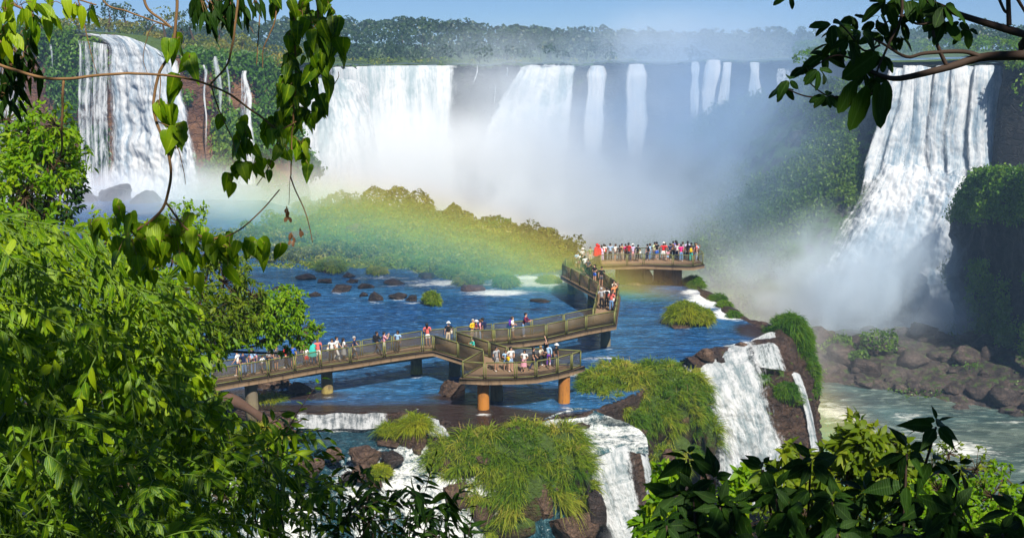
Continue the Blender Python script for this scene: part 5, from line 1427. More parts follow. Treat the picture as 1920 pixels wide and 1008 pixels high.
mound('grassy rock behind the fallen log at the left', [(P(490, 822, 66), (1.3, 0.8, 0.6)), (P(440, 828, 65.5), (1.2, 0.8, 0.5))], 500, 24, 0.7, 0.018, GRASS_YEL, -0.6, 0.4, rocks=[(P(470, 850, 65), (2.4, 1, 0.8), ROCKM)])
mound('thin grass at the water edge under the left end of the walkway', [(PZ(490, 752, 0.0), (0.9, 0.5, 0.2)), (PZ(515, 748, 0), (0.6, 0.4, 0.15))], 220, 18, 0.5, 0.016, GRASS_YEL, -0.9, 0.4, 'grass tussock', name='grass_tussock')

# boulders
for q in [(575, 889, 66, 36, 'rounded brown boulder at the left of the lower brook', ROCKM, -1.2, 0.8), (627, 860, 40, 22, 'small brown boulder wedged left of a long flat one', ROCKM, -1.1, 0.8), (684, 868, 78, 30, 'long flat topped brown boulder across the brook', ROCKM, -1.2, 0.6), (677, 892, 42, 24, 'dark boulder under the long flat one', ROCKM, -1.8, 0.8),
          (733, 868, 44, 26, 'dark wet rock parting the water below the grassy boulder', ROCKWET, -1.4, 0.8), (655, 520, 30, 9, 'flat dark stone by the second shore tussock', ROCKWET, 0, 0.8), (525, 545, 40, 10, 'long dark stone left of the loose row in mid river', ROCKWET, 0, 0.8), (590, 556, 26, 8, 'small dark stone below the long one in mid river', ROCKWET, 0, 0.8), (680, 556, 22, 8, 'small dark stone inside the loose row in mid river', ROCKWET, 0, 0.8), (545, 575, 30, 8, 'lone low stone near the bright tree in mid river', ROCKWET, 0, 0.8), (850, 742, 62, 34, 'cracked brown slab leaning beside the platform piers', ROCKM, 0.0, 0.7), (849, 822, 24, 14, 'black wet stone in the white chute', ROCKWET, -1.0, 0.8), (815, 848, 40, 26, 'black rock at the upper left foot of the big mound', ROCKWET, -1.3, 0.8),
          (1008, 802, 34, 10, 'low wet stone in the rapids by the piers', ROCKWET, -0.3, 0.8), (505, 885, 44, 28, 'dark boulder half hidden by leaves at the left', ROCKWET, -1.5, 0.8), (650, 900, 40, 14, 'low rock awash beneath the brown boulders', ROCKWET, -2.1, 0.8), (1325, 672, 36, 18, 'brown stone at the brink of the foaming cascade', ROCKM, 0.0, 0.8), (1348, 690, 30, 22, 'wet stone splitting the foaming cascade', ROCKWET, -0.9, 0.7), (1395, 650, 30, 8, 'flat stone awash above the cascade', ROCKM, 0.05, 0.8),
          (640, 547, 42, 13, 'dark stone in mid river, leftmost of a loose row', ROCKWET, 0, 0.8), (703, 564, 30, 16, 'dark stone in mid river with a pale top', ROCKWET, 0, 0.9), (745, 560, 36, 12, 'dark stone in mid river beside the lone tussock, left', ROCKWET, 0, 0.8), (771, 564, 26, 13, 'dark stone nearest the lone round tussock', ROCKWET, 0, 0.9), (685, 541, 34, 10, 'flat dark stone in mid river behind the loose row', ROCKWET, 0, 0.8), (738, 533, 40, 9, 'long flat stone in mid river close to the island', ROCKWET, 0, 0.7),
          (660, 530, 30, 8, 'small flat stone in mid river close to the island', ROCKWET, 0, 0.8), (575, 524, 44, 10, 'low stone by the left shore of the island', ROCKWET, 0, 0.8), (610, 531, 36, 9, 'low stone just right of the left shore stone', ROCKWET, 0, 0.8), (800, 522, 40, 14, 'brown stone between two tussocks at the island foot', ROCKWET, 0, 0.8), (1015, 566, 44, 5, 'submerged brown ledge left of the walkway piers', ROCKWET, 0, 0.6),
          (885, 546, 44, 14, 'brown stone under the tussock at the island tail', ROCKM, 0, 0.8), (560, 735, 60, 20, 'long brown rock under the walkway, left of the pale pier', ROCKM, 0, 0.5), (505, 728, 90, 24, 'flat grey rock under the left end of the walkway', ROCKM, 0, 0.5), (1250, 533, 22, 14, 'tan stone in the dark opening below the lookout', ROCKM, 0, 0.8), (1236, 534, 22, 9, 'small stone at the foot of the lookout wall', ROCKM, 0, 0.8), (1190, 534, 60, 6, 'flat pale ledge along the lookout wall', ROCKM, 0, 0.4)]:
    rock(*q[:5], q[5], q[6], q[7])

# fallen log with torn root end
mb = MB()
la, lb = P(405, 742, 68.5), P(540, 806, 66.6)
ts = np.linspace(0, 1, 12)[:, None]
pts = la + (lb - la) * ts + np.array([0, 0, 1]) * (0.25 * np.sin(ts * 5)) 
mb.tube(pts, 0.36 + 0.10 * np.sin(np.linspace(0, 9, 12)), 12)
for k in range(9):
    e = lb + rng.normal(size=3) * [0.5, 0.4, 0.5] + [0.35, 0, 0.1]
    mb.tube(np.array([lb - (lb - la) * 0.05, (lb + e) / 2 + rng.normal(size=3) * 0.08, e]), [0.17, 0.11, 0.03], 6)
LOG = m_plain('weathered_wood', (0.10, 0.058, 0.04), 0.9, 0.2, 0.45, 1.5)
o = mb.build('fallen_log', LOG, smooth=True)
tag(o, 'fallen brown tree trunk with torn roots lying by the low ledge fall', 'log')

# ---- green island in the river: ridge of grass and scrub
rowT = [(425, 445, 160), (470, 425, 162), (520, 408, 162), (565, 398, 160), (625, 388, 156), (690, 388, 150), (745, 394, 145), (800, 402, 140), (860, 420, 134), (920, 432, 129), (980, 448, 124.5), (1030, 468, 120), (1064, 495, 116.5)]
rowB = [(420, 478), (455, 500), (500, 507), (555, 508), (620, 514), (690, 505), (750, 510), (810, 521), (870, 530), (930, 526), (985, 518), (1030, 511), (1066, 503)]
top = np.array([P(*q) for q in rowT]); bot = np.array([PZ(a, b, -0.15) for a, b in rowB])
rows = []
for t, bulge in ((0.0, 0), (0.25, 0.55), (0.5, 0.9), (0.75, 0.55), (1.0, 0)):
    rows.append(top * (1 - t) + bot * t + np.array([0, 0, bulge]))
bk = top + [0.5, 6, -2.0]; bk2 = top + [3, 16, -9]
G = patch([bk2, bk] + rows, 220, 110)
o, ISLE = struct('island_ground', G, TURF, 0.9, 0.16, 6)
g = MB()
idx = rng.integers(22, 108, 9000), rng.integers(1, 219, 9000)
p = ISLE[idx]; n = np.tile([0, 0, 1.0], (len(p), 1)) + [0, -0.4, 0]
f = fbm(p * 0.25, 4)
ok = f > -0.22
tufts(g, p[ok], n[ok], 9, 0.85, 0.05, 0.45, 0.22, 0.5, 0.7, 1.0, 0.2)
tag(g.build('island_grass', GRASS), 'rough grass covering the island', None, None, 'stuff')
g = MB()
for k in range(260):
    i, j = rng.integers(24, 104), rng.integers(2, 218)
    r_ = rng.uniform(0.35, 1.25)
    c = ISLE[i, j] + [0, 0, r_ * 0.35]
    for q_ in range(3):
        v = rng.normal(size=3) * [0.8, 0.6, 0.35] * r_
        p_, n_ = ell_surface([(c + v, np.array([1, 1, 0.8]) * r_ * rng.uniform(0.5, 1.0))], 120, -0.4)
        leafcloud(g, p_ + rng.normal(size=p_.shape) * 0.1, n_, 0.38, np.clip(rng.uniform(0.0, 0.75) + 0.15 * rng.normal(size=len(p_)), 0, 1), 0.8, 0.6, 0.2)
tag(g.build('island_scrub', OLIVE), 'low scrub dotted over the island slopes', None, None, 'stuff')

def bush(label, blobs, n, size, mat, cat='bush', group=None, asp=0.6, fill=0.45, name='bush', stem=True, tone=0.35):
    """leafy bush: leaves through the outer shell of a union of ellipsoids, on a short stem"""
    base = np.array(blobs[0][0]) - [0, 0, blobs[0][1][2]]
    root = empty(name, tuple(base), label, cat, group)
    g = MB()
    rs = np.random.default_rng(int(abs(base[0] * 97 + base[1] * 31)) + 5)
    lob = []
    for c, r in blobs:
        for _ in range(4):
            v = unit(rs.normal(size=3)); v[2] = abs(v[2]) * 0.9 - 0.1
            lob.append((np.asarray(c) + v * np.asarray(r) * 0.72, np.asarray(r) * rs.uniform(0.3, 0.6)))
    p, nn = ell_surface(list(blobs) + lob, int(n * 1.5), -0.6)
    cen = np.mean([c for c, r in blobs], 0)
    k = rng.uniform(0, 1, len(p)) ** 2 * fill
    p = p - (p - cen) * (k * 0.5)[:, None] + nn * (0.38 * fbm(p * 0.9, 4))[:, None] * np.mean(blobs[0][1])
    rn = np.clip(0.5 + tone * fbm(p * 0.8 + 7, 3) * 1.6 + 0.14 * rng.normal(size=len(p)), 0, 1)
    leafcloud(g, p - base, nn, size, rn, 0.8, asp, 0.2)
    g.build('foliage', mat, root)
    if stem:
        s = MB()
        s.tube(np.array([[0, 0, -0.5], [0, 0, blobs[0][1][2] * 0.6], cen - base]), [0.12, 0.10, 0.04], 6)
        s.build('stem', BARK, root)
    return root

IB = 'bushes on the island'
for px, py, Y, w_, h_, lab, m_ in [(700, 372, 151, 44, 44, 'tallest round bush on the left part of the island ridge', OLIVE), (745, 372, 147, 46, 40, 'wide bush in the middle of the island ridge top', OLIVE), (785, 385, 143, 52, 50, 'dark bush ending the high part of the island ridge', OLIVE), (790, 410, 140, 60, 30, 'low bush below the high part of the ridge', OLIVE),
                                   (850, 400, 136, 34, 34, 'square topped bush on the falling ridge', OLIVE), (868, 416, 135, 50, 44, 'shaggy bush right of the square topped one', OLIVE), (935, 424, 128, 56, 36, 'bush sprinkled with white blossom on the ridge', SHRUB), (975, 438, 125, 50, 26, 'low arched bush near the right end of the ridge', OLIVE), (1005, 448, 122, 34, 20, 'small bush at the right end of the ridge', OLIVE), (1040, 470, 119, 34, 24, 'last bush of the ridge beside the walkway', OLIVE),
                                   (640, 376, 156, 56, 34, 'misty bush at the far left of the ridge top', OLIVE), (575, 392, 160, 60, 30, 'faint bush high on the misty left ridge', OLIVE), (610, 470, 128, 60, 40, 'bush on the near left slope of the island', SHRUB), (560, 480, 128, 60, 40, 'bush low on the left shore of the island', SHRUB), (660, 490, 124, 50, 26, 'bush at the shore by the purple rocks', SHRUB), (740, 470, 128, 60, 36, 'round bush on the near slope of the island', SHRUB),
                                   (820, 480, 126, 60, 34, 'bush on the near slope above the tail tussocks', SHRUB), (520, 470, 133, 60, 40, 'bush at the left tip of the island', SHRUB), (700, 440, 137, 60, 30, 'bush half way up the left slope', SHRUB), (900, 490, 122, 50, 24, 'bush low on the right slope', GRASS_YEL)]:
    c = P(px, py, Y); rx = w_ / 2 / F * Y; rz = h_ / 2 / F * Y
    bush(lab, [(c, (rx, rx * 0.8, rz)), (c + [rx * 0.5, 0.2, -rz * 0.3], (rx * 0.7, rx * 0.6, rz * 0.7)), (c + [-rx * 0.5, -0.3, -rz * 0.35], (rx * 0.65, rx * 0.6, rz * 0.65))], 1900, 0.42, m_, 'bush', IB)
for px, py, w_, h_, lab in [(470, 470, 50, 30, 'rock at the misty left tip of the island'), (560, 440, 60, 24, 'rock on the low misty left slope of the island'), (650, 462, 44, 40, 'tall purple brown outcrop on the island slope'), (690, 470, 36, 26, 'lower purple brown outcrop on the island slope'), (668, 430, 50, 24, 'brown outcrop high on the left slope of the island')]:
    c = P(px, py, 130); r_ = w_ / 2 / F * 130
    mb = MB(); rock_mesh(mb, c * 0, (r_, r_, h_ / 2 / F * 130), px, 4, 0.5)
    o = mb.build('rock', ROCKM, smooth=True); o.location = c
    tag(o, lab, 'rock', 'outcrops on the island')
# dark rocks at the foot of the left fall
for k, (px, py, Y, w_, h_) in enumerate([(165, 392, 166, 80, 90), (215, 378, 167, 90, 76), (272, 392, 164, 70, 76), (320, 410, 160, 80, 62), (240, 425, 158, 120, 50), (385, 432, 158, 70, 40), (440, 440, 156, 80, 44), (140, 440, 158, 90, 60), (330, 445, 155, 110, 50)]):
    c = P(px, py, Y); r_ = w_ / 2 / F * Y
    mb = MB(); rock_mesh(mb, c * 0, (r_, r_ * 0.8, h_ / 2 / F * Y), 31 + k, 4, 0.5)
    o = mb.build('rock', ROCKWET, smooth=True); o.location = c
    tag(o, ['dark crag left in the spray of the broad fall', 'tallest dark crag in the spray of the broad fall', 'dark crag right of the tallest one in the spray', 'low dark crag in the right of the spray', 'wide dark rock in front of the tallest crag', 'faint rock at the right edge of the spray', 'faint rock between the spray and the island', 'dark rock by the leafy tree in the spray', 'wide low rock before the broad fall'][k], 'rock', 'crags in the spray')

# ---- bank of boulders across the gorge river
G = patch(pix([[(1500, 640, 160), (1560, 622, 168), (1640, 618, 170), (1720, 622, 168), (1800, 628, 165), (1870, 640, 161), (1960, 655, 156), (2060, 670, 150)],
               [(1510, 668, 156), (1565, 650, 161), (1645, 648, 161), (1725, 652, 159), (1803, 655, 156), (1872, 668, 152), (1960, 680, 148), (2060, 690, 144)],
               [(1525, 690, 153), (1575, 690, 153), (1655, 700, 151), (1732, 712, 148), (1808, 720, 145), (1876, 730, 142), (1960, 736, 139), (2060, 740, 136)],
               [(1530, 712, 151), (1590, 722, 149), (1665, 740, 146), (1740, 762, 142), (1815, 778, 139), (1880, 788, 137), (1960, 798, 134), (2060, 806, 131)]]), 170, 80)
BANKM = m_rock('bank_rock', (0.045, 0.034, 0.03), (0.15, 0.11, 0.09), (0.06, 0.10, 0.02), 0.2, 0.5)
o, BANK = struct('rocky_bank', G, BANKM, 0.7, 0.45)
bl = ['grey boulder', 'brown boulder', 'dark angular boulder', 'pale boulder', 'blocky boulder', 'rounded boulder']
wh = ['beside the gorge river', 'on the crest of the rocky bank', 'under the hanging green buttress', 'at the misty left end of the bank', 'at the foot of the rocky bank', 'half way up the rocky bank']
kk = 0
for k in range(70):
    i, j = rng.integers(4, 78), rng.integers(10, 150)
    c = BANK[i, j]
    r_ = 0.6 + 1.9 * rng.uniform(0, 1) ** 2
    mb = MB(); rock_mesh(mb, c * 0, (r_ * rng.uniform(0.9, 1.5), r_, r_ * rng.uniform(0.6, 0.95)), 900 + k, 3, 0.4)
    o = mb.build('boulder', BANKM, smooth=False); o.location = c + [0, 0, 0.2]
    tag(o, 'grey brown boulder heaped with others on the rocky bank across the gorge river', 'boulder', 'boulders on the rocky bank')
GB = 'bushes on the rocky bank'
for px, py, Y, w_, h_, lab in [(1575, 648, 160, 60, 40, 'misty shrub at the left end of the rocky bank'), (1645, 640, 158, 70, 46, 'largest shrub in the middle of the rocky bank'), (1850, 622, 160, 46, 60, 'shrub climbing from the bank to the buttress'), (1895, 640, 152, 50, 36, 'bright shrub at the right end of the bank'), (1610, 668, 154, 40, 24, 'small shrub on the near slope of the bank')]:
    c = P(px, py, Y); rx = w_ / 2 / F * Y; rz = h_ / 2 / F * Y
    bush(lab, [(c, (rx, rx * 0.7, rz)), (c + [rx * 0.4, 0, -rz * 0.4], (rx * 0.7, rx * 0.6, rz * 0.6))], 1000, 0.5, SHRUB, 'bush', GB)

# ---- greenery clinging to the cliffs
def cling(name, G, n, mask, size, out, mat, label, per=5, hang=0.6, jit=0.7):
    nv, nu = G.shape[:2]
    i, j = rng.integers(0, nv, n), rng.integers(0, nu, n)
    p = G[i, j]
    nn = normals(G)[i, j]
    s = np.sign(np.sum(nn * (CAM - p), 1))[:, None]
    nn = nn * s
    ok = mask(p, i / nv, j / nu)
    p, nn = p[ok], nn[ok]
    cl = rng.uniform(0.2, 1.0, len(p))
    P2 = np.repeat(p + nn * (out * cl)[:, None], per, 0) + rng.normal(size=(len(p) * per, 3)) * size * 0.75
    N2 = np.repeat(unit(nn + [0, 0, 0.5]), per, 0)
    tone = np.repeat(np.clip(0.45 + 0.9 * fbm(p * 0.13, 4), 0, 1), per)
    g = MB()
    leafcloud(g, P2, N2, size, np.clip(tone + 0.15 * rng.normal(size=len(P2)), 0, 1), jit, 0.6, hang)
    return tag(g.build(name, mat), label, None, None, 'stuff')
def px_of(p):
    d = p - CAM
    return 960 + F * (d @ RT) / (d @ FW), 504 - F * (d @ UP) / (d @ FW)
def m_but(p, v, u):
    x, y = px_of(p)
    f = fbm(p * 0.22, 4)
    return (f > 0.30) | ((y < 410) & (f > -0.22)) | ((x > 1822) & (x < 1896) & (y > 490) & (f > -0.30)) | ((y > 610) & (f > -0.1))
def m1(p, v, u):
    x, y = px_of(p)
    f = fbm(p * 0.16, 4)
    green = (x > 345) & ((f > -0.30) | (y < 140)) & ~((x < 400) & (y > 130) & (f < 0.15))
    left = (x < 140) & (f > 0.02)
    return green | left | ((x > 125) & (x < 205) & (f > 0.05) & (y > 75))
cling('cliff_vegetation', LEFTCLIFF, 15000, m1, 0.75, 1.0, CLIFFGREEN, 'moss and ferns draped over the left cliff')
cling('slope_vegetation', SLOPE, 26000, lambda p, v, u: fbm(p * 0.07, 4) > -0.12, 0.62, 1.3, SHRUB, 'low forest clinging to the gorge slope')
cling('buttress_vegetation', BUTTRESS, 12000, m_but , 0.50, 0.7, CLIFFGREEN, 'green plants hanging on the right buttress')
cling('bank_vegetation', BANK, 2500, lambda p, v, u: fbm(p * 0.2, 4) > 0.15, 0.4, 0.4, SHRUB, 'patchy plants on the rocky bank')
cling('right_cliff_vegetation', RIGHTCLIFF, 6000, lambda p, v, u: (fbm(p * 0.12, 4) - 0.25 * (v > 0.15) - 0.25 * (v > 0.4) > -0.1) & (u > 0.70), 0.6, 0.8, CLIFFGREEN, 'plants overhanging the top of the right cliff')

# ================================================================== woods on the plateau
FOREST = m_leaf('forest_leaves', (0.012, 0.040, 0.010), (0.030, 0.072, 0.016), (0.065, 0.11, 0.024), 0.28)
SCRUB = m_leaf('scrub_leaves', (0.07, 0.13, 0.008), (0.16, 0.19, 0.014), (0.34, 0.26, 0.03), 0.3)

def crown_pts(c, r, n, seed):
    """leaf positions spread over an uneven crown of several overlapping lobes"""
    rs = np.random.default_rng(seed)
    E = [(np.asarray(c, float), np.array([r * 0.75, r * 0.75, r * 0.62]))]
    for _ in range(5):
        v = unit(rs.normal(size=3)); v[2] = abs(v[2]) * 0.7 - 0.15
        E.append((c + v * r * 0.62, np.array([1, 1, 0.85]) * r * rs.uniform(0.32, 0.52)))
    return ell_surface(E, n, -0.5)

sky_x = np.array([-400, 300, 420, 520, 600, 660, 760, 850, 900, 1000, 1100, 1250, 1400, 1560, 1700, 1800, 1920, 2300])
sky_y = np.array([60, 52, 44, 36, 36, 36, 34, 40, 46, 52, 55, 60, 62, 62, 55, 48, 50, 55])
g = MB()
tn = 0
for Y0, cnt, sz in ((346, 90, 1.0), (358, 90, 1.1), (372, 80, 1.25), (392, 75, 1.3), (415, 80, 1.4), (445, 84, 1.5), (480, 90, 1.7), (525, 95, 1.9), (580, 100, 2.2)):
    for k in range(cnt):
        px = -420 + 2700 * (k + rng.uniform(-0.4, 0.4)) / cnt
        Yt = Y0 + rng.uniform(-14, 14)
        yt = np.interp(px, sky_x, sky_y) + rng.uniform(-5, 9)
        lim = P(px, yt, Yt)[2]
        top = min(lim, 17.5 + rng.uniform(8, 14) + (Yt - 370) * 0.05)
        r = rng.uniform(3.4, 5.6) * (Y0 / 420) ** 0.5 * (0.7 if Y0 < 365 else 1)
        if Y0 < 365: top = 17 + rng.uniform(3.5, 7.5)
        if Y0 < 365 and (px < 500 or px > 1500): continue
        c = P(px, yt, Yt); c[2] = top - r * 0.75
        p, n = crown_pts(c, r, 150, 1000 + tn)
        tn += 1
        rn = np.clip(rng.uniform(0.2, 0.7) + 0.13 * rng.normal(size=len(p)), 0, 1)
        leafcloud(g, p, n, sz, rn, 0.6, 0.75, 0.2)
        if True:      # the front of the wood shows its lower storey too
            c2 = c.copy(); c2[2] = 18 + rng.uniform(0.5, 3.0) + (Y0 > 400) * rng.uniform(0, 6); c2[1] -= 7
            p, n = crown_pts(c2, r * 0.9, 110, 5000 + tn)
            leafcloud(g, p, n, sz, np.clip(rng.uniform(0.2, 0.6) + 0.13 * rng.normal(size=len(p)), 0, 1), 0.6, 0.75, 0.2)
tag(g.build('forest', FOREST), 'dense wood covering the plateau behind the falls', None, None, 'stuff')

def tree(label, px, ytop, ybase, Y, r, mat, group, n=420, size=0.7, name='tree', lobes=4):
    base = P(px, ybase, Y); top = P(px, ytop, Y)
    root = empty(name, tuple(base), label, 'tree', group)
    H = top[2] - base[2]
    s = MB()
    wob = rng.normal(size=(5, 3)) * [r * 0.10, r * 0.10, 0]
    tp = np.array([[0, 0, H * t] for t in (-0.1, 0.25, 0.5, 0.7, 0.88)]) + wob * np.array([0, 0.5, 0.8, 1, 1])[:, None]
    s.tube(tp, [0.05 * r + 0.10, 0.04 * r + 0.09, 0.035 * r + 0.06, 0.05, 0.02], 7)
    g = MB()
    seed = int(px * 31 + ytop * 7)
    rs = np.random.default_rng(seed)
    for k in range(lobes):
        a = rs.uniform(0, 6.28); d = rs.uniform(0.15, 0.75) * r if k else 0
        c = np.array([math.cos(a) * d, math.sin(a) * d * 0.7, H * (1 - (r * 0.35 / H) - (rs.uniform(0.0, 0.42) if k else 0))])
        rr = r * rs.uniform(0.36, 0.6)
        s.tube(np.array([tp[2 if k % 2 else 3], (tp[2] + c) / 2 + [0, 0, -0.2], c]), [0.07, 0.05, 0.02], 5)
        p, nn = crown_pts(c, rr, n // lobes, seed + k)
        leafcloud(g, p, nn, size, np.clip(rs.uniform(0.3, 0.65) + 0.15 * rng.normal(size=len(p)), 0, 1), 0.8, 0.6, 0.2)
    s.build('trunk', BARK, root, smooth=True)
    g.build('crown', mat, root)
    return root

TG = 'trees on the left plateau'
for q in [(205, 2, 62, 236, 3.6, FOREST, 'tall airy tree on the left skyline, left of a twin'), (238, 4, 62, 240, 3.4, FOREST, 'tall airy tree on the left skyline, right of its twin'), (150, 30, 66, 240, 3.0, SCRUB, 'small round tree near the lip of the broad left fall'), (278, 28, 72, 238, 2.8, FOREST, 'dark small tree right of the tall airy twins'),
          (312, 12, 84, 232, 5.2, OLIVE, 'big bare topped olive tree among the hanging vines'), (362, 12, 92, 236, 4.4, FOREST, 'dark tree right of the olive tree on the left plateau'), (412, 34, 100, 238, 4.2, OLIVE, 'dense olive tree above the green cliff'), (345, 38, 100, 226, 3.2, FOREST, 'light green young tree at the cliff top'),
          (110, 34, 62, 236, 3.4, SCRUB, 'yellowish tree left of the broad fall lip'), (85, 40, 64, 232, 3.0, FOREST, 'dark tree at the far left behind leaves'), (455, 62, 108, 236, 3.0, OLIVE, 'low olive tree towards the right of the green cliff top')]:
    tree(q[6], q[0], q[1], q[2], q[3], q[4], q[5], TG, 520, 0.62)
TG2 = 'trees standing above the far wood'
for px, yt, Y, r, lab in [(792, 30, 470, 5, 'rounded tree top rising above the middle of the far wood'), (870, 32, 440, 6, 'broad tree top ending the high part of the far wood'), (650, 30, 450, 5, 'dark tree top beside the hanging vine leaves'), (755, 30, 455, 4, 'narrow tree top left of the rounded one'), (1130, 45, 520, 4.5, 'lone tree top in the haze above the narrow falls'), (1414, 52, 540, 4.5, 'lone misty tree on the far skyline left of the dark leaves'),
                          (1502, 50, 540, 4, 'slender misty tree on the far skyline near the dark leaves'), (1835, 36, 430, 5.5, 'blue hazy tree on the right skyline'), (1860, 42, 430, 4.5, 'second blue hazy tree on the right skyline'), (1668, 48, 450, 4.5, 'hazy tree behind the dark branch on the right')]:
    tree(lab, px, yt, 100, Y, r, FOREST, TG2, 420, 1.2)

# scrub along the plateau edges
def scrub(label, spots, mat, size, n=260, name='scrub'):
    g = MB()
    for px, py, Y, r in spots:
        c = P(px, py, Y)
        p, nn = crown_pts(c, r, n, int(px * 3 + Y))
        leafcloud(g, p, nn, size, np.clip(rng.uniform(0.15, 0.85) + 0.12 * rng.normal(size=len(p)), 0, 1), 0.8, 0.6, 0.2)
    return tag(g.build(name, mat), label, None, None, 'stuff')
sp = []
for k in range(110):
    px = rng.uniform(40, 560); t = rng.uniform(0, 1)
    Y = 204 + 50 * t
    base = np.interp(px, [0, 130, 260, 330, 420, 540], [60, 62, 70, 96, 100, 118])
    if 118 < px < 330 and t < 0.45: continue
    sp.append((px, base - 26 * t + rng.uniform(-2, 6) , Y, rng.uniform(1.0, 2.4)))
scrub('tangled scrub along the top of the left cliff', sp, SCRUB, 0.55, name='plateau_scrub')
sp = []
for k in range(150):
    px = rng.uniform(1500, 2150); t = rng.uniform(0, 1)
    base = np.interp(px, [1500, 1640, 1880, 1960, 2150], [112, 112, 106, 96, 84])
    if 1650 < px < 1960 and t < 0.3: continue
    sp.append((px, base - 30 * t ** 0.7, 208 + 110 * t - 30 * (px > 1890), rng.uniform(1.2, 2.8)))
scrub('low green growth along the top of the right cliff', sp, GRASS_DEEP, 0.7, name='plateau_growth')
sp = [(rng.uniform(520, 1660), rng.uniform(112, 119), rng.uniform(340, 370), rng.uniform(1.2, 2.0)) for k in range(130)]
mb = MB()
for k in range(150):
    q = lipd[int(rng.uniform(70, 205))]
    rock_mesh(mb, q + [rng.normal() * 0.4, rng.uniform(-1.2, 0.6), 0.15], rng.uniform(0.4, 1.5) * np.array([1.2, 1, rng.uniform(0.4, 0.9)]), 3000 + k, 2, 0.4)
tag(mb.build('lip_rocks', GORGE_ROCK), 'rocks breaking the lip of the far falls', None, None, 'stuff')
scrub('low reeds by the upper river', sp, GRASS, 0.8, 90, 'river_reeds')

# ================================================================== plants close to the camera
LEAF_A = m_leaf('broad_leaf_green', (0.020, 0.070, 0.002), (0.090, 0.205, 0.003), (0.28, 0.39, 0.006), 0.30, 0.45, 0.22, veins=True)
LEAF_B = m_leaf('slender_leaf_green', (0.014, 0.058, 0.002), (0.072, 0.180, 0.003), (0.26, 0.37, 0.006), 0.30, 0.45, 0.22, veins=True)
LEAF_C = m_leaf('small_leaf_green', (0.045, 0.14, 0.002), (0.145, 0.30, 0.004), (0.31, 0.41, 0.008), 0.42, 0.5, 0.2)
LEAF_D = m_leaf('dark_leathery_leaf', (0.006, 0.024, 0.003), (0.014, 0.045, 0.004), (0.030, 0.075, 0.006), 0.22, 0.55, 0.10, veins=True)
LEAF_O = m_leaf('olive_leaf', (0.05, 0.105, 0.003), (0.125, 0.19, 0.006), (0.27, 0.31, 0.02), 0.38, 0.5, 0.2)
TWIG = m_plain('twig_bark', (0.22, 0.125, 0.055), 0.8, 0.2, 0.4, 12)
TWIGD = m_plain('dark_twig_bark', (0.06, 0.04, 0.03), 0.8, 0.2, 0.4, 12)
STALK = m_plain('green_stalk', (0.12, 0.20, 0.03), 0.6, 0.3, 0.2, 12)

PROF = {'slender': ([0, 0.12, 0.35, 0.62, 0.85, 1], [0.02, 0.62, 1.0, 0.80, 0.36, 0.0]),
        'heart': ([-0.10, 0.02, 0.25, 0.55, 0.82, 1], [0.55, 0.95, 1.0, 0.75, 0.32, 0.0]),
        'broad': ([0, 0.10, 0.30, 0.55, 0.80, 1], [0.02, 0.5, 1.0, 0.86, 0.34, 0.0]),
        'oval': ([0, 0.10, 0.35, 0.65, 0.90, 1], [0.02, 0.55, 0.98, 1.0, 0.55, 0.0])}

def leaves(mb, pos, ax, nn, L, asp, prof='slender', rnd=None, fold=0.22, curl=0.25):
    """leaf blades with a midrib fold and a drooping tip, all at once"""
    N = len(pos)
    ax = unit(ax)
    nn = unit(nn - ax * np.sum(nn * ax, 1)[:, None])
    sd = np.cross(ax, nn)
    L = np.broadcast_to(L, (N,))[:, None]
    ts, ws = PROF[prof]
    cu = (curl * rng.uniform(0.2, 1.8, N))[:, None]
    fo = fold * rng.uniform(0.3, 1.6, N)[:, None]
    wv = rng.uniform(-1, 1, N)[:, None]
    V = np.zeros((N, 18, 3))
    for k, (t, w_) in enumerate(zip(ts, ws)):
        mid = pos + ax * L * t - nn * L * cu * t * t - np.array([0, 0, 1.0]) * L * cu * 0.5 * t * t
        hw = L * asp * 0.5 * w_
        V[:, 3 * k] = mid - sd * hw + nn * hw * (fo + 0.12 * wv * math.sin(9 * t))
        V[:, 3 * k + 1] = mid
        V[:, 3 * k + 2] = mid + sd * hw + nn * hw * (fo + 0.12 * wv * math.cos(8 * t))
    q = []
    for k in range(5):
        b = 3 * k
        q += [[b, b + 1, b + 4, b + 3], [b + 1, b + 2, b + 5, b + 4]]
    b = (np.arange(N) * 18)[:, None, None]
    rnd = np.clip(0.45 + 0.22 * rng.normal(size=N), 0, 1) if rnd is None else rnd
    L = L * np.where(rng.uniform(size=N) < 0.06, 1.35, 1.0)[:, None]
    mb.add(V.reshape(-1, 3), [(b + np.array(q)[None]).reshape(-1, 4)], np.repeat(rnd, 18), np.tile([0, 1.0, 0], N * 6))

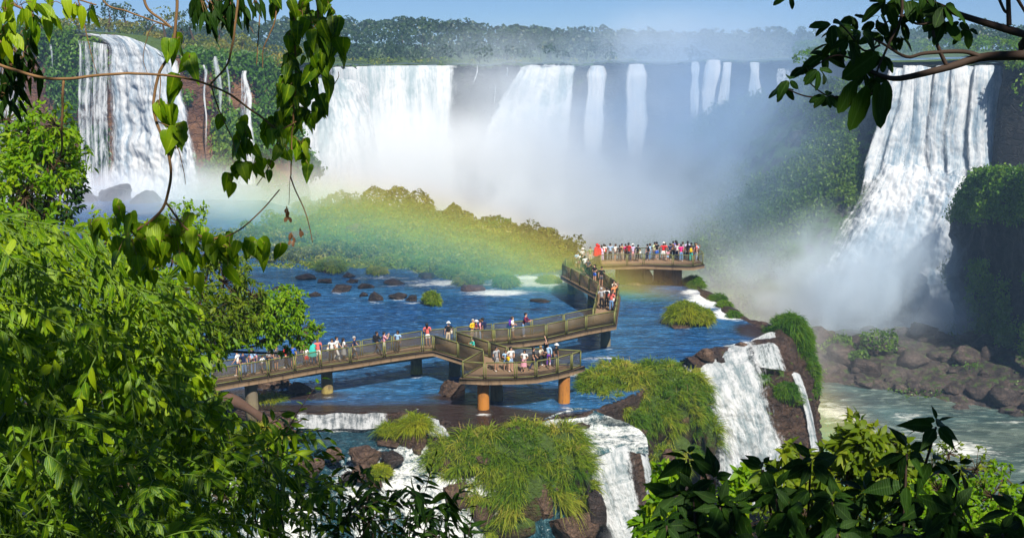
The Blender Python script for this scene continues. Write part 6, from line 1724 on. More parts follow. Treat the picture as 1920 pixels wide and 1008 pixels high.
def spray(lf, st, p0, d, length, n, L, asp, prof, tone=0.45, srad=0.0025, droop=0.5, spread=0.85, face=None, curl=0.25):
    """a twig with alternate leaves"""
    d = unit(d)
    ts = np.linspace(0, 1, 6)
    pts = p0 + d * (length * ts)[:, None] - np.array([0, 0, 1.0]) * (length * 0.35 * droop * ts ** 2)[:, None]
    st.tube(pts, np.linspace(srad * 1.3, srad * 0.5, 6), 4)
    t = np.linspace(0.12, 1, n)
    pos = np.stack([np.interp(t, ts, pts[:, k]) for k in range(3)], 1)
    tg = unit(np.gradient(pts, axis=0)[np.clip((t * 5).astype(int), 0, 5)])
    up = np.array([0.08, -0.35, 0.9]) if face is None else np.asarray(face, float)
    sd = unit(np.cross(tg, up))
    sg = np.where(np.arange(n) % 2 == 0, 1.0, -1.0)[:, None]
    sg[-1] *= 0.1
    ax = tg * 0.65 + sd * sg * spread + rng.normal(size=(n, 3)) * 0.22 - np.array([0, 0, droop * 0.45])
    nn = np.tile(up, (n, 1)) + rng.normal(size=(n, 3)) * 0.62
    leaves(lf, pos, ax, nn, L * np.linspace(1.1, 0.75, n) * rng.uniform(0.55, 1.3) * rng.uniform(0.7, 1.2, n), asp, prof, np.clip(tone + 0.27 * rng.normal(size=n), 0, 1), curl=curl)

def in_poly(poly, n):
    a = np.array(poly, float)
    out = []
    while len(out) < n:
        q = rng.uniform(a.min(0), a.max(0), (n * 3, 2))
        out += list(q[inside(q[:, 0], q[:, 1], a)])
    return np.array(out[:n])

def shrub(label, poly, Yr, nspray, nleaf, L, asp, prof, mat, stalk, length=0.3, ddir=(0.5, 0.0, -0.3), jitter=0.7, droop=0.5, cat='shrub', group=None, name='shrub', tone=0.45, foot=None, depth_by_row=None, face=None, srad=0.0025, curl=0.25):
    """sprays of leaves filling the outline poly (where the plant stands in the picture) over the depth range Yr"""
    a = np.array(poly, float)
    cx_, cy_ = a.mean(0)
    ym = (Yr[0] + Yr[1]) / 2
    base = P(cx_, a[:, 1].max() + 60, ym) if foot is None else np.asarray(foot, float)
    root = empty(name, tuple(base), label, cat, group)
    lf, st = MB(), MB()
    q = in_poly(poly, nspray)
    for px, py in q:
        Y = rng.uniform(*Yr)
        if depth_by_row:
            y0, y1, Ya, Yb = depth_by_row
            Y = np.interp(py, [y0, y1], [Ya, Yb]) * rng.uniform(0.88, 1.2)
        p = P(px, py, Y)
        d = np.array(ddir) + rng.normal(size=3) * jitter
        spray(lf, st, p - base, d, length * rng.uniform(0.6, 1.3) * (1 if not depth_by_row else Y / ym), nleaf, L * (1 if not depth_by_row else (Y / ym) ** 0.5), asp, prof, np.clip(tone + 0.16 * rng.normal(), 0.05, 0.95), srad, droop, face=face, curl=curl)
    # main stems gathering at the foot
    for k in range(7):
        px, py = q[rng.integers(len(q))]
        p = P(px, py, rng.uniform(*Yr)) - base
        m_ = p * 0.5 + rng.normal(size=3) * 0.12 * np.linalg.norm(p) * 0.5
        st.tube(crom(np.array([[0, 0, -0.3], m_, p]), 10), np.linspace(srad * 4, srad, 10), 5)
    lf.build('foliage', mat, root, smooth=True)
    st.build('stem', stalk, root, smooth=True)
    return root

def leafy_tree(label, blobs, n, size, mat, foot, Yb, cat='tree', name='tree', group=None, tone=0.45, asp=0.42, prof='slender', forkp=None):
    """tree with small leaves spread through several uneven clumps (px, py, depth, radius in px), limbs to each"""
    base = np.asarray(foot, float)
    root = empty(name, tuple(base), label, cat, group)
    lf, st = MB(), MB()
    cs = [(P(px, py, Y), r / F * Y) for px, py, Y, r in blobs]
    tot = sum(r * r for _, r in cs)
    mid = np.mean([c for c, r in cs], 0)
    fork = base * 0.35 + mid * 0.65 - base if forkp is None else P(*forkp) - base
    st.tube(crom(np.array([[0, 0, -0.5], fork * 0.5 + rng.normal(size=3) * 0.05, fork]), 10), np.linspace(0.09, 0.05, 10) * Yb / 15, 8)
    for c, r in cs:
        m = int(n * r * r / tot)
        # little tufts of leaves at twig ends
        k = max(4, m // 9)
        v = unit(rng.normal(size=(k, 3))) * (rng.uniform(0.35, 1.0, k) ** 0.5)[:, None]
        v *= (1 + 0.35 * fbm(v * 2 + c, 3))[:, None]
        tips = c + v * r - base
        st.tube(crom(np.array([fork, (fork + c - base) / 2 - [0, 0, r * 0.15], c - base]), 8), np.linspace(0.035, 0.012, 8) * Yb / 15, 5)
        for t_ in tips[:: max(1, k // 26)]:
            st.tube(np.array([c - base, (c - base) * 0.5 + t_ * 0.5 + rng.normal(size=3) * r * 0.06, t_]), [0.010 * Yb / 15, 0.007 * Yb / 15, 0.003 * Yb / 15], 4)
        tone_ = np.repeat(np.clip(tone + 0.13 * rng.normal(size=k) + 0.15 * fbm(tips * 1.2, 2), 0.02, 0.98), 9)
        pos = np.repeat(tips, 9, 0) + rng.normal(size=(k * 9, 3)) * r * 0.075
        out = np.repeat(unit(v), 9, 0)
        ax = out * 0.6 + rng.normal(size=(k * 9, 3)) * 0.75 - np.array([0, 0, 0.35])
        nn = np.array([0.1, -0.45, 0.85]) + out * 0.5 + rng.normal(size=(k * 9, 3)) * 0.45
        leaves(lf, pos, ax, nn, size * rng.uniform(0.6, 1.25, k * 9), asp, prof, np.clip(tone_ + 0.10 * rng.normal(size=k * 9), 0, 1))
    lf.build('crown', mat, root, smooth=True)
    st.build('trunk', BARK, root, smooth=True)
    return root

def ground(x, y):
    i = np.clip((y + 25) / 89 * 129, 0, 129).astype(int) if hasattr(y, 'astype') else int(np.clip((y + 25) / 89 * 129, 0, 129))
    j = int(np.clip((x + 70) / 140 * 159, 0, 159))
    return gz[i, j]
def foot(px, py, Y):
    p = P(px, py, Y)
    return (p[0], p[1], ground(p[0], p[1]))

# ---- trees on the left
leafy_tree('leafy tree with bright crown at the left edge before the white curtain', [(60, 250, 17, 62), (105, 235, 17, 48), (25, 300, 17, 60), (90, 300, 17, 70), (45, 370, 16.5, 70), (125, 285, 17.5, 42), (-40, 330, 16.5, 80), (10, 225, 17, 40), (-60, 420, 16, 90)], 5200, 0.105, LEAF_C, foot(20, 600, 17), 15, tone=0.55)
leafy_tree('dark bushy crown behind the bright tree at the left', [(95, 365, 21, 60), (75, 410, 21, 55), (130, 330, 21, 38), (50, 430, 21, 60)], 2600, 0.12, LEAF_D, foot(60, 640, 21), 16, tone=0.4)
leafy_tree('spreading bright green tree over the leafy end of the walkway', [(520, 585, 32, 50), (560, 618, 32, 32), (500, 612, 32, 38), (470, 590, 32, 42), (545, 565, 32, 30), (440, 612, 31, 40), (590, 618, 32.5, 16), (405, 655, 31, 26), (535, 662, 32.5, 12), (500, 645, 32.3, 14)], 6800, 0.14, LEAF_C, foot(180, 900, 31), 26, tone=0.55, forkp=(395, 655, 31.5))
leafy_tree('olive toned tree between the bright tree and the hanging heart leaves', [(420, 530, 27, 58), (385, 590, 26, 62), (440, 590, 27.5, 48), (370, 640, 26, 56), (470, 555, 28, 34), (400, 470, 27, 38), (330, 590, 25, 60), (340, 690, 25, 56), (330, 770, 24, 56), (365, 800, 24, 36), (375, 730, 24.5, 34)], 8500, 0.13, LEAF_O, foot(250, 980, 26), 22, tone=0.4, forkp=(340, 690, 25.5))
leafy_tree('bright feathery tree behind the heart leaves', [(340, 420, 19, 50), (300, 480, 18, 60), (250, 470, 18, 62), (270, 540, 17.5, 66), (330, 545, 18, 44), (180, 460, 17, 60), (110, 480, 16, 70), (200, 540, 16.5, 70), (370, 450, 19.5, 32), (40, 500, 15.5, 80), (300, 610, 17, 70), (230, 640, 16.5, 80), (120, 610, 16, 90)], 8600, 0.10, LEAF_C, foot(200, 760, 17), 16, tone=0.62)
leafy_tree('dense undergrowth tree low on the left slope', [(60, 760, 12, 150), (220, 800, 12.5, 130), (330, 860, 13, 100), (120, 920, 11, 150), (280, 960, 11.5, 120), (-60, 640, 12, 150), (-80, 860, 11, 150), (420, 930, 12.5, 70)], 9000, 0.085, LEAF_B, foot(120, 1150, 12), 12, tone=0.35)

# ---- broad and slender leaved shrubs close by on the left
shrub('shrub with long slender leaves sloping across the left middle', [(-120, 400), (60, 400), (190, 445), (300, 520), (330, 600), (240, 640), (60, 600), (-120, 620)], (5.0, 7.4), 300, 10, 0.090, 0.27, 'slender', LEAF_B, STALK, 0.34, (0.9, -0.1, -0.45), 0.4, 0.5, tone=0.45)
shrub('shrub with broad pointed leaves at the left edge', [(-140, 560), (120, 560), (260, 640), (300, 720), (200, 800), (-140, 800)], (4.4, 6.4), 330, 8, 0.080, 0.44, 'slender', LEAF_A, STALK, 0.26, (0.6, -0.2, -0.4), 0.6, 0.7, tone=0.45)
shrub('sunny shrub with drooping broad leaves left of the log', [(230, 620), (330, 620), (385, 720), (400, 800), (330, 850), (220, 790)], (5.5, 7.5), 170, 8, 0.095, 0.46, 'oval', LEAF_A, STALK, 0.26, (0.5, -0.2, -0.4), 0.7, 0.8, tone=0.5)
shrub('shaded shrub in the bottom left corner', [(-140, 780), (150, 780), (300, 850), (330, 1100), (-140, 1100)], (3.8, 5.6), 360, 8, 0.075, 0.42, 'slender', LEAF_B, STALK, 0.24, (0.4, -0.2, -0.3), 0.8, 0.6, tone=0.32)
shrub('leafy shrub at the bottom between the left corner and the white water', [(270, 830), (420, 800), (520, 850), (560, 930), (640, 1100), (280, 1100)], (4.6, 6.6), 230, 8, 0.085, 0.40, 'slender', LEAF_B, STALK, 0.26, (0.5, -0.1, -0.1), 0.8, 0.5, tone=0.38)
shrub('dark shrub with star shaped leaf whorls before the churning water', [(700, 900), (760, 885), (830, 900), (850, 950), (880, 1020), (900, 1100), (560, 1100), (600, 980)], (5.2, 6.2), 80, 9, 0.110, 0.26, 'slender', LEAF_D, TWIGD, 0.20, (0.1, 0, 0.35), 0.6, 0.35, tone=0.45)
shrub('thin leafy twigs reaching over the brook at the bottom', [(420, 850), (500, 780), (540, 800), (560, 900), (700, 920), (720, 1000), (450, 960)], (5.4, 6.4), 46, 9, 0.085, 0.36, 'slender', LEAF_B, TWIGD, 0.34, (0.7, 0, 0.15), 0.5, 0.45, tone=0.3)

# ---- vine with heart shaped leaves and its long bare stems
def vine(label, stems, clusters, mat, name='vine', group=None, cat='vine', L=0.09, prof='heart', asp=0.72, stem_mat=None, rad=0.006, tone=0.4, cl_n=7, droop=1.0):
    """stems: lists of (px,py,Y[,radius scale]); clusters: (px,py,Y,spread px,count)"""
    base = P(*stems[0][0][:3])
    root = empty(name, tuple(base), label, cat, group)
    st, lf = MB(), MB()
    for s_ in stems:
        pts = np.array([P(*q[:3]) for q in s_]) - base
        n = max(12, 7 * len(pts))
        c = crom(pts, n)
        c = c + 0.012 * fbm(c * 6, 3)[:, None] * np.array([1, 0.5, 0.6])
        r0 = s_[0][3] if len(s_[0]) > 3 else 1.0
        r1 = s_[-1][3] if len(s_[-1]) > 3 else 0.55
        st.tube(c, rad * np.linspace(r0, r1, n), 7)
    for px, py, Y, sprd, n in clusters:
        c = P(px, py, Y) - base
        s = sprd / F * Y
        pos = c + rng.normal(size=(n, 3)) * s * np.array([0.55, 0.5, 0.6])
        ax = np.stack([rng.normal(size=n) * 0.45, rng.normal(size=n) * 0.4 - 0.15, -np.abs(rng.normal(size=n)) * 0.5 - 0.75 * droop], 1)
        nn = np.stack([rng.normal(size=n) * 0.6 + 0.15, -np.ones(n) * 0.9, rng.normal(size=n) * 0.35 + 0.45], 1)
        LL = L * rng.uniform(0.6, 1.2, n)
        for k in range(n):
            st.tube(np.array([c + (pos[k] - c) * 0.15, (c + pos[k]) / 2 + [0, 0, 0.01], pos[k]]), rad * 0.22, 4)
        leaves(lf, pos, ax, nn, LL, asp, prof, np.clip(tone + 0.2 * rng.normal(size=n), 0, 1), 0.25, 0.3)
    if clusters: lf.build('foliage', mat, root, smooth=True)
    st.build('stem', stem_mat or TWIG, root, smooth=True)
    return root

vine('heart leaved vine over the bright feathery tree, hanging from a forked stem',
     [[(330, -60, 4.3, 1.0), (330, 20, 4.3), (322, 90, 4.3), (297, 140, 4.3), (285, 190, 4.3), (290, 225, 4.3), (308, 268, 4.3), (320, 320, 4.3), (312, 378, 4.3), (285, 412, 4.3), (250, 435, 4.3, 0.9)],
      [(312, 378, 4.3, 0.7), (335, 412, 4.35), (365, 438, 4.35), (410, 446, 4.4), (450, 430, 4.4), (490, 395, 4.4), (525, 355, 4.4, 0.4)],
      [(290, 228, 4.3, 0.4), (315, 235, 4.3), (335, 240, 4.3, 0.3)], [(300, 142, 4.3, 0.35), (296, 200, 4.3, 0.3)], [(316, 272, 4.3, 0.4), (335, 280, 4.3), (344, 320, 4.3), (348, 345, 4.3, 0.2)]],
     [(225, 400, 4.3, 24, 6), (240, 440, 4.3, 34, 16), (285, 450, 4.3, 34, 18), (265, 480, 4.3, 30, 12), (170, 425, 4.35, 16, 5), (330, 445, 4.35, 36, 14), (395, 460, 4.4, 30, 12), (360, 490, 4.35, 24, 9), (430, 465, 4.4, 26, 9), (462, 458, 4.4, 14, 3), (490, 460, 4.4, 16, 5), (525, 462, 4.45, 6, 1), (340, 235, 4.3, 16, 5), (292, 195, 4.3, 8, 2), (312, 193, 4.3, 6, 1), (330, 160, 4.3, 14, 4), (355, 108, 4.3, 6, 2), (330, 75, 4.3, 14, 4), (316, 248, 4.3, 5, 2)], LEAF_A, L=0.078, tone=0.55)
vine('long arching bare stem crossing in front of the broad left fall',
     [[(-30, 105, 4.0, 1.0), (20, 128, 4.0), (70, 143, 4.0), (125, 149, 4.0), (190, 142, 4.05), (250, 138, 4.1), (300, 140, 4.15), (360, 150, 4.2), (420, 172, 4.25), (470, 205, 4.3), (510, 238, 4.35), (522, 250, 4.35, 0.6)],
      [(394, 158, 4.2, 0.6), (420, 128, 4.2), (432, 90, 4.2), (440, 40, 4.2), (446, -40, 4.2, 0.8)], [(394, 158, 4.2, 0.5), (412, 208, 4.25), (430, 250, 4.25), (440, 285, 4.25, 0.3)], [(522, 250, 4.35, 0.5), (505, 310, 4.35), (478, 350, 4.35, 0.25)], [(520, 248, 4.35, 0.5), (560, 225, 4.4), (600, 195, 4.4), (632, 150, 4.4), (634, 135, 4.4, 0.2)],
      [(118, 150, 4.0, 0.8), (115, 220, 4.0), (116, 280, 4.0), (100, 320, 4.0, 0.5)]],
     [(418, 215, 4.25, 8, 2), (446, 222, 4.3, 14, 4), (455, 240, 4.3, 14, 3), (452, 270, 4.3, 18, 5), (470, 265, 4.3, 16, 4), (482, 300, 4.3, 16, 4), (500, 300, 4.35, 10, 3), (445, 312, 4.3, 18, 5), (430, 335, 4.3, 10, 2), (505, 238, 4.35, 16, 5), (530, 265, 4.35, 16, 5), (565, 270, 4.4, 20, 5), (570, 300, 4.4, 14, 4)], LEAF_A, L=0.058, tone=0.45)
vine('curtain of dark leaves hanging in front of the far wood',
     [[(548, -40, 4.4, 0.8), (552, 80, 4.4), (553, 160, 4.4), (550, 250, 4.4), (545, 330, 4.4, 0.4)], [(590, -40, 4.3, 0.8), (600, 60, 4.3), (603, 110, 4.3, 0.4)], [(520, -40, 4.5, 0.6), (518, 30, 4.5), (505, 65, 4.5), (492, 95, 4.5), (490, 130, 4.5, 0.3)], [(493, -40, 4.5, 0.5), (484, 60, 4.5), (478, 125, 4.5, 0.3)], [(440, -40, 4.4, 0.4), (455, 25, 4.4), (475, 65, 4.4, 0.25)]],
     [(565, 20, 4.4, 18, 7), (580, 40, 4.4, 24, 10), (600, 45, 4.3, 26, 12), (622, 35, 4.3, 20, 7), (590, 90, 4.3, 24, 10), (610, 85, 4.3, 24, 10), (628, 65, 4.3, 14, 5), (605, 115, 4.3, 20, 8), (550, 55, 4.4, 14, 5), (545, 105, 4.4, 14, 5), (565, 100, 4.4, 10, 3), (545, 135, 4.4, 24, 9), (560, 150, 4.4, 22, 8), (540, 170, 4.4, 20, 8), (580, 165, 4.4, 26, 9), (555, 200, 4.4, 24, 8), (600, 200, 4.4, 10, 3), (530, 225, 4.4, 20, 7), (575, 215, 4.4, 14, 4), (515, 10, 4.5, 16, 4), (612, 5, 4.3, 20, 6), (570, -10, 4.4, 24, 8)], LEAF_A, L=0.066, tone=0.22)
vine('slim leaves and twigs dangling from above the left trees',
     [[(180, -40, 4.4, 0.6), (200, 10, 4.4), (240, 22, 4.4), (290, 40, 4.4), (320, 52, 4.4, 0.5)], [(265, -40, 4.4, 1.0), (275, 10, 4.4), (300, 35, 4.4), (320, 54, 4.4, 0.7)], [(320, 54, 4.4, 0.3), (290, 45, 4.4), (275, 75, 4.4), (268, 110, 4.4), (278, 140, 4.4, 0.2)], [(145, -40, 4.4, 0.6), (150, 20, 4.4), (162, 70, 4.4), (180, 140, 4.4, 0.2)], [(380, -30, 4.4, 0.5), (400, 15, 4.4), (430, 45, 4.4, 0.3)]],
     [(375, -2, 4.4, 22, 12), (395, 10, 4.4, 20, 12), (410, 0, 4.4, 20, 9), (425, 15, 4.4, 14, 6), (455, 15, 4.4, 12, 5), (480, 5, 4.4, 12, 4), (365, 15, 4.4, 10, 3), (430, -15, 4.4, 30, 10), (170, 10, 4.4, 10, 2)], LEAF_D, L=0.085, prof='slender', asp=0.30, tone=0.4)
vine('dry curled seed pods on a bare thread beside the misty island', [[(548, 328, 4.4, 0.5), (560, 370, 4.4), (575, 415, 4.4), (585, 455, 4.4, 0.3)], [(548, 328, 4.4, 0.2), (540, 385, 4.4, 0.2)]],
     [(538, 392, 4.4, 4, 3), (540, 408, 4.4, 3, 3), (563, 432, 4.4, 4, 3), (548, 444, 4.4, 5, 4)], m_leaf('dry_pod', (0.10, 0.05, 0.02), (0.18, 0.09, 0.04), (0.26, 0.15, 0.07), 0.2), L=0.024, prof='oval', asp=0.6)
vine('dark drooping leaves in the top left corner', [[(-60, -40, 4.2, 1.2), (10, 0, 4.2), (50, 20, 4.2), (70, 40, 4.2, 0.5)], [(-60, -40, 4.2, 1), (-40, 30, 4.2), (-10, 70, 4.2), (30, 100, 4.2, 0.5)]],
     [(5, 60, 4.2, 26, 12), (25, 90, 4.2, 24, 12), (45, 110, 4.2, 22, 10), (10, 130, 4.2, 26, 14), (60, 125, 4.2, 14, 5), (0, 180, 4.2, 22, 9), (20, 165, 4.2, 18, 7), (45, 60, 4.2, 20, 8), (-20, 100, 4.2, 30, 12)], LEAF_D, L=0.09, prof='slender', asp=0.30, tone=0.4)
vine('yellow green leaves across the top left corner', [[(-60, -30, 4.0, 1), (40, -10, 4.0), (120, -5, 4.0), (180, 10, 4.0, 0.4)]],
     [(10, 15, 4.0, 20, 6), (35, 10, 4.0, 22, 7), (60, 25, 4.0, 20, 6), (90, 5, 4.0, 18, 5), (125, 8, 4.0, 16, 4), (145, 12, 4.0, 10, 3), (170, 12, 4.0, 7, 1), (5, 55, 4.0, 14, 4), (20, 65, 4.0, 10, 3)], LEAF_A, L=0.07, prof='slender', asp=0.5, tone=0.75)

# ---- tree at the right, outside the picture, whose branches reach in from above and shade the shrubs below
troot = empty('overhanging_tree', (3.4, 1.2, float(ground(3.4, 1.2))), 'tree whose dark branches hang into the upper right corner', 'tree')
TB = np.array(troot.location)
st, lf = MB(), MB()
st.tube(crom(np.array([[0, 0, -0.4], [0.05, -0.1, 1.6], [0.0, 0.0, 3.6], [-0.2, -0.3, 5.6]]), 16), np.linspace(0.17, 0.07, 16), 10)
def bp(px, py, Y): return P(px, py, Y) - TB
for pts, r0, r1 in [([(0.02, 0, 2.2), bp(2150, 95, 3.2), bp(1920, 104, 3.4), bp(1840, 108, 3.5), bp(1775, 127, 3.5), bp(1690, 147, 3.5), bp(1655, 143, 3.5), bp(1630, 132, 3.5)], 0.020, 0.005),
                    ([(0.02, 0, 2.6), bp(2100, 110, 3.3), bp(1920, 64, 3.5), bp(1870, 50, 3.5), bp(1800, 28, 3.55), bp(1760, 10, 3.55), bp(1715, -8, 3.55)], 0.017, 0.006),
                    ([bp(1840, 107, 3.5), bp(1805, 97, 3.5), bp(1735, 100, 3.5), bp(1700, 107, 3.5), bp(1660, 85, 3.5), bp(1636, 72, 3.5)], 0.008, 0.003), ([bp(1775, 124, 3.5), bp(1762, 95, 3.5), bp(1750, 60, 3.5), bp(1762, 40, 3.55), bp(1780, 20, 3.55)], 0.007, 0.003),
                    ([bp(1636, 132, 3.5), bp(1590, 108, 3.5), bp(1560, 106, 3.5), bp(1520, 130, 3.5)], 0.004, 0.002), ([bp(1690, -20, 3.5), bp(1690, 30, 3.5), bp(1670, 75, 3.5), bp(1650, 120, 3.5), bp(1638, 150, 3.5)], 0.005, 0.003),
                    ([bp(1890, -10, 3.5), bp(1892, 48, 3.5)], 0.007, 0.008), ([bp(1866, -20, 3.5), bp(1882, 18, 3.5), bp(1891, 25, 3.5)], 0.005, 0.004), ([bp(1900, -15, 3.5), bp(1925, 28, 3.5)], 0.006, 0.004), ([bp(1640, 175, 3.5), bp(1560, 182, 3.5), bp(1510, 150, 3.5)], 0.003, 0.002),
                    ([bp(1600, 180, 3.5), bp(1520, 182, 3.5), bp(1470, 165, 3.5)], 0.003, 0.002), ([bp(1650, 85, 3.5), bp(1620, 95, 3.5), bp(1590, 60, 3.5), bp(1570, 40, 3.5)], 0.004, 0.002), ([bp(1760, 40, 3.5), bp(1720, 45, 3.5), bp(1690, 30, 3.5), bp(1640, 55, 3.5)], 0.005, 0.002)]:
    c = crom(np.array(pts), 26)
    st.tube(c, np.linspace(r0, r1, 26), 7)
def whorl(c, n, L, asp, prof='oval', spread=1.0, tone=0.4, dn=0.45, tilt=None):
    a = np.linspace(0, 2 * math.pi, n, endpoint=False) + rng.uniform(0, 6)
    ax = np.stack([np.cos(a), np.sin(a) * 0.6, np.sin(a) * 0.35 - dn + rng.normal(size=n) * 0.3], 1)
    if tilt is not None: ax = ax + np.asarray(tilt)
    nn = np.stack([rng.normal(size=n) * 0.5, rng.normal(size=n) * 0.6 - 0.6, 0.7 + 0 * a], 1)
    pos = np.tile(c, (n, 1)) + unit(ax) * L * 0.08
    leaves(lf, pos, ax, nn, L * rng.uniform(0.6, 1.2, n), asp, prof, np.clip(tone + 0.2 * rng.normal(size=n), 0, 1), 0.18, 0.22)
for px, py, n, L in [(1600, 30, 6, 0.062), (1580, 50, 6, 0.062), (1560, 45, 5, 0.058), (1615, 60, 5, 0.056), (1640, 40, 4, 0.052), (1590, 75, 6, 0.06), (1560, 80, 6, 0.062), (1545, 105, 5, 0.064), (1535, 130, 7, 0.066), (1510, 125, 5, 0.062), (1480, 150, 5, 0.052), (1470, 165, 4, 0.045), (1590, 95, 5, 0.055), (1655, 65, 5, 0.06), (1690, 40, 6, 0.062), (1720, 15, 7, 0.066), (1745, 25, 7, 0.064), (1770, 10, 7, 0.066), (1770, 40, 6, 0.058), (1800, 40, 5, 0.056), (1815, 55, 4, 0.05), (1700, 0, 6, 0.066), (1660, 5, 5, 0.062), (1650, 30, 4, 0.055), (1550, 180, 5, 0.048), (1565, 178, 4, 0.045), (1655, 105, 5, 0.06), (1690, 70, 4, 0.054), (1620, 135, 6, 0.06), (1650, 145, 5, 0.062), (1480, -10, 4, 0.06), (1735, -20, 8, 0.07), (1640, -25, 6, 0.066)]:
    whorl(bp(px, py, 3.5 + rng.uniform(-0.15, 0.15)), n, L, 0.5)
for px, py, ax, L in [(1648, 98, (-0.75, 0, -0.55), 0.135), (1625, 160, (-0.25, 0, -0.95), 0.14), (1645, 155, (0.2, 0, -1), 0.14), (1660, 150, (0.05, 0, -1), 0.13), (1605, 150, (-0.4, -0.1, -0.8), 0.11)]:
    leaves(lf, bp(px, py, 3.45)[None], np.array([ax], float), np.array([[0.35, -0.8, 0.3]]), L, 0.48, 'oval', np.array([0.85]), 0.15, 0.12)
# unseen crown overhead, its left clumps added to shade the lower left
E = [(np.array([2.6, -0.6, 28.6]) - TB, np.array([1.7, 2.0, 0.9])), (np.array([3.6, 0.6, 28.9]) - TB, np.array([1.5, 1.5, 1.0])), (np.array([1.6, 0.3, 27.9]) - TB, np.array([1.2, 1.1, 0.5])), (np.array([4.6, -1.0, 29.2]) - TB, np.array([1.6, 1.8, 0.9])), (np.array([0.6, 1.0, 27.7]) - TB, np.array([0.8, 0.7, 0.35])), (np.array([-0.5, 0.1, 27.4]) - TB, np.array([0.9, 1.0, 0.4])), (np.array([-1.5, -0.2, 27.5]) - TB, np.array([0.8, 0.9, 0.35]))]
p, n = ell_surface(E, 6400, -1.0)
p = p - n * rng.uniform(0, 0.35, len(p))[:, None]
leaves(lf, p, rng.normal(size=p.shape) * [1, 1, 0.4], np.tile([0, 0, 1.0], (len(p), 1)) + rng.normal(size=p.shape) * 0.5, 0.15 * rng.uniform(0.7, 1.2, len(p)), 0.5, 'oval', None)
for c, r in E:
    st.tube(crom(np.array([[0, 0, 3.6], (np.array([0, 0, 4.4]) + c) / 2, c]), 10), np.linspace(0.06, 0.02, 10), 6)
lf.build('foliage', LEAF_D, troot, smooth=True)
st.build('trunk', TWIGD, troot, smooth=True)

# ---- shrubs in the lower right
leafy_tree('bright bush with hanging pointed leaves before the gorge river', [(1625, 830, 12, 50), (1590, 850, 12, 44), (1665, 850, 12, 48), (1560, 890, 12, 50), (1640, 890, 12, 60), (1700, 890, 12, 50), (1480, 860, 12, 34), (1460, 900, 12, 44), (1520, 930, 12, 60), (1610, 950, 12, 70)], 2900, 0.15, LEAF_O, foot(1600, 1100, 12), 14, cat='bush', name='bush', tone=0.5, asp=0.42)
leafy_tree('yellow green bush at the foot of the grassy mound', [(1250, 890, 14, 24), (1240, 940, 14, 36), (1228, 990, 14, 40), (1400, 900, 14, 28), (1370, 930, 14, 30), (1290, 985, 14, 50)], 1700, 0.15, LEAF_C, foot(1260, 1120, 14), 14, cat='bush', name='bush', tone=0.5, asp=0.45)
leafy_tree('small leaved thicket in the bottom right corner', [(1860, 930, 11, 50), (1800, 950, 11, 60), (1900, 960, 11, 60), (1760, 920, 11.5, 46), (1720, 960, 11.5, 60), (1840, 1000, 10.5, 80), (1930, 1010, 10.5, 90), (1760, 1010, 10.5, 80), (1880, 890, 11.5, 30)], 5200, 0.07, LEAF_C, foot(1840, 1150, 11), 11, cat='bush', name='bush', tone=0.45)
leafy_tree('olive bush behind the dark whorls at the right', [(1750, 880, 20, 44), (1780, 850, 20, 30), (1830, 880, 20, 40), (1720, 930, 19, 50), (1800, 915, 20, 44), (1500, 990, 18, 80), (1650, 990, 18, 80), (1400, 985, 18, 70)], 3800, 0.10, LEAF_O, foot(1700, 1100, 19), 16, cat='bush', name='bush', tone=0.4)
def whorl_plant(label, heads, mat, group=None, name='broadleaf_plant', L=0.122, stalkm=None):
    """upright stems, each crowned by a rosette of big leaves"""
    global lf
    b = P(np.mean([h[0] for h in heads]), 1090, np.mean([h[2] for h in heads]))
    root = empty(name, tuple(b), label, 'plant', group)
    keep = lf
    lf = MB(); st = MB()
    for px, py, Y, n, s in heads:
        c = P(px, py, Y) - b
        ft = np.array([c[0] * 0.7 + rng.normal() * 0.04, c[1] + rng.normal() * 0.05, -0.25])
        st.tube(crom(np.array([ft, (ft + c) / 2 + rng.normal(size=3) * 0.02, c]), 10), np.linspace(0.008, 0.004, 10), 6)
        whorl(c, n, L * s, 0.44, 'broad', 1.0, 0.45, 0.25)
        whorl(c + [0, 0, 0.02], 3, L * s * 0.7, 0.40, 'broad', 1.0, 0.5, -0.5)
        for t in (0.25, 0.45, 0.65, 0.85):
            whorl(ft + (c - ft) * t, 4, L * s, 0.42, 'broad', 1.0, 0.4, 0.5)
    lf.build('foliage', mat, root, smooth=True)
    lf = keep
    st.build('stem', stalkm or TWIGD, root, smooth=True)
WPG = 'dark broad leaved plants in the lower right'
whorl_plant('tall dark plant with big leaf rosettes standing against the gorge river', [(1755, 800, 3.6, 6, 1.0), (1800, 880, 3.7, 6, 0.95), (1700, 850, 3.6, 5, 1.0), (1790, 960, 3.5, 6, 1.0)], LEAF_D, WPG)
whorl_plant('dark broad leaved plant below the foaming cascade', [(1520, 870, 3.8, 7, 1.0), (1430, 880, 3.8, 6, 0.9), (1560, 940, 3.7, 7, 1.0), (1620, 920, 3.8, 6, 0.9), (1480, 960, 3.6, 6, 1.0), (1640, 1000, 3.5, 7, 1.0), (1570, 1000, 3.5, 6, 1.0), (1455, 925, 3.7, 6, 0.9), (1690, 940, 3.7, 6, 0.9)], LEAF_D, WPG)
whorl_plant('dark broad leaved plant in front of the yellow green bush', [(1290, 860, 3.9, 6, 1.0), (1340, 900, 3.8, 7, 1.0), (1270, 930, 3.8, 5, 1.0), (1380, 960, 3.7, 6, 1.0), (1310, 1000, 3.6, 6, 1.0), (1420, 1020, 3.5, 7, 1.0), (1350, 950, 3.7, 6, 1.0), (1250, 985, 3.6, 6, 0.9), (1300, 925, 3.8, 6, 0.9)], LEAF_D, WPG)
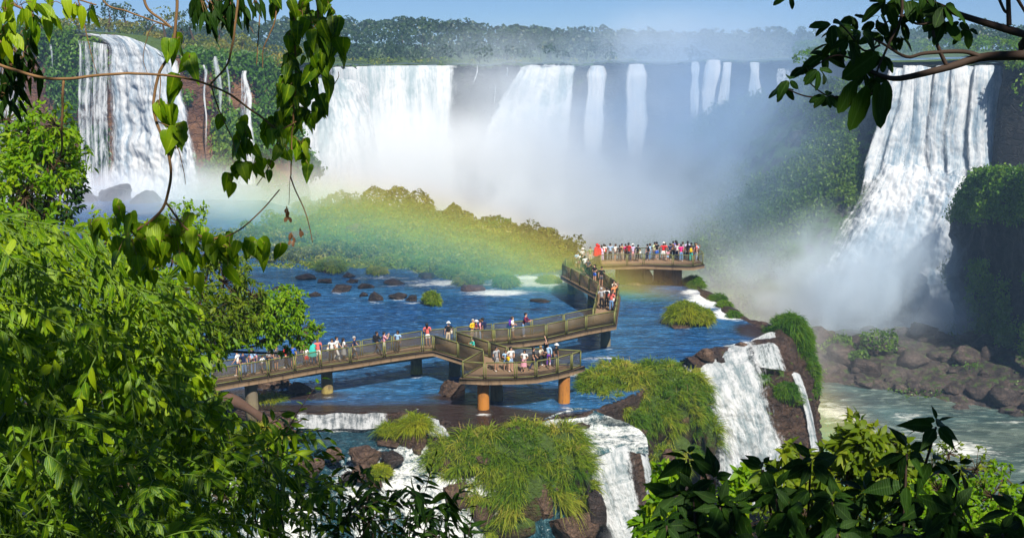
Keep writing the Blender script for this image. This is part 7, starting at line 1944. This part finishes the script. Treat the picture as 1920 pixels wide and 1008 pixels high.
whorl_plant('dark broad leaved plant at the bottom right edge', [(1900, 960, 3.6, 6, 0.9), (1850, 1010, 3.5, 7, 1.0), (1730, 1010, 3.4, 7, 1.0), (1960, 900, 3.7, 6, 1.0), (1790, 1000, 3.5, 6, 0.9), (1880, 1000, 3.5, 6, 0.9)], LEAF_D, WPG)

# ================================================================== air: haze, spray, rainbow
def m_mist(name, dens, col=(0.92, 0.95, 1.0), g=-0.3, nscale=0.05, lo=0.38, hi=0.68, bias=0.0, power=1.0):
    t = NT(name)
    o = t.obj()
    r = t.node('ShaderNodeVectorMath', {0: o}, operation='LENGTH').outputs['Value']
    fall_ = t.mr(r, 1.0, 0.15)
    n = t.noise(t.pos(), nscale, 3, 0.55, 0.6)
    d = t.math('MULTIPLY', t.math('MULTIPLY', fall_, t.mr(n, lo, hi, bias, 1.0)), dens)
    v = t.node('ShaderNodeVolumePrincipled', {'Color': col, 'Density': d, 'Anisotropy': g})
    return t.done(None, v.outputs[0])

def mist(c, rad, mat, label):
    V, Fc = ICO[3]
    o = mesh_obj('mist', V, [Fc], mat)
    o.location = c
    o.scale = rad
    return tag(o, label, 'mist', None, 'stuff')

mist((P(860, 400, 250)[0], 250, -15), (88, 60, 28), m_mist('mist_main', 0.14, (0.93, 0.965, 1.0), -0.4, lo=0.32, hi=0.64, bias=0.10), 'dense white spray billowing up below the far falls')
mist(P(285, 395, 168), (36, 22, 8.0), m_mist('mist_west', 0.20, (0.86, 0.90, 1.0), -0.4, nscale=0.1, bias=0.1), 'white spray at the foot of the broad left fall')
mist(P(480, 400, 156), (30, 20, 10), m_mist('mist_shore', 0.10, (0.72, 0.82, 1.0), -0.4, nscale=0.1, bias=0.15), 'blue tinted spray drifting over the left end of the island')
mist(P(1640, 575, 174), (36, 18, 20), m_mist('mist_east', 0.22, (0.74, 0.87, 1.0), -0.4, nscale=0.09, bias=0.05), 'white spray at the foot of the great right fall')
mist(P(1000, 215, 300), (66, 26, 15), m_mist('mist_curtain', 0.045, (0.90, 0.95, 1.0), -0.4, bias=0.2), 'thin spray before the far curtain of falls')
mist(P(920, 165, 318), (18, 8, 12), m_mist('mist_gap', 0.17, (0.85, 0.92, 1.0), -0.4, bias=0.4), 'spray filling the rock gap of the far falls')
mist(P(1400, 858, 76.8), (3.4, 2.0, 2.4), m_mist('mist_cascade', 0.22, (0.95, 0.97, 1.0), -0.4, nscale=0.5, bias=0.1), 'spray at the foot of the foaming cascade')
mist(P(1180, 1000, 62.8), (2.2, 1.4, 1.4), m_mist('mist_front', 0.22, (0.95, 0.97, 1.0), -0.4, nscale=0.6, bias=0.1), 'spray at the foot of the front waterfall')
mist(P(1390, 300, 240), (66, 52, 46), m_mist('mist_veil', 0.046, (0.46, 0.66, 0.95), -0.3, bias=0.35), 'bluish veil of spray hanging in the gorge')
mist(P(1240, 115, 335), (88, 34, 20), m_mist('mist_wisp', 0.046, (0.75, 0.87, 1.0), -0.3, nscale=0.03), 'wisps of spray drifting above the far lip')
mist(P(1430, 590, 130), (26, 22, 14), m_mist('mist_gorge', 0.030, (1.0, 0.92, 0.86), -0.3, nscale=0.08), 'faint spray in the gorge beyond the walkway shelf')

# rainbow: a tinted arc of fine spray, lit by the sun, round the point opposite the sun
AX = -np.array(SUNV[:])
D0 = 80.0
t = NT('rainbow_spray')
ob = t.obj()
sp = t.sep(ob)
rr = t.math('SQRT', t.math('ADD', t.math('POWER', sp[0], 2.0), t.math('POWER', sp[1], 2.0)))
a0, a1 = D0 * math.tan(R(39.2)), D0 * math.tan(R(42.8))
f = t.mr(rr, a0, a1, 0, 1, False)
colr = t.ramp(f, [(0.0, (0.35, 0.45, 0.9)), (0.2, (0.25, 0.5, 1.0)), (0.42, (0.2, 1.0, 0.5)), (0.62, (0.95, 0.95, 0.05)), (0.8, (1.0, 0.62, 0.22)), (1.0, (1.0, 0.45, 0.36))])
den = t.ramp(f, [(0.0, 0.0), (0.25, 0.55), (0.6, 1.0), (0.8, 0.7), (1.0, 0.0)], 'EASE')
den = t.math('MULTIPLY', t.math('MULTIPLY', den, t.mr(t.math('ABSOLUTE', sp[2]), 6.0, 1.0)), 0.105)
den = t.math('MULTIPLY', den, t.mr(t.sep(t.pos())[0], -37.0, -20.0))
RAINBOW = t.done(None, t.node('ShaderNodeVolumePrincipled', {'Color': colr, 'Density': den, 'Anisotropy': -0.3}).outputs[0])
zq = Vector(AX).to_track_quat('Z', 'Y').to_matrix()
M3 = np.array(zq)
ce = CAM + AX * D0
ang = []
for k in range(144):
    th = 2 * math.pi * k / 144
    q = ce + M3 @ np.array([math.cos(th) * a1, math.sin(th) * a1, 0])
    ang.append(q[2] > -27)
ks = [k for k in range(144) if ang[k]]
if ang[0] and ang[143]:
    st = [k for k in range(144) if ang[k] and not ang[k - 1]][0]
    ks = [(st + i) % 144 for i in range(len(ks))]
V = []
for k in ks:
    th = 2 * math.pi * k / 144
    for rr_ in (a0, a1):
        for z in (-6, 6):
            V.append((math.cos(th) * rr_, math.sin(th) * rr_, z))
n = len(ks)
Fq = []
for i in range(n - 1):
    b, c = i * 4, i * 4 + 4
    for p_, q_ in ((0, 1), (1, 3), (3, 2), (2, 0)):
        Fq.append([b + p_, b + q_, c + q_, c + p_])
Fq.append([0, 2, 3, 1])
e = (n - 1) * 4
Fq.append([e, e + 1, e + 3, e + 2])
o = mesh_obj('rainbow', V, [Fq], RAINBOW, smooth=False)
o.location = ce
o.rotation_euler = zq.to_euler()
tag(o, 'rainbow arching through the spray in front of the green island', 'rainbow', None, 'stuff')

HZ = NT('haze_air')
HAZE = HZ.done(None, HZ.node('ShaderNodeVolumePrincipled', {'Color': (0.42, 0.66, 1.0, 1), 'Density': 0.00045, 'Anisotropy': 0.0}).outputs[0])
mb = MB().box((0, 700, 25), (900, 800, 52))
tag(mb.build('haze', HAZE), None, None, None, 'stuff')
